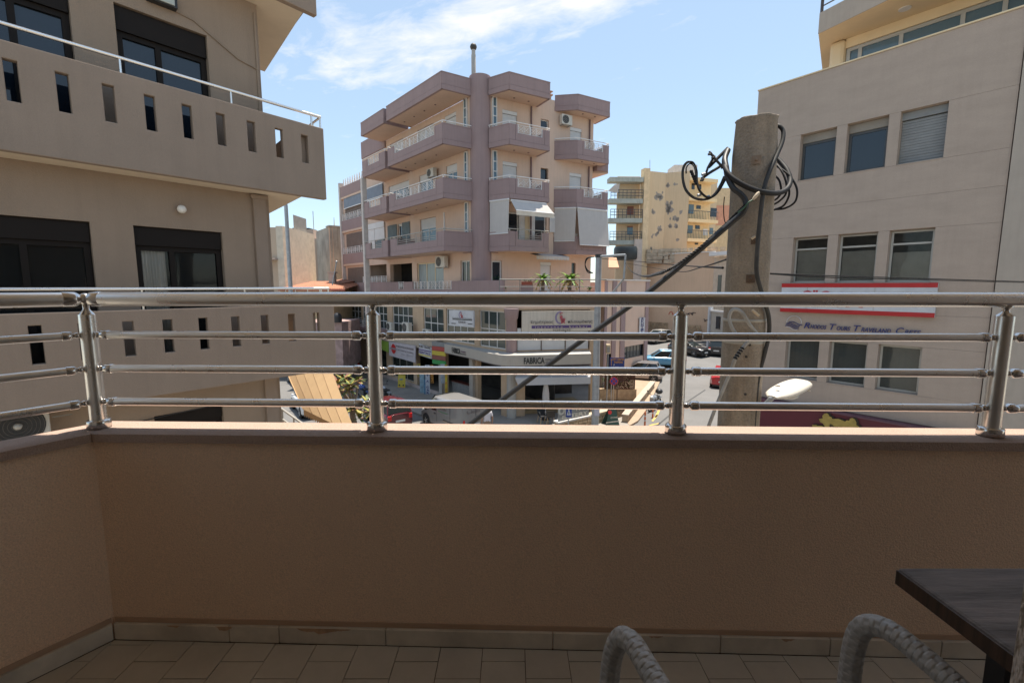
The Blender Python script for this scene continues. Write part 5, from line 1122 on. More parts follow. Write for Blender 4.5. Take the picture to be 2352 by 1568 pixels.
cable([dy(1668, 350, 4.1), dy(1664, 368, 3.98), dy(1667, 388, 3.86), dy(1678, 405, 3.80), dy(1700, 421, 3.765), dy(1730, 435, 3.755), dy(1765, 443, 3.77), dy(1790, 443, 3.85), dy(1808, 433, 3.92), dy(1815, 415, 3.98), dy(1808, 392, 4.05), dy(1795, 375, 4.12), dy(1780, 360, 4.18)], .021, rubber, 'heavy black cable slung round the pole like a belt')
main = [dy(1672, 345, 4.05), dy(1665, 365, 3.95), dy(1668, 385, 3.88), dy(1672, 408, 3.83), dy(1684, 432, 3.79), dy(1700, 445, 3.77), dy(1711, 458, 3.76), dy(1713, 473, 3.75), dy(1705, 490, 3.76), dy(1690, 503, 3.78), dy(1672, 518, 3.8), dy(1600, 580, 3.85), dy(1480, 678, 3.9), dy(1350, 772, 3.93), dy(1220, 868, 3.95), dy(1080, 973, 3.97), dy(1000, 1035, 3.98)]
cable(main, .0225, mat('sheathed_cable', (.016, .016, .017), .5, var=.25, vs=3), 'thick dark service cable slanting from the pole down to the left')
mw = [dy(1712, 470, 3.73)] + [dy(x, y, 3.83) for x, y in ((1690, 492), (1668, 514), (1640, 540), (1600, 575), (1560, 605), (1530, 622))] + [dy(x, y, d) for x, y, d in ((1505, 630, 5), (1488, 634, 6.5), (1470, 632, 9), (1450, 622, 14), (1436, 604, 21))]
Q = curve_pts(mw, 24); m_ = MB(); prev = None
for ph in (0, math.pi):
    pts = []
    for i, p in enumerate(Q):
        t_ = (Q[min(i + 1, len(Q) - 1)] - Q[max(i - 1, 0)]).normalized(); a = t_.cross(Vector((0, 0, 1))).normalized(); b_ = t_.cross(a); rr_ = .006 if i < 150 else .012
        pts.append(p + (a * math.cos(i * .9 + ph) + b_ * math.sin(i * .9 + ph)) * rr_)
    m_.tube(pts, .007, 6)
m_.build('twisted_wire', rubber, None, label='thin twisted wire sagging beside the thick slanting cable', cat='cable', group='cables around the concrete pole')
# wedge clamp and tie
m_ = MB(); a, b_ = dy(1729, 459, 3.72), dy(1744, 441, 3.72); m_.tube([a, a.lerp(b_, .3), a.lerp(b_, .8), b_], [.008, .014, .014, .007], 12); m_.build('wedge_clamp', mat('cream_plastic', (.50, .40, .28), .6), None, label='cream plastic wedge clamp on the pole holding the service cable', cat='clamp')
m_ = MB(); m_.tube(curve_pts([dy(1729, 459, 3.72), dy(1718, 466, 3.72), dy(1708, 478, 3.73), dy(1695, 488, 3.74)], 6), .007, 6); m_.build('tie_wire', mat('green_tie_wire', (.03, .08, .04), .5), None, label='green tie wire between the cream clamp and the cable bend', cat='wire')
m_ = MB(); a, b_ = dy(1726, 548, 3.73), dy(1735, 543, 3.72); m_.tube([a, b_], [.012, .010], 10); m_.build('wooden_spacer', mat('pale_wood_peg', (.48, .38, .26), .8), None, label='small pale peg behind the vertical cable, middle of the pole', cat='peg')
m_ = MB(); a, b_ = dy(1728, 777 - 65, 3.73), dy(1743, 790 - 65, 3.73); m_.tube([a, b_], [.010, .012], 10); m_.build('wooden_spacer', mat('pale_wood_peg', (.48, .38, .26)), None, label='small pale peg near the cable loop just below the handrail', cat='peg')
# coils on the right of the pole
for k, P in enumerate((((1778, 372, 4.1), (1795, 392, 4.0), (1806, 420, 3.95), (1805, 445, 3.95), (1790, 462, 3.98), (1776, 470, 4.05)),
          ((1782, 380, 4.1), (1812, 402, 4.0), (1830, 432, 3.95), (1827, 462, 3.95), (1804, 478, 4.0), (1778, 481, 4.05)),
          ((1776, 400, 4.12), (1790, 415, 4.05), (1794, 440, 4.02), (1786, 455, 4.05), (1774, 462, 4.1)),
          ((1812, 430, 3.98), (1812, 450, 3.97), (1800, 472, 4.0), (1778, 482, 4.08)))):
    cable([dy(*q) for q in P], .0085, rubber, ('innermost', 'outermost', 'smallest', 'second')[k] + ' loose black cable loop on the right side of the pole')
# bracket with loops on the left
br = thing('cable_bracket', 'black iron bracket with connectors sticking out left of the pole top', 'bracket', dy(1640, 400, 4.05))
iron = mat('black_iron', (.03, .028, .026), .6, var=.3)
MB().tube([dy(1668, 372, 4.0), dy(1650, 385, 4.02), dy(1630, 397, 4.03), dy(1612, 410, 4.05)], .012, 8).build('arm', iron, br)
MB().tube([dy(1660, 384, 4.0), dy(1645, 368, 4.0), dy(1632, 352, 4.02)], .011, 8).build('arm', iron, br)
MB().tube([dy(1620, 403, 4.03), dy(1626, 385, 4.03), dy(1640, 360, 4.03)], .010, 8).build('arm', iron, br)
for X, Y in ((1630, 352), (1660, 383), (1612, 412), (1638, 360)):
    b = MB(); c = dy(X, Y, 4.01); b.lathe(c - Vector((0, 0, .015)), [(.016, 0), (.016, .012), (.009, .014), (.009, .03)], 6); b.ball(c + Vector((.01, 0, .0)), .012, 6); b.build('bolt', iron, br)
cable([dy(1672, 340, 4.05), dy(1650, 362, 4.05), dy(1628, 384, 4.04)], .014, halfsun, 'short stiff cable end pointing up beside the bracket')
for k, P in enumerate((((1580, 372), (1572, 380), (1568, 396), (1570, 420), (1578, 440), (1596, 455), (1620, 458), (1640, 448), (1655, 425), (1664, 405)),
          ((1580, 372), (1592, 374), (1600, 392), (1601, 415), (1606, 436), (1622, 452), (1638, 451), (1652, 437), (1666, 412)),
          ((1576, 398), (1577, 384), (1585, 376), (1594, 382), (1598, 400), (1597, 425)),
          ((1664, 452), (1662, 478), (1664, 505), (1670, 520)))):
    cable([dy(x, y, 4.0 + .03 * math.sin(i)) for i, (x, y) in enumerate(P)], (.011, .009, .006, .004)[k], (halfsun, rubber, rubber, rubber)[k], ('wide grey loop left of the pole top', 'black loop hanging under the bracket', 'small inner loop at the far left of the bracket', 'thin wire dropping along the left edge of the pole')[k])
m_ = MB()
for i in range(6): c = dy(1588 + i * 2.2, 394 + i * 5.5, 4.0); m_.ball(c, .016 - .001 * (i % 2), 8)
m_.build('cable_connector', rubber, None, label='lumpy black connector stack inside the left loop', cat='connector')
m_ = MB()
for X, Y in ((1606, 448), (1626, 452), (1616, 400)): m_.lathe(dy(X, Y, 3.99), [(.012, -.015), (.012, .015)], 8, axis=(1, 0, .3))
m_.build('crimp', galv, None, label='grey metal crimps on the hanging loop', cat='connector')
# lower loop and descending cable
cable([dy(1738, 765, 3.78), dy(1722, 745, 3.76), dy(1708, 722, 3.75), dy(1694, 711, 3.75), dy(1681, 713, 3.76), dy(1675, 730, 3.77), dy(1681, 752, 3.76), dy(1692, 768, 3.76)], .014, rubber_g, 'grey cable loop on the pole just under the handrail')
cable([dy(1738, 765, 3.76), dy(1722, 780, 3.76), dy(1705, 800, 3.76), dy(1690, 822, 3.77), dy(1680, 848, 3.80), dy(1665, 885, 3.82), dy(1648, 925, 3.84), dy(1625, 985, 3.86), dy(1605, 1040, 3.88)], .0145, rubber_g, 'sun bleached grey cable leaving the pole downwards to the left')
m_ = MB()
for i in range(5):
    c = dy(1705 - i * 4, 800 + i * 5.5, 3.755); m_.lathe(c, [(.0185, -.006), (.0185, .006)], 10, axis=(.6, .2, 1))
m_.build('tape_wrap', rubber, None, label='black tape wrapped round the grey descending cable', cat='tape')
# overhead lines
def line(P, r, label): MB().tube(curve_pts([dp(*p) for p in P], 8), r, 6).build('overhead_wire', rubber, None, label=label, cat='wire', group='overhead wires')
line([(1770, 628, 4.1), (1900, 633, 4.6), (2100, 639, 5.6), (2400, 648, 7.5)], .007, 'black overhead wire running from the concrete pole across the right building')
line([(1770, 629, 4.1), (1900, 637, 4.6), (2100, 642, 5.6), (2400, 650, 7.5)], .006, 'second strand just under the wire crossing the right building')
line([(1382, 594, 21.8), (1450, 599, 18), (1560, 609, 11), (1660, 615, 4.1)], .012, 'upper wire between the metal pole and the concrete pole')
line([(1436, 604, 21), (1500, 615, 16), (1560, 624, 10), (1610, 614, 6), (1668, 596, 4.1)], .008, 'lower sagging wire between the metal pole frame and the concrete pole')
# street lamp head
sl_ = thing('street_lamp', 'cream street lamp head on a short arm beside the concrete pole', 'street lamp', dy(1800, 920, 3.9))
P0_, P1_ = dy(1776, 912, 3.76), dy(1836, 884, 4.02); ax_ = (P1_ - P0_).normalized(); sd_ = ax_.cross(Vector((0, 0, 1))).normalized(); up_ = sd_.cross(ax_)
m_ = MB(); V = []; n = 16; K = 9; L_ = (P1_ - P0_).length + .05
for i in range(K):
    t_ = i / (K - 1); c = P0_ + ax_ * (L_ * t_ - .02); wx = .125 * (math.sin(math.pi * min(1, (t_ * .62 + .10))) ** .5) * (1 - .12 * t_); hz = .055 * (math.sin(math.pi * min(1, t_ * .6 + .12)) ** .6)
    if i == 0: wx *= .6; hz *= .6
    for j in range(n):
        a = 2 * math.pi * j / n; cy, sz = math.cos(a), math.sin(a)
        V.append(c + sd_ * wx * (abs(cy) ** .75) * (1 if cy > 0 else -1) + up_ * (hz * (abs(sz) ** .8) * (1 if sz > 0 else -.35)))
m_.add(V, [(i * n + j, i * n + (j + 1) % n, (i + 1) * n + (j + 1) % n, (i + 1) * n + j) for i in range(K - 1) for j in range(n)], 0, True); m_.add(V[:n], [tuple(range(n - 1, -1, -1))]); m_.add(V[-n:], [tuple(range(n))])
m_.build('housing', mat('cream_lamp_housing', (.60, .56, .49), .45, var=.06), sl_)
m_ = MB(); c = P1_ - ax_ * .02 - up_ * .03; m_.tube([c - sd_ * .1, c + sd_ * .1], .006, 6); m_.tube([c - sd_ * .10, c - sd_ * .10 - up_ * .05 - ax_ * .04], .006, 6); m_.build('rim', mat('cream_lamp_housing', (.6, .56, .49)), sl_)
m_ = MB(); m_.ball(P0_.lerp(P1_, .55) - up_ * .035, .09, 14, (1, 1, .5)); m_.build('lens', mat('lamp_lens', (.4, .4, .38), .2), sl_)
m_ = MB(); m_.box(0, .03, -.012, .012, 0, .004, Fr(0, 0, 1, 0)); 
c = P0_ + ax_ * .07 + up_ * .082; MB().plate([c - sd_ * .02, c + sd_ * .02, c + sd_ * .014 + ax_ * .02, c - sd_ * .014 + ax_ * .02], up_ * -.004).build('latch', rust, sl_)
MB().tube([P0_ + ax_ * .02, P0_ - ax_ * .03, Vector((PX + .15, PY - .14, P0_.z - .10))], .022, 10).build('arm', galv, sl_)

# metal pole with frame
mp = thing('street_pole', 'grey galvanised octagonal pole with a square wire frame before the mauve building', 'street pole', (4.13, 22, 0))
MB().lathe((4.13, 22, 0), [(.185, 0), (.14, 9.02)], 8, smooth=False).build('shaft', galv, mp); MB().lathe((4.13, 22, 9.0), [(.17, -.12), (.17, .03)], 12).build('cap', black_p, mp)
m_ = MB(); a, b_, c, d = dp(1372, 589, 22), dp(1437, 585, 21), dp(1433, 640, 21), dp(1404, 676, 22); m_.tube([a, b_], .055, 6); m_.tube([b_, c], .05, 6); m_.tube([c, d, Vector((4.2, 22, d.z - .25))], .045, 6); m_.build('frame', galv, mp)
m_ = MB()
for r_, o_ in ((.34, 0), (.28, .1), (.2, .25)):
    m_.tube(curve_pts([dp(1365, 590, 21.8), dp(1352 - r_ * 10, 592 + o_ * 8, 21.7), dp(1344, 606 + o_ * 14, 21.7), dp(1350, 620 + o_ * 20, 21.7), dp(1362, 627, 21.75)], 6), .02, 5)
m_.build('wire_loops', rubber, mp)
for z in (1.6, 3.3, 5.9, 7.9): MB().lathe((4.13, 22, z), [(.187 - z * .005, 0), (.187 - z * .005, .03)], 12).build('band', galv, mp)
MB().box(4.05, 4.3, 21.78, 21.81, 1.2, 1.9).build('poster', mat('torn_poster', (.5, .47, .52), .8), mp)

# ================================================================== VEHICLES
rim_m = mat('alloy_rim', (.5, .5, .5), .35, .8); carglass = glass('car_glass', (.015, .02, .02), rough=.04, refl=1.6); lamp_w = mat('headlamp_glass', (.6, .6, .58), .1, spec=.8)
def paint(n, c, r=.25): return mat(n, c, r, 0, var=.02, spec=.5, coat=.6)
def wheel(t, x, y, r):
    s_ = 1 if y > 0 else -1
    w_ = MB().lathe((x, y - s_ * .19, r), [(r * .72, 0), (r * .97, .01), (r, .04), (r, .16), (r * .97, .19), (r * .70, .20)], 24, axis=(0, s_, 0)).build('wheel', tyre_m, t)
    m = MB(); m.lathe((x, y - s_ * .02, r), [(r * .66, 0), (r * .64, .012), (r * .5, .004)], 20, axis=(0, s_, 0))
    for k in range(5):
        a = 2 * math.pi * k / 5; m.tube([(x, y + s_ * .0, r), (x + r * .6 * math.cos(a), y + s_ * .0, r + r * .6 * math.sin(a))], r * .07, 5)
    m.build('rim', rim_m, w_)
def car(label, pm, L=4.1, W=1.74, H=1.48, hood=.95, belt=.92, tail=.25, roof0=.62, roof1=2.25, ws=.85, trunk=None, wb=.62, dark_roof=None, cat='car', plate='rear'):
    """x forward. tail/roof0: rear glass foot and head from the rear end, roof1: front head of the roof, ws: run of the windscreen"""
    t = thing('parked_car', label, cat, (0, 0, 0), 'parked cars'); hx = L / 2
    st = []                                  # body stations: x, half width, z low, z top
    for k in range(13):
        q = k / 12; x = -hx + L * q; e = min(q, 1 - q); wd = W / 2 * (1 - .16 * max(0, 1 - e / .10) ** 2)
        zt = belt if x < -hx + roof1 + ws * .9 else belt - (belt - hood + .22) * ((x - (-hx + roof1 + ws * .9)) / (L - roof1 - ws * .9)) ** 1.6
        if trunk and x < -hx + tail: zt = belt
        zt -= .05 * max(0, 1 - e / .06); zl = .22 + .10 * max(0, 1 - e / .08); st.append((x, wd, zl, zt))
    V = []; 
    for x, wd, zl, zt in st:
        zm = zl + (zt - zl) * .5
        V += [(x, -wd * .9, zl), (x, -wd, zl + .12), (x, -wd * 1.0, zm), (x, -wd * .97, zt - .10), (x, -wd * .90, zt - .015), (x, -wd * .5, zt + .025), (x, 0, zt + .035), (x, wd * .5, zt + .025), (x, wd * .90, zt - .015), (x, wd * .97, zt - .10), (x, wd, zm), (x, wd, zl + .12), (x, wd * .9, zl)]
    n = 13; m = MB(); m.add(V, [(i * n + j, i * n + j + 1, (i + 1) * n + j + 1, (i + 1) * n + j) for i in range(len(st) - 1) for j in range(n - 1)] + [(i * n + n - 1, i * n, (i + 1) * n, (i + 1) * n + n - 1) for i in range(len(st) - 1)], 0, True)
    m.add(V[:n], [tuple(range(n))]); m.add(V[-n:], [tuple(range(n - 1, -1, -1))]); body = m.build('body', pm, t, bevel=.0)
    # cabin core, glass and roof
    xb0, xt0, xt1, xf = -hx + tail, -hx + roof0, -hx + roof1, -hx + roof1 + ws; wb_, wt = W / 2 * .90, W / 2 * .72; zb_, zt = belt - .01, H - .05
    K = [(xb0, wb_ * .92, zb_), (xt0, wt * .95, zt), (xt1, wt * .97, zt), (xf, wb_ * .93, zb_)]
    def cab(y): return [(K[0][0], y * K[0][1], K[0][2]), (K[3][0], y * K[3][1], K[3][2]), (K[2][0], y * K[2][1], K[2][2]), (K[1][0], y * K[1][1], K[1][2])]
    Lf, Rt = cab(1), cab(-1); m = MB(); m.add(Lf + Rt, [(0, 1, 2, 3), (7, 6, 5, 4), (0, 3, 7, 4), (1, 5, 6, 2)]); m.build('cabin', black_p, t)
    def pan(nm, P, mm, off): 
        c = sum((Vector(p) for p in P), Vector()) / 4; nrm = (Vector(P[1]) - Vector(P[0])).cross(Vector(P[2]) - Vector(P[0])).normalized()
        if nrm.dot(c - Vector((0, 0, zb_))) < 0: nrm = -nrm
        Q = [c + (Vector(p) - c) * .9 + nrm * off for p in P]; return MB().plate(Q, -nrm * .004).build(nm, mm, t)
    pan('rear_window', [Lf[0], Rt[0], Rt[3], Lf[3]], carglass, .012); pan('windscreen', [Lf[1], Rt[1], Rt[2], Lf[2]], carglass, .012)
    for S_ in (Lf, Rt):
        A, B, C_, D_ = (Vector(p) for p in S_); mid0, mid1 = A.lerp(B, .46), D_.lerp(C_, .42)
        pan('side_window', [A, mid0, mid1, D_], carglass, .012); pan('side_window', [mid0, B, C_, mid1], carglass, .012)
        m = MB(); m.tube([A, D_], .035, 6); m.tube([B, C_], .035, 6); m.tube([mid0, mid1], .025, 6); m.tube([D_, C_], .03, 6); m.build('pillar', pm, t)
        mr = B.lerp(mid0, .18); s_ = 1 if A.y > 0 else -1; m = MB(); m.ball(mr + Vector((.02, s_ * .14, .06)), .1, 8, (.6, 1, .7)); m.build('mirror', pm, t)
    m = MB(); V = []
    for i in range(5):
        for j in range(5): x = xt0 - .06 + (xt1 - xt0 + .12) * i / 4; y = wt * (j - 2) / 2 * 1.0; V.append((x, y, zt + .05 - .04 * ((i - 2) / 2) ** 2 - .035 * ((j - 2) / 2) ** 2))
    m.add(V, [(i * 5 + j, (i + 1) * 5 + j, (i + 1) * 5 + j + 1, i * 5 + j + 1) for i in range(4) for j in range(4)], 0, True)
    m.add([(v[0], v[1], zt) for v in V], [(i * 5 + j, i * 5 + j + 1, (i + 1) * 5 + j + 1, (i + 1) * 5 + j) for i in range(4) for j in range(4)]); m.build('roof', dark_roof or pm, t)
    for x in (-L * wb / 2, L * wb / 2):
        for y in (-W / 2, W / 2): 
            MB().lathe((x, y * .97, .31), [(.37, -.01), (.37, .03)], 24, axis=(0, 1 if y > 0 else -1, 0)).build('wheel_arch', black_p, t); wheel(t, x, y * 1.03, .30)
    for y in (-1, 1):
        MB().box(-hx - .015, -hx + .12, y * W * .36 - .10, y * W * .36 + .10, belt - .32, belt - .06).build('tail_light', red_l, t, bevel=.03); MB().box(hx - .22, hx + .0, y * W * .34 - .15, y * W * .34 + .15, .58, .74).build('headlight', lamp_w, t, bevel=.04)
    MB().box(-hx - .012, -hx + .02, -.26, .26, .48, .59).build('number_plate', plate_m, t); MB().box(hx - .02, hx + .012, -.26, .26, .36, .47).build('number_plate', plate_m, t)
    MB().box(-hx + .01, hx - .01, -W / 2 * .8, W / 2 * .8, .18, .3).build('underbody', black_p, t)
    m = MB()
    for y in (-1, 1):
        m.box(-.1, -.09, y * W / 2 - .002, y * W / 2 + .004, .4, belt - .12); 
        for x in (-.45, .62): m.box(x, x + .14, y * (W / 2 - .01), y * (W / 2 + .025), belt - .2, belt - .17)
    m.build('door_handle', black_p, t); return t
def place(t, x, y, hd):
    t.location = (x, y, gz(y)); t.rotation_euler = (0, 0, R(hd)); 
    if y > 40: t.rotation_euler = (0, 0, R(hd))
    return t
g1 = gp(1478, 862, .3)
place(car('small silver hatchback with a grey roof parked beside the lattice fence', paint('silver_beige_paint', (.34, .30, .285)), L=3.3, W=1.6, H=1.52, belt=.95, hood=.85, tail=.15, roof0=.45, roof1=1.9, ws=.9, dark_roof=paint('grey_roof_paint', (.16, .16, .17))), 10.5, 36.4, 158)
place(car('sky blue hatchback parked behind the small silver car', paint('sky_blue_paint', (.09, .28, .44)), L=4.3, W=1.76, H=1.52), 14.0, 42.2, 166)
place(car('black saloon facing the camera with round pale headlights beyond the blue car', paint('black_paint', (.012, .012, .014)), L=4.2, W=1.74, H=1.42), 18.6, 47.5, -58)
place(car('silver car with a long roof at the end of the row by the rubble wall', paint('pale_silver_paint', (.45, .44, .42)), L=4.2, H=1.5), 17.6, 54.5, 215)
place(car('black car seen from behind with red tail lamps left of the concrete pole', paint('black_paint', (.012, .012, .014)), L=4.0, H=1.5), 21.8, 47.8, 62)
place(car('red car seen from behind, half hidden by the concrete pole', paint('red_paint', (.42, .012, .02)), L=4.0, W=1.72, H=1.45), 16.4, 34.6, 62)
place(car('dark red small hatchback seen from behind at the kerb behind the second post', paint('wine_red_paint', (.10, .011, .017)), L=3.6, W=1.6, H=1.5, tail=.1, roof0=.32, roof1=2.0, ws=.8), -6.95, 24.6, 128)
place(car('white car parked on the road at the far left behind the awning', paint('white_paint', (.62, .62, .62)), L=4.1), -16.2, 34.8, 125)
place(car('white car cut by the ledge beside the left building stairs', paint('white_paint', (.62, .62, .62)), L=4.1), -12.2, 27.0, 125)
for k, (x, y, lb_) in enumerate(((-15.2, 40.5, 'nearest white car in the group beyond the left balcony corner'), (-16.6, 45, 'second white car beyond the left balcony corner'), (-19.4, 48, 'white car at the back of the group beyond the left balcony corner'))):
    place(car(lb_, paint('white_paint', (.62, .62, .62)), L=4.2), x, y, 128 + 8 * k)
# silver van
vn = thing('van', 'silver panel van marked Clean parked at the kerb below the corner cafe', 'van', (0, 0, 0)); vp = paint('van_silver_paint', (.21, .205, .20), .35)
L_, W_, H_ = 4.1, 1.68, 1.74; hx = L_ / 2
def loft(m, secs, k=0):
    V = []; n = len(secs[0])
    for s_ in secs: V += s_
    m.add(V, [(i * n + j, i * n + (j + 1) % n, (i + 1) * n + (j + 1) % n, (i + 1) * n + j) for i in range(len(secs) - 1) for j in range(n)], k, False); m.add(V[:n], [tuple(range(n - 1, -1, -1))], k); m.add(V[-n:], [tuple(range(n))], k); return m
def sec(x, w0, zl, zs, wt, zt): return [(x, -w0 * .95, zl), (x, -w0, zl + .1), (x, -w0, zs), (x, -wt, zt - .08), (x, -wt * .85, zt), (x, wt * .85, zt), (x, wt, zt - .08), (x, w0, zs), (x, w0, zl + .1), (x, w0 * .95, zl)]
h_ = W_ / 2
m = MB(); loft(m, [sec(-hx, h_ * .97, .3, .95, h_ * .90, H_ - .05), sec(-hx + .08, h_, .22, .95, h_ * .93, H_), sec(.35, h_, .22, .98, h_ * .9, H_ + .02), sec(.75, h_, .22, .98, h_ * .80, H_ - .02), sec(1.25, h_, .22, 1.0, h_ * .80, 1.32), sec(1.42, h_ * .98, .24, .93, h_ * .85, 1.08), sec(hx - .1, h_ * .92, .26, .7, h_ * .75, .88), sec(hx, h_ * .82, .3, .6, h_ * .65, .76)]); m.build('body', vp, vn, bevel=.035)
for y in (-1, 1):
    m = MB(); P = [(.32, y * (h_ + .004), 1.02), (1.15, y * (h_ + .004), 1.02), (.78, y * (h_ * .84 + .012), 1.62), (.36, y * (h_ * .93 + .012), 1.66)]
    m.plate(P if y < 0 else P[::-1], (0, -y * .004, 0)); m.build('side_window', carglass, vn); m = MB(); m.ball((1.15, y * (h_ + .12), 1.05), .12, 8, (.5, .8, 1)); m.build('mirror', black_p, vn)
    m = MB(); m.box(-1.75, -.35, y * h_ - .004, y * h_ + .012, .66, .71); m.box(.26, .275, y * h_ - .003, y * h_ + .004, .45, 1.7); m.box(-1.0, -.98, y * h_ - .003, y * h_ + .004, .45, 1.65); m.build('side_trim', black_p, vn)
    m = MB(); m.box(.35, .50, y * h_ - .003, y * h_ + .03, .86, .90); m.build('door_handle', black_p, vn)
    for x in (-1.3, 1.32): MB().lathe((x, y * h_ * .985, .33), [(.37, -.01), (.37, .02)], 24, axis=(0, y, 0)).build('wheel_arch', black_p, vn); wheel(vn, x, y * h_ * 1.03, .3)
    MB().box(-hx - .02, -hx + .1, y * h_ * .86 - .06, y * h_ * .86 + .06, .72, 1.0).build('tail_light', red_l, vn, bevel=.02); MB().box(hx - .25, hx - .02, y * h_ * .66 - .12, y * h_ * .66 + .12, .62, .80).build('headlight', lamp_w, vn, bevel=.03)
m = MB(); m.plate([(1.24, -h_ * .74, 1.33), (1.24, h_ * .74, 1.33), (.80, h_ * .74, 1.76), (.80, -h_ * .74, 1.76)], (-.02, 0, -.02)); m.build('windscreen', carglass, vn)
m = MB(); m.box(-hx - .012, -hx, -.01, .01, .4, 1.7); m.build('door_gap', black_p, vn); MB().box(-hx - .02, -hx, -.25, .25, .62, .73).build('number_plate', plate_m, vn)
VL = Fr(0, h_, -1, 0); VR = Fr(-hx, 0, 0, -1)
text('Clean', VL, -.15, .62, 1.18, 1.42, -.004 - .0, ink2, 'lettering', vn, .012); text('Clean', VR, -.55, .25, 1.28, 1.50, -.012, ink2, 'lettering', vn, .012)
text('cleaning services', VL, -.1, .8, 1.05, 1.10, -.006, mat('sign_green', (.05, .25, .08), .5), 'lettering', vn, .012)
rc = gp(1061, 960, 1.15); ang = math.atan2(.75, -.66)
vn.rotation_euler = (0, 0, ang)
ofs = Matrix.Rotation(ang, 3, 'Z') @ Vector((-hx, h_, 0)); 
vn.location = (rc.x - ofs.x, rc.y - ofs.y, 0)
# motorbikes
def bike(label, x, y, hd, body, box=True):
    t = thing('motorbike', label, 'motorbike', (0, 0, 0), 'parked motorbikes')
    for wx in (-.68, .70):
        m = MB(); m.tube([(wx + .29 * math.cos(a), 0, .31 + .29 * math.sin(a)) for a in [2 * math.pi * i / 24 for i in range(25)]], .05, 8, caps=False); w_ = m.build('wheel', tyre_m, t)
        m = MB(); m.lathe((wx, -.06, .31), [(.05, 0), (.05, .12)], 10, axis=(0, 1, 0))
        for k in range(8): a = math.pi * k / 4; m.tube([(wx, 0, .31), (wx + .25 * math.cos(a), 0, .31 + .25 * math.sin(a))], .01, 4)
        m.build('rim', rim_m, w_)
    m = MB(); m.tube([(.70, .07, .31), (.50, .07, .86)], .03, 6); m.tube([(.70, -.07, .31), (.50, -.07, .86)], .03, 6); m.build('fork', galv, t)
    m = MB(); m.tube([(.46, 0, .92), (.3, .15, 1.0), (.22, .36, .98)], .018, 6); m.tube([(.46, 0, .92), (.3, -.15, 1.0), (.22, -.36, .98)], .018, 6); m.build('handlebar', black_p, t)
    m = MB(); m.ball((.18, 0, .80), .26, 14, (1.15, .62, .62)); m.build('tank', body, t)
    m = MB(); m.ball((.45, 0, .74), .2, 12, (.9, .75, 1.1)); m.build('fairing', body, t)
    m = MB(); m.box(-.55, .02, -.13, .13, .72, .80); m.build('seat', black_p, t, bevel=.03)
    m = MB(); m.box(-.22, .36, -.14, .14, .30, .62); m.tube([(-.1, .16, .3), (-.75, .2, .38)], .05, 8); m.build('engine', mat('engine_metal', (.12, .12, .12), .5, .6), t, bevel=.04)
    m = MB(); m.tube([(.68, 0, .31), (.60, 0, .66)], .04, 6); m.box(-.95, -.5, -.1, .1, .60, .68); m.build('mudguard', body, t, bevel=.02)
    MB().ball((.58, 0, .86), .1, 10).build('headlight', lamp_w, t)
    for s_ in (-1, 1): m = MB(); m.tube([(.3, s_ * .25, 1.0), (.32, s_ * .33, 1.15)], .01, 5); m.ball((.32, s_ * .34, 1.18), .06, 8, (.3, 1, .7)); m.build('mirror', black_p, t)
    if box: m = MB(); m.ball((-.68, 0, 1.02), .22, 14, (1, 1.05, .8)); m.build('top_box', black_p, t)
    m = MB(); m.tube([(-.05, .1, .3), (-.1, .3, .01)], .015, 5); m.build('stand', galv, t)
    t.location = (x, y, 0); t.rotation_euler = (0, R(0), R(hd)); return t
gb_ = gp(1497, 938, .3); bike('silver motorbike with a round black top box parked by the orange bollards', gb_.x + .45, gb_.y + .9, 232, mat('bike_silver', (.35, .37, .40), .3, .4))
g3 = gp(836, 903, .4); bike('blue scooter parked on the pavement behind the second post', g3.x, g3.y, 130, mat('bike_blue', (.02, .06, .22), .3), False); g3 = gp(884, 905, .4); bike('grey motorbike with a pale windscreen on the pavement right of the second post', g3.x, g3.y, 130, mat('bike_silver', (.35, .37, .4)), False)

# ================================================================== STREET FURNITURE, SIGNS
for X, Y, lb_ in ((1481, 977, 'nearer orange bollard at the kerb in front of the motorbike'), (1499, 959, 'farther orange bollard beside the motorbike wheel')):
    p = gp(X, Y, 0); t = thing('bollard', lb_, 'bollard', p, 'orange bollards at the kerb')
    MB().lathe(p, [(.06, 0), (.05, .03), (.05, .72), (.03, .78)], 12).build('post', mat('orange_bollard', (.55, .14, .04), .6), t)
    for z in (.25, .5): MB().lathe(p + Vector((0, 0, z)), [(.052, 0), (.052, .07)], 12).build('white_band', white_p, t)
F24 = Fr(0, 26.5, 1, 0)
def post_sign(name, label, X, Yt, Yb, y, col, extra=None, r=.03):
    fr = Fr(0, y, 1, 0); u, zt = fr.uz(X, Yt); t = thing(name, label, 'sign', (u, y, 0)); MB().tube([(u, y, 0), (u, y, zt)], r, 8).build('post', col, t); return t, fr, u, zt
t, fr, u, zt = post_sign('parking_sign', 'blue CITY CENTER PARKING sign with an orange arrow', 1406, 822, 0, 26.4, galv)
a, z1 = fr.uz(1401, 821, -.05); b_, z0 = fr.uz(1434, 842, -.05); blue_s = mat('sign_blue', (.02, .045, .22), .5); or_s = mat('sign_orange', (.55, .26, .05), .5); w1 = b_ - a; h1 = z1 - z0
MB().box(a, b_, -.05, -.03, z0, z1, fr).build('panel', blue_s, t)
text('CITY CENTER', fr, a + .18 * w1, b_ - .03 * w1, z0 + .68 * h1, z0 + .92 * h1, -.055, or_s, 'lettering', t, .012, bold=.02); text('PARKING', fr, a + .30 * w1, b_ - .12 * w1, z0 + .38 * h1, z0 + .62 * h1, -.055, or_s, 'lettering', t, .012, bold=.02)
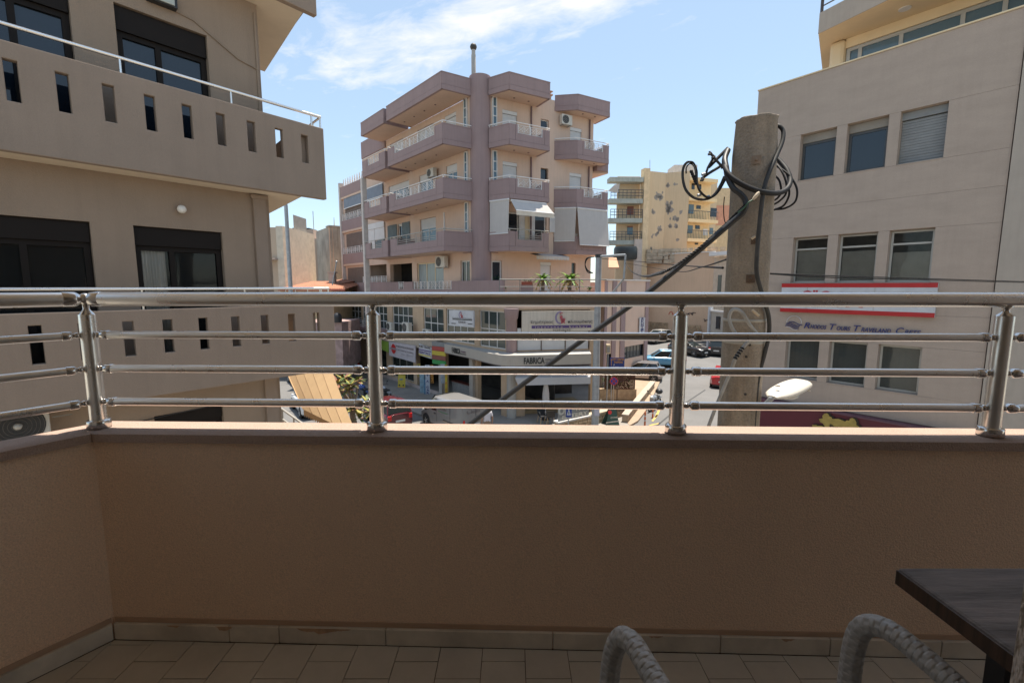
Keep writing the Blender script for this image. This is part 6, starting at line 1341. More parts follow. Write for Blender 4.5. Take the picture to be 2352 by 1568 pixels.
m = MB(); m.box(a + .09 * w1, a + .13 * w1, -.06, -.05, z0 + .1 * h1, z0 + .7 * h1, fr); m.plate([fr(a + .05 * w1, -.06, z0 + .7 * h1), fr(a + .17 * w1, -.06, z0 + .7 * h1), fr(a + .11 * w1, -.06, z0 + .9 * h1)], (0, .01, 0)); m.build('arrow', or_s, t)
text('P', fr, a + .26 * w1, a + .34 * w1, z0 + .05 * h1, z0 + .3 * h1, -.055, white_s, 'lettering', t, .012, bold=.02)
t, fr, u, zt = post_sign('no_stopping_sign', 'round blue no stopping sign with red ring and cross on a pale post', 1410, 866, 0, 25.6, mat('pale_post', (.45, .36, .28), .7))
c = Vector((u, 25.56, zt - .22)); MB().lathe(c, [(.235, -.01), (.235, .01)], 28, axis=(0, -1, 0)).build('disc', mat('sign_red_face', (.5, .03, .03), .5), t); MB().lathe(c + Vector((0, -.012, 0)), [(.185, 0), (.185, .004)], 28, axis=(0, -1, 0)).build('disc_centre', mat('sign_blue_face', (.02, .05, .30), .5), t)
for s_ in (-1, 1): m = MB(); d_ = Vector((s_, 0, 1)).normalized(); q = Vector((1, 0, -s_)).normalized() * .025; cc = c + Vector((0, -.020, 0)); m.plate([cc - d_ * .18 - q, cc - d_ * .18 + q, cc + d_ * .18 + q, cc + d_ * .18 - q], (0, .003, 0)); m.build('cross_bar', mat('sign_red_face', (.5, .03, .03)), t)
t, fr, u, zt = post_sign('street_post', 'thin rusty post beside the round no stopping sign', 1418, 880, 0, 24.6, rust); t['category'] = 'post'
t, fr, u, zt = post_sign('crossing_sign', 'blue pedestrian crossing sign with a white triangle seen from the cafe side', 1306, 934, 0, 22.3, galv)
a, z1 = fr.uz(1300, 934, -.04); b_, z0 = fr.uz(1313, 958, -.04); MB().box(a, b_, -.05, -.03, z0, z1, fr).build('panel', blue_s, t); w1 = b_ - a; h1 = z1 - z0
m = MB(); m.plate([fr(a + .15 * w1, -.055, z0 + .2 * h1), fr(b_ - .15 * w1, -.055, z0 + .2 * h1), fr((a + b_) / 2, -.055, z0 + .85 * h1)], (0, .004, 0)); m.build('triangle', white_s, t); m = MB(); m.box((a + b_) / 2 - .02, (a + b_) / 2 + .02, -.062, -.056, z0 + .3 * h1, z0 + .55 * h1, fr); m.build('figure', ink, t)
# cafe terrace wall with glass and letters, rubble wall up the street
A, B = gp(1283, 968, .72), gp(1356, 952, .72); fr, Ln = seg(A, B)
cw = thing('terrace_wall', 'low rubble stone wall with a glass screen around the cafe terrace', 'wall', A.xy.to_3d())
def rubble(par_, fr, Ln, h, seed, th=.3, nm='stone'):
    rr = random.Random(seed); MB().box(0, Ln, .04, th, 0, h - .02, fr).build('core', mat('mortar', (.40, .30, .20), .95), par_); z = 0; cnt = 0
    while z < h - .1:
        hh = min(rr.uniform(.16, .26), h - z); u = 0
        while u < Ln - .08:
            wd = min(rr.uniform(.25, .5), Ln - u); d_ = rr.uniform(.0, .035)
            MB().box(u + .01, u + wd - .01, -d_, .06, z + .01, z + hh - .01, fr).build(nm, stone, par_, bevel=.02); u += wd; cnt += 1
        z += hh
rubble(cw, fr, Ln, .62, 1)
MB().box(-.05, Ln, -.06, .36, .62, .70, fr).build('coping', mat('white_coping', (.65, .62, .58)), cw)
gl = MB(); gl.box(.05, Ln, .1, .12, .705, 1.45, fr); gl.build('glass_screen', glass('screen_glass', (.5, .5, .48), clear=.75), cw)
wf = mat('white_film', (.50, .48, .42), .6)
text('ON', fr, .05, .85, 1.0, 1.42, .09, wf, 'lettering', cw, .02, bold=.05); text('EATERY', fr, .3, 2.1, .76, .96, .09, wf, 'lettering', cw, .02, bold=.03); text('FABRICA', fr, 1.25, 3.3, 1.05, 1.42, .09, wf, 'lettering', cw, .02, bold=.03)
A, B = gp(1356.5, 952, .72), gp(1436, 930, .72); fr, Ln = seg(A, B); rubble(cw, fr, Ln, .62, 2); MB().box(.05, Ln, -.06, .36, .62, .70, fr).build('coping', mat('ochre_coping', (.5, .4, .28), .9), cw)
rw = thing('street_wall', 'rubble stone wall with pale slab top running up the ochre sidewalk', 'wall', (7, 26, 0))
A, B = Vector(gp(1441, 975, 0)), Vector(gp(1503, 893, 0)); fr, Ln = seg(A, B); rubble(rw, fr, Ln, .5, 4, .3); MB().box(-.05, Ln + .1, -.05, .32, .5, .57, fr).build('coping', mat('pale_slab', (.42, .35, .28), .9), rw)
# lattice fence with climbing plants
lf = thing('lattice_fence', 'dark brown lattice fence with climbing plants on a stone wall', 'fence', dp(1425, 893, 29))
F28 = Fr(0, 29, 1, 0); a, z1 = F28.uz(1390, 858); b_, z0 = F28.uz(1457, 893); m = MB(); n = 16; wd = b_ - a
MB().box(a - .3, b_ + .15, .0, .35, 0, z0 - .02, F28).build('base_wall', stone, lf)
brn = mat('brown_timber', (.09, .035, .02), .7); fm = MB(); fm.box(a, b_, -.03, .03, z0, z0 + .06, F28); fm.box(a, b_, -.03, .03, z1 - .06, z1, F28)
for q in range(4): fm.box(a + wd * q / 3 - .03, a + wd * q / 3 + .03, -.035, .035, z0, z1, F28)
fm.build('frame', brn, lf)
sl1 = MB()
for i in range(-6, n): 
    for s_ in (1, -1):
        u0 = a + wd * i / n; H__ = z1 - z0; p0, p1 = (u0, z0), (u0 + H__, z1)
        if s_ < 0: p0, p1 = (u0, z1), (u0 + H__, z0)
        def cl(p, q, lim): t_ = (lim - p[0]) / (q[0] - p[0]); return (lim, p[1] + (q[1] - p[1]) * t_)
        if p1[0] < a or p0[0] > b_: continue
        if p0[0] < a: p0 = cl(p0, p1, a)
        if p1[0] > b_: p1 = cl(p0, p1, b_)
        sl1.tube([F28(p0[0], .01 * s_, p0[1]), F28(p1[0], .01 * s_, p1[1])], .028, 4, smooth=False)
o = sl1.build('lattice_slats', brn, lf); o['kind'] = 'stuff'
def leaves(n, c, rad, size, seed, long=2.2, droop=.3):
    rr = random.Random(seed); m = MB()
    for _ in range(n):
        d = Vector((rr.gauss(0, 1), rr.gauss(0, 1), rr.gauss(0, 1))).normalized() * rr.uniform(.35, 1) ** .6
        p = Vector(c) + Vector((d.x * rad[0], d.y * rad[1], d.z * rad[2])); ax = Vector((rr.uniform(-1, 1), rr.uniform(-1, 1), rr.uniform(-.2, 1))).normalized(); sd = ax.cross(Vector((rr.uniform(-1, 1), rr.uniform(-1, 1), rr.uniform(-1, 1)))).normalized()
        s_ = size * rr.uniform(.6, 1.3); L__ = s_ * long; up = ax.cross(sd)
        m.add([p, p + ax * L__ * .5 + sd * s_ * .4, p + ax * L__ - up * s_ * droop, p + ax * L__ * .5 - sd * s_ * .4], [(0, 1, 2, 3)], rr.choice((0, 0, 1)) if long > 2 else 0)
    return m
leafs = (green_leaf, yellow_leaf)
for q in (.35, .75, .12): leaves(260, F28(a + wd * q, .1, (z0 + z1) / 2), (.45, .15, .75), .09, int(q * 100), 1.5).build('foliage', [green_leaf, green_leaf], lf, kind='stuff')
# meter box
t = thing('meter_box', 'cream meter box on a pipe in front of the pink wall', 'meter box', dp(1400, 812, 29)); F29 = Fr(0, 27.6, 1, 0); a, z1 = F29.uz(1393, 791); b_, z0 = F29.uz(1402, 812); MB().box(a, b_, 0, .2, z0, z1, F29).build('box', cream, t, bevel=.02); MB().box(a + .04, b_ - .04, -.02, -.002, z0 + .08, z1 - .15, F29).build('window', grey_c, t); MB().tube([F29((a + b_) / 2, .1, 0), F29((a + b_) / 2, .1, z0 - .002)], .04, 8).build('pipe', galv, t)
# A-boards
t = thing('sandwich_board', 'dark green menu board with a red dot standing on the ochre sidewalk', 'sandwich board', gp(1404, 977, 0)); p = gp(1402, 980, 0); fr = Fr(p.x, p.y, 1, .25); dg_ = mat('board_green', (.02, .055, .045), .6)
m = MB(); m.plate([fr(-.42, -.25, .08), fr(.42, -.25, .08), fr(.25, 0, 1.15), fr(-.05, 0, 1.15)], (0, .03, 0)); m.build('panel', dg_, t); m = MB(); m.plate([fr(-.42, .3, .08), fr(.42, .3, .08), fr(.25, .05, 1.15), fr(-.05, .05, 1.15)], (0, .03, 0)); m.build('back_panel', dg_, t)
MB().lathe(fr(-.12, -.13, .85), [(.11, 0), (.11, .01)], 18, axis=(.2, -1, .2)).build('red_dot', mat('sign_red_face', (.5, .03, .03)), t); m = MB(); m.plate([fr(-.40, -.256, .30), fr(.38, -.256, .34), fr(.38, -.25, .40), fr(-.38, -.25, .36)], (0, .003, 0)); m.build('stripe', cream_s, t)
text('COFFEE', fr, -.1, .3, .52, .60, -.19, cream_s, 'lettering', t, .01)
t = thing('sandwich_board', 'yellow car rental board standing on the pavement before the shops', 'sandwich board', gp(948, 912, .13)); p = LL(-11.0, -.75, .13); fr = Fr(p.x, p.y, .98, -.2); yb = mat('sign_yellow', (.50, .38, .04), .6)
m = MB(); m.plate([fr(-.3, -.15, 0.02), fr(.3, -.15, 0.02), fr(.28, 0, 1.05), fr(-.28, 0, 1.05)], (0, .03, 0)); m.build('panel', yb, t); m = MB(); m.ball(fr(0, -.05, .72), .16, 12, (1.2, .15, .4)); m.build('car_picture', mat('picture_grey', (.2, .25, .28), .5), t); m = MB(); m.box(-.28, .28, -.17, -.155, .06, .18, fr); m.build('orange_stripe', or_s, t)
for q in (-.15, .15): MB().ball(fr(q, -.14, .30), .06, 8, (1, .2, 1)).build('picture_wheel', ink, t)
# shop signs on the left lower facade
def wsign(name, label, fr, P, col, off=-.12, cat='sign'):
    t = thing(name, label, cat, fr(P[0][0], off, P[0][1])); MB().plate([fr(u, off, z) for u, z in P], (fr.n[0] * .06, fr.n[1] * .06, 0)).build('board', col, t); return t
def q4(pts, off): return [LL.uz(*p, off) for p in pts]
P = q4([(893.5, 816), (954, 833), (954, 794), (893, 784)], -.6)
t = wsign('insurance_agency_sign', 'white sign with a red split disc and grey Greek lettering above the shops', LL, P, mat('sign_pinkish_white', (.42, .38, .40), .6), -.6); ua, za_ = P[0]; ub, zb2_ = P[1]; w1 = ub - ua
FSg = Fr(LL(ua, -.63, 0).x, LL(ua, -.63, 0).y, LL.d[0], LL.d[1])
zt0 = P[3][1]; zt1_ = P[2][1]; zb0 = P[0][1]; hh = zt0 - zb0
m = MB(); c = LL(ua + .20 * w1, -.61, zb0 + .55 * hh); m.lathe(c, [(.18 * w1 * .5 + .0, 0), (.18 * w1 * .5, .01)], 24, axis=(-LL.n[0], -LL.n[1], 0)); m.build('red_disc', red_p, t); m = MB(); m.box(.06 * w1, .46 * w1, -.0, .01, zb0 + .50 * hh, zb0 + .61 * hh, FSg); m.build('name_bar', mat('sign_pinkish_white', (.42, .38, .40)), t)
text('INTERAMERICAN', FSg, .07 * w1, .44 * w1, zb0 + .52 * hh, zb0 + .59 * hh, -.004, ink2, 'lettering', t, .006); text('\u03a0\u03a1\u0391\u039a\u03a4\u039f\u03a1\u0395\u0399\u039f \u0391\u03a3\u03a6\u0391\u039b\u0395\u0399\u03a9\u039d', FSg, .30 * w1, .96 * w1, zb0 + .74 * hh, zb0 + .85 * hh, -.0, ink2, 'lettering', t, .006, bold=.02)
text('\u0393\u03b9\u03ac\u03bd\u03bd\u03b7\u03c2 \u039b\u03b1\u03bc\u03c0\u03af\u03b4\u03b7\u03c2', FSg, .5 * w1, .95 * w1, zb0 + .48 * hh, zb0 + .6 * hh, .0, ink2, 'lettering', t, .006); text('\u03c4\u03b7\u03bb. 28210', FSg, .5 * w1, .92 * w1, zb0 + .28 * hh, zb0 + .34 * hh, .0, ink2, 'lettering', t, .006)
P = q4([(872, 801), (892, 809), (892, 784), (872, 779)], -.5); t = wsign('shop_sign', 'lime green shop sign left of the white insurance sign', LL, P, mat('sign_lime', (.22, .34, .05), .6), -.5)
P = q4([(962, 815), (991, 824), (991, 799), (962, 789)], -.62); t = wsign('travel_shop_sign', 'striped white and purple lettered sign above the car rental shop', LL, P, white_s, -.62)
ua = P[0][0]; w1 = P[1][0] - ua; zb0 = P[0][1]; hh = P[3][1] - zb0; FSg = Fr(LL(ua, -.63, 0).x, LL(ua, -.63, 0).y, LL.d[0], LL.d[1])
text('PORT TRAVEL', FSg, .04 * w1, .96 * w1, zb0 + .68 * hh, zb0 + .92 * hh, -.0, ink2, 'lettering', t, .01, bold=.02); MB().box(.02 * w1, .98 * w1, -.01, .0, zb0 + .46 * hh, zb0 + .56 * hh, FSg).build('purple_stripe', purple, t); MB().box(.02 * w1, .98 * w1, -.01, .0, zb0 + .02 * hh, zb0 + .12 * hh, FSg).build('yellow_stripe', yb, t); text('RENTALS', FSg, .06 * w1, .94 * w1, zb0 + .18 * hh, zb0 + .40 * hh, -.0, purple, 'lettering', t, .01, bold=.02)
a_, b_ = LL(-9.75, -.62, 0), LL(-9.35, -1.0, 0)
p0, p1 = dp(992, 800, 30.0), dp(1023, 800, 29.2); fr, Ln = seg(p0, p1); t = thing('car_rental_sign', 'board striped red, yellow, brown and green beside the white striped sign', 'sign', p0)
for k, (c_n, cc) in enumerate((('sign_green_stripe', (.03, .25, .06)), ('sign_brown_stripe', (.22, .07, .05)), ('sign_yellow', (.5, .38, .04)), ('sign_red_stripe', (.35, .05, .04)), ('sign_grey_stripe', (.2, .2, .2)))):
    z0 = fr.uz(1000, 836)[1] + .30 * k; MB().box(0, Ln, 0, .06, z0 + .01, z0 + .29, fr).build('stripe_panel', mat(c_n, cc, .6), t)
def vsign(label, X0, X1, Y0, Y1, y, col, txt, tcol):
    p0, p1 = dp(X0, (Y0 + Y1) / 2, y), dp(X1, (Y0 + Y1) / 2, y); fr, Ln = seg(p0, p1); z1, z0 = fr.uz(X0, Y0)[1], fr.uz(X0, Y1)[1]; t = thing('vertical_sign', label, 'sign', p0); MB().box(0, Ln, 0, .05, z0, z1, fr).build('board', col, t); n = len(txt)
    for i, ch_ in enumerate(txt):
        if ch_ != ' ': zz = z1 - (z1 - z0) * (i + .9) / n; text(ch_, fr, .2 * Ln, .8 * Ln, zz, zz + (z1 - z0) / n * .72, -.004, tcol, 'lettering', t, .01, bold=.03)
    return t
vsign('vertical white and blue RENT A CAR sign on the rental shop', 977, 987, 838, 905, 27.6, mat('sign_pale_blue', (.38, .42, .48), .6), 'RENT A CAR', navy)
vsign('vertical yellow sign with dark letters right of the rental shop door', 1022, 1027.5, 838, 912, 27.2, yb, 'RENT A CAR', red_p)
vsign('narrow yellow sign strip left of the light blue posters', 959, 965, 836, 865, 28.5, yb, 'RENT', navy)
vsign('orange strip sign beside the blue letters', 989, 995, 838, 880, 27.8, or_s, 'RENTALS', ink)
for k, (X0, X1, Y0, Y1) in enumerate(((964, 975, 845, 902), (974, 985, 872, 905), (1012, 1022, 836, 880))):
    p0, p1 = dp(X0, (Y0 + Y1) / 2, 28.2 - .4 * k), dp(X1, (Y0 + Y1) / 2, 28.2 - .4 * k); fr, Ln = seg(p0, p1); z1, z0 = fr.uz(X0, Y0)[1], fr.uz(X0, Y1)[1]; MB().box(0, Ln, 0, .05, z0, z1, fr).build('poster_board', mat(('poster_sky', 'poster_sea', 'poster_pale')[k], ((.22, .34, .42), (.08, .20, .34), (.30, .33, .38))[k], .6, var=.5, vs=4), None, label=('tall pale blue poster board by the rental shop', 'deeper blue poster board standing lowest by the rental shop', 'grey blue poster board left of the yellow vertical sign')[k], cat='poster')
t = thing('blue_side_sign', 'vertical white sign with blue Greek letters on the pink side wall', 'sign', W3(5.5, -.1, 4)); a, z1 = W3.uz(1469, 730, -.1); b_, z0 = W3.uz(1480, 766, -.1); MB().box(a, b_, -.12, -.062, z0, z1, W3).build('board', white_s, t)
for i, ch_ in enumerate('\u03a6\u03a1\u039f\u039d\u03a4\u0399\u03a3'): zz = z1 - (z1 - z0) * (i + .95) / 7.4; text(ch_, W3, a + .25 * (b_ - a), b_ - .25 * (b_ - a), zz, zz + .2, -.123, navy, 'lettering', t, .01, bold=.02)
# cafe furniture, closed parasol, people
def chair_(label, X, Y, hd, m_, loc=None):
    t = thing('cafe_chair', label, 'chair', (0, 0, 0), 'dark chairs on the cafe terrace')
    m = MB(); m.box(-.22, .22, -.22, .22, .42, .47); m.build('seat', m_, t, bevel=.02); m = MB(); m.plate([(-.22, .2, .48), (.22, .2, .48), (.25, .28, .82), (-.25, .28, .82)], (0, .03, 0)); m.build('backrest', m_, t)
    for s_ in (-1, 1):
        for q in (-1, 1): MB().tube([(s_ * .18, q * .18, .42), (s_ * .24, q * .24, 0)], .016, 6).build('leg', mat('beech_leg', (.42, .30, .18), .6), t)
    for s_ in (-1, 1): MB().tube([(s_ * .24, .22, .66), (s_ * .25, -.15, .64), (s_ * .23, -.18, .46)], .018, 6).build('armrest', m_, t)
    p = loc or gp(X, Y, .35); t.location = (p.x, p.y, .131); t.rotation_euler = (0, 0, R(hd)); return t
chair_('left dark cafe chair with beech legs on the terrace', 1247, 963, 20, black_p); chair_('right dark cafe chair with beech legs on the terrace', 1262, 965, 195, black_p)
t = thing('closed_parasol', 'folded white parasol standing on the cafe terrace', 'parasol', gp(1238, 955, .13)); p = LR(1.55, -.9, .13); MB().tube([p, p + Vector((0, 0, 2.4))], .025, 8).build('pole', white_p, t); MB().lathe(p, [(.04, .95), (.20, 1.05), (.19, 1.5), (.10, 2.1), (.03, 2.35)], 12, smooth=False).build('canopy', white_fab, t); MB().lathe(p, [(.22, 0), (.22, .06)], 14).build('base', black_p, t)
def person(label, loc, hd, shirt, short, hair, skin=(.36, .20, .13)):
    t = thing('person', label, 'person', (0, 0, 0))
    P = {'pel': (0, 0, .95), 'bel': (0, 0, 1.12), 'che': (0, .02, 1.36), 'nec': (0, .0, 1.50), 'hd0': (0, -.01, 1.58), 'hd1': (0, -.02, 1.68), 'hd2': (0, 0, 1.75)}
    for s_, n_ in ((-1, 'l'), (1, 'r')):
        P.update({'sh' + n_: (.19 * s_, .01, 1.42), 'el' + n_: (.25 * s_, .04, 1.14), 'wr' + n_: (.26 * s_, -.05, .92), 'ha' + n_: (.26 * s_, -.08, .83), 'hi' + n_: (.10 * s_, 0, .90), 'kn' + n_: (.11 * s_, -.05 * (s_ + .3), .50), 'an' + n_: (.11 * s_, .06 * s_, .09), 'to' + n_: (.12 * s_, .06 * s_ - .16, .04)})
    Rr = {'pel': .15, 'bel': .13, 'che': .16, 'nec': .06, 'hd0': .075, 'hd1': .095, 'hd2': .07, 'sh': .065, 'el': .045, 'wr': .03, 'ha': .035, 'hi': .10, 'kn': .06, 'an': .04, 'to': .035}
    E_ = [('pel', 'bel'), ('bel', 'che'), ('che', 'nec'), ('nec', 'hd0'), ('hd0', 'hd1'), ('hd1', 'hd2')]
    for n_ in 'lr': E_ += [('che', 'sh' + n_), ('sh' + n_, 'el' + n_), ('el' + n_, 'wr' + n_), ('wr' + n_, 'ha' + n_), ('pel', 'hi' + n_), ('hi' + n_, 'kn' + n_), ('kn' + n_, 'an' + n_), ('an' + n_, 'to' + n_)]
    ks = list(P); me = bpy.data.meshes.new('body'); me.from_pydata([P[k] for k in ks], [(ks.index(a), ks.index(b)) for a, b in E_], []); o = bpy.data.objects.new('body', me); COL.objects.link(o)
    sk = o.modifiers.new('skin', 'SKIN')
    for i, k in enumerate(ks):
        r_ = Rr.get(k) or Rr[k[:2]]; v = me.skin_vertices[0].data[i]; v.radius = (r_ * (1.15 if k in ('che', 'pel', 'bel') else 1), r_ * (.8 if k in ('che', 'pel', 'bel') else 1)); v.use_root = (k == 'pel')
    sb = o.modifiers.new('sub', 'SUBSURF'); sb.levels = 2; sb.render_levels = 2
    me.materials.append(mat('skin', skin, .6)); me.materials.append(shirt); me.materials.append(short); me.materials.append(mat('shoe_white', (.5, .5, .5), .6)); me.materials.append(hair)
    bpy.context.view_layer.update(); m2 = bpy.data.meshes.new_from_object(o.evaluated_get(bpy.context.evaluated_depsgraph_get())); bpy.data.objects.remove(o)
    for pl in m2.polygons:
        c = pl.center; pl.use_smooth = True
        pl.material_index = 3 if c.z < .10 else 2 if .48 < c.z < .98 and abs(c.x) < .215 else 1 if (.98 <= c.z < 1.50 and (abs(c.x) < .19 or c.z > 1.22)) else 0
        if c.z > 1.62 and (c.y > -.04 or c.z > 1.72): pl.material_index = 4
    for v in m2.vertices:
        if .9 < v.co.z < 1.45 and abs(v.co.x) < .22: v.co.x *= 1.06; v.co.y *= 1.08
    b = bpy.data.objects.new('body', m2); COL.objects.link(b); b.parent = t; ORG[b] = Vector((0, 0, 0))
    for s_ in (-1, 1):
        MB().ball((.036 * s_, -.105, 1.655), .012, 8).build('eye', ink, t); MB().ball((.092 * s_, -.01, 1.65), .022, 8, (.5, 1, 1.4)).build('ear', mat('skin', skin), t)
        hnd = MB()
        for k in range(4): hnd.tube([(.26 * s_ + .0, -.11 + .018 * k, .82), (.262 * s_, -.115 + .02 * k, .775 - .008 * (k in (1, 2))), (.25 * s_, -.12 + .02 * k, .745)], [.010, .009, .007], 6)
        hnd.tube([(.25 * s_, -.12, .86), (.235 * s_, -.145, .82), (.235 * s_, -.15, .79)], [.011, .010, .008], 6); hnd.build('fingers', mat('skin', skin), t)
    MB().ball((0, -.118, 1.63), .014, 8, (.8, 1, 1.5)).build('nose', mat('skin', skin), t); MB().box(-.022, .022, -.112, -.104, 1.592, 1.598).build('mouth', mat('lips', (.3, .08, .07), .6), t)
    t.location = loc; t.rotation_euler = (0, 0, R(hd)); return t
p = gp(1119, 966, .98); person('person in a white T-shirt and khaki shorts walking behind the silver van', (p.x, p.y, .0), 190, mat('white_tshirt', (.62, .58, .60), .9), mat('khaki_cloth', (.28, .20, .14), .9), mat('dark_hair', (.03, .02, .015), .7))
# terrace plants of the mauve building
def sago(label, X, Y, y, s_, seed):
    p = dp(X, Y, y); t = thing('potted_palm', label, 'potted plant', (p.x, p.y, 6.53)); zb = 6.53; zt = p.z
    MB().lathe((p.x, p.y, zb), [(.16 * s_, 0), (.30 * s_, .22), (.33 * s_, .45), (.24 * s_, .66), (.28 * s_, .72), (.26 * s_, .72)], 18).build('pot', terracotta, t); MB().lathe((p.x, p.y, zb + .7), [(.11, 0), (.10, zt - zb - .7)], 10).build('trunk', bark, t)
    rr = random.Random(seed); c = Vector((p.x, p.y, zt)); m = MB(); m2 = MB()
    for k in range(34):
        a = 2 * math.pi * k * .382; el = 1.05 - 1.45 * (k / 34); L__ = s_ * rr.uniform(.75, .98); pts = []
        for i in range(6): q = i / 5; e_ = el - q * 1.1; pts.append(c + Vector((math.cos(a) * L__ * q * math.cos(el - q * .5), math.sin(a) * L__ * q * math.cos(el - q * .5), L__ * (q * math.sin(el) - .45 * q * q))))
        tgt = m2 if k > 27 else m
        for i in range(5):
            d = pts[i + 1] - pts[i]; sd = d.cross(Vector((0, 0, 1))).normalized() * (.15 * s_ * (1 - .13 * i))
            for s2_ in (-1, 1): tgt.add([pts[i], pts[i] + d * .5 + sd * s2_, pts[i + 1]], [(0, 1, 2)]); tgt.add([pts[i] + d * .5, pts[i] + d * 1.0 + sd * s2_ * .95, pts[i + 1]], [(0, 1, 2)])
    m.build('fronds', mat('fresh_frond', (.14, .26, .03), .5), t, kind='stuff'); m2.build('dry_fronds', mat('dry_frond', (.35, .24, .08), .7), t, kind='stuff'); return t
sago('left sago palm in a terracotta pot on the terrace', 1247, 641, 26.7, .95, 1); sago('right, larger sago palm in a terracotta pot on the terrace', 1309, 641, 27.2, 1.15, 2)
def pot(label, X, y, s_, plant=True, z=6.53):
    p = dp(X, 660, y); t = thing('flower_pot', label, 'flower pot', (p.x, p.y, z)); MB().lathe((p.x, p.y, z), [(.18 * s_, 0), (.33 * s_, .3), (.34 * s_, .5), (.22 * s_, .72), (.25 * s_, .78), (.23 * s_, .78)], 18).build('pot', terracotta, t)
    if plant: leaves(60, (p.x, p.y, z + .85), (.2 * s_, .2 * s_, .12), .07, int(X), 1.5).build('foliage', [green_leaf, green_leaf], t, kind='stuff')
pot('big round terracotta jar left of the left palm', 1213, 26.5, 1.1); pot('plain terracotta jar between the two palms', 1281, 27.2, .85, False); pot('small terracotta pot with yellowing plant by the metal pole', 1354, 27, .6); pot('tall pot beside the dark terrace door', 1157, 26.3, .8)
bx = thing('planter_box', 'red window box on the terrace pillar', 'planter', LR(.7, .2, 7.6)); MB().box(.4, 1.0, .18, .38, 7.602, 7.78, LR).build('box', mat('red_planter', (.3, .07, .04), .7), bx); leaves(60, LR(.7, .28, 7.84), (.3, .1, .08), .05, 9, 1.5).build('foliage', [green_leaf, green_leaf], bx, kind='stuff')
MB().box(1.9, 2.6, -.75, -.35, 10.2, 10.24, PR).box(2.2, 2.3, -.6, -.5, 9.81, 10.2, PR).build('balcony_table', white_p, None, label='small white table on the balcony under the open awning', cat='table')
# ================================================================== LEFT: AWNING, STAIR RAIL, FRANGIPANI
t = thing('awning', 'large sunlit tan awning with scalloped edge below the left balcony', 'awning', gp(720, 900, 4)); tan = mat('tan_awning_fabric', (.52, .36, .20), .9, var=.05, streak=.04)
A, B, Cc, Dd = dp(636, 800, 17.5), dp(746, 800, 16.0), dp(820, 1000, 11.6), dp(697, 940, 14.4)
E_ = dp(775, 1000, 12.2)
n_ = ((B - A).cross(Dd - A)).normalized(); 
for k in range(5):
    a0, a1 = A.lerp(B, k / 5), A.lerp(B, (k + 1) / 5); 
    d0, d1 = Dd.lerp(Cc, k / 5), Dd.lerp(Cc, (k + 1) / 5); V = []
    for i in range(9): q = i / 8; V += [a0.lerp(d0, q) - Vector((0, 0, .12 * math.sin(math.pi * q))), a1.lerp(d1, q) - Vector((0, 0, .12 * math.sin(math.pi * q)))]
    m = MB(); m.add(V, [(2 * i, 2 * i + 1, 2 * i + 3, 2 * i + 2) for i in range(8)], 0, True); m.build('fabric_panel', tan, t)
    if k: m = MB(); m.tube([v + Vector((0, 0, .005)) for v in V[::2]], .006, 4); m.build('seam', mat('tan_seam', (.28, .18, .1), .9), t)
m = MB(); 
for k in range(22):
    q0, q1 = k / 22, (k + 1) / 22; a, b_ = Dd.lerp(Cc, q0), Dd.lerp(Cc, q1); mid = (a + b_) / 2 - Vector((0, 0, .24)); m.add([a, b_, b_ - Vector((0, 0, .14)), mid, a - Vector((0, 0, .14))], [(0, 1, 2, 3, 4)])
m.build('scalloped_valance', tan, t)
m = MB(); m.tube([A - Vector((0, 0, .04)), A.lerp(Dd, .98) - Vector((0, 0, .04))], .015, 6); m.build('frame', tan, t)
t = thing('stair_railing', 'white framed stair rail and canopy edge at the foot of the left building', 'railing', gp(650, 960, 1)); P1, P2 = dp(642, 935, 15), dp(712, 985, 13); 
for dz_ in (0, -.35): MB().tube([P1 + Vector((0, 0, dz_)), P2 + Vector((0, 0, dz_))], .035, 6).build('handrail', al_grey, t)
for q in (.1, .5, .9): c = P1.lerp(P2, q); MB().tube([c, (c.x, c.y, c.z - .9)], .025, 6).build('baluster', al_grey, t)
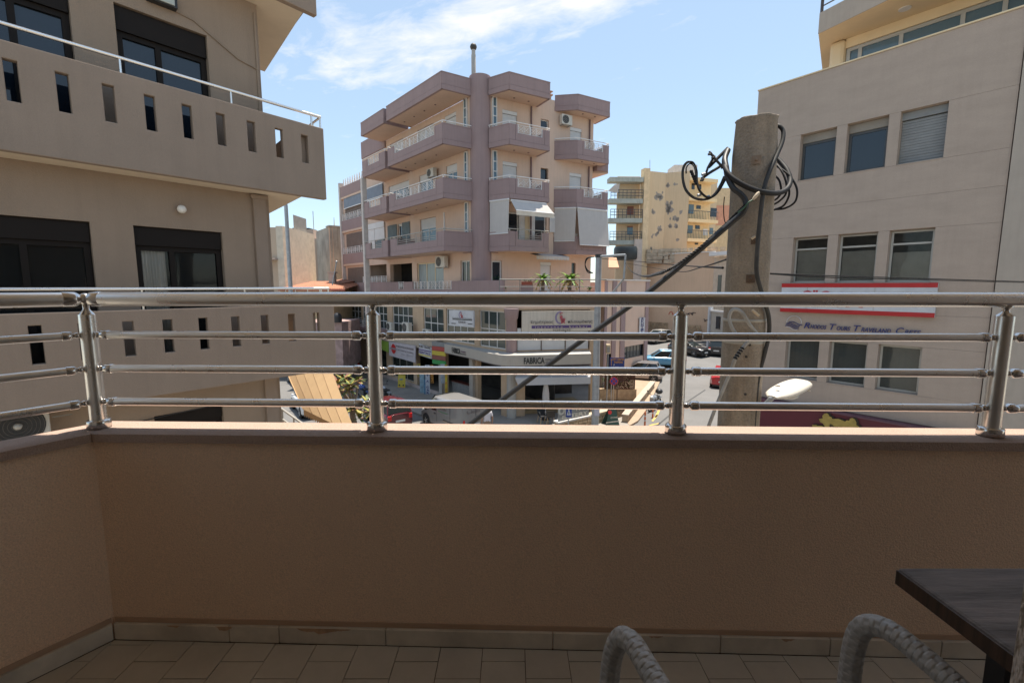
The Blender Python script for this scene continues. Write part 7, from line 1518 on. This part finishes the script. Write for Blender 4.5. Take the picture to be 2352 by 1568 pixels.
MB().plate([P1 - Vector((0, 0, .5)), P2 - Vector((0, 0, .5)), P2 - Vector((0, 0, 2.2)), P1 - Vector((0, 0, 2.2))], (.1, .1, 0)).build('stair_side', mat('grey_beige_stucco', (.285, .215, .165)), t)
tr = thing('frangipani_tree', 'small tree with pale stubby branches and yellow green leaf tufts right of the tan awning', 'tree', gp(812, 985, 0)); TY = 19.0
def tp(X, Y, y=TY): return dp(X, Y, y)
trunk = MB(); base = tp(812, 1000); base = Vector((base.x, base.y, 0)); fk = tp(806, 930)
trunk.tube(curve_pts([base, tp(814, 985), tp(810, 955), fk], 5), [.16 - .004 * i for i in range(16)], 10); trunk.build('trunk', bark, tr)
tips = []
for (x, y, d_) in ((775, 882, -.3), (790, 872, .2), (806, 886, -.4), (820, 876, .3), (800, 898, -.6), (830, 935, .4), (845, 925, -.2), (812, 940, -.7), (826, 960, -.5), (852, 948, .3), (790, 940, -.3), (783, 900, .3)):
    q = tp(x, y, TY + d_); m = MB(); mid = fk.lerp(q, .5) + Vector((.1, 0, -.1)); m.tube(curve_pts([fk, mid, q], 5), [.08 - .004 * i for i in range(11)], 8); m.build('limb', bark, tr); tips.append(q)
rr = random.Random(21); lm = MB()
for tpv in tips:
    for _ in range(26):
        a = rr.uniform(0, 2 * math.pi); el = rr.uniform(-.35, 1.1); ax = Vector((math.cos(a) * math.cos(el), math.sin(a) * math.cos(el), math.sin(el))); sd = ax.cross(Vector((0, 0, 1))).normalized(); L__ = rr.uniform(.22, .42); p = tpv + ax * .03; up = sd.cross(ax)
        wl = L__ * .18; lm.add([p, p + ax * L__ * .35 + sd * wl + up * .01, p + ax * L__ * .8 + sd * wl * .7 - up * .03, p + ax * L__ - up * .06, p + ax * L__ * .8 - sd * wl * .7 - up * .03, p + ax * L__ * .35 - sd * wl + up * .01], [(0, 1, 2, 3, 4, 5)], rr.choice((0, 0, 1, 1, 2)))
lm.build('foliage', [green_leaf, yellow_leaf, mat('leaf_red_brown', (.22, .08, .04), .6)], tr, kind='stuff')
pc = dp(1128, 650, 26.0)
#@@PART8
flush_text()
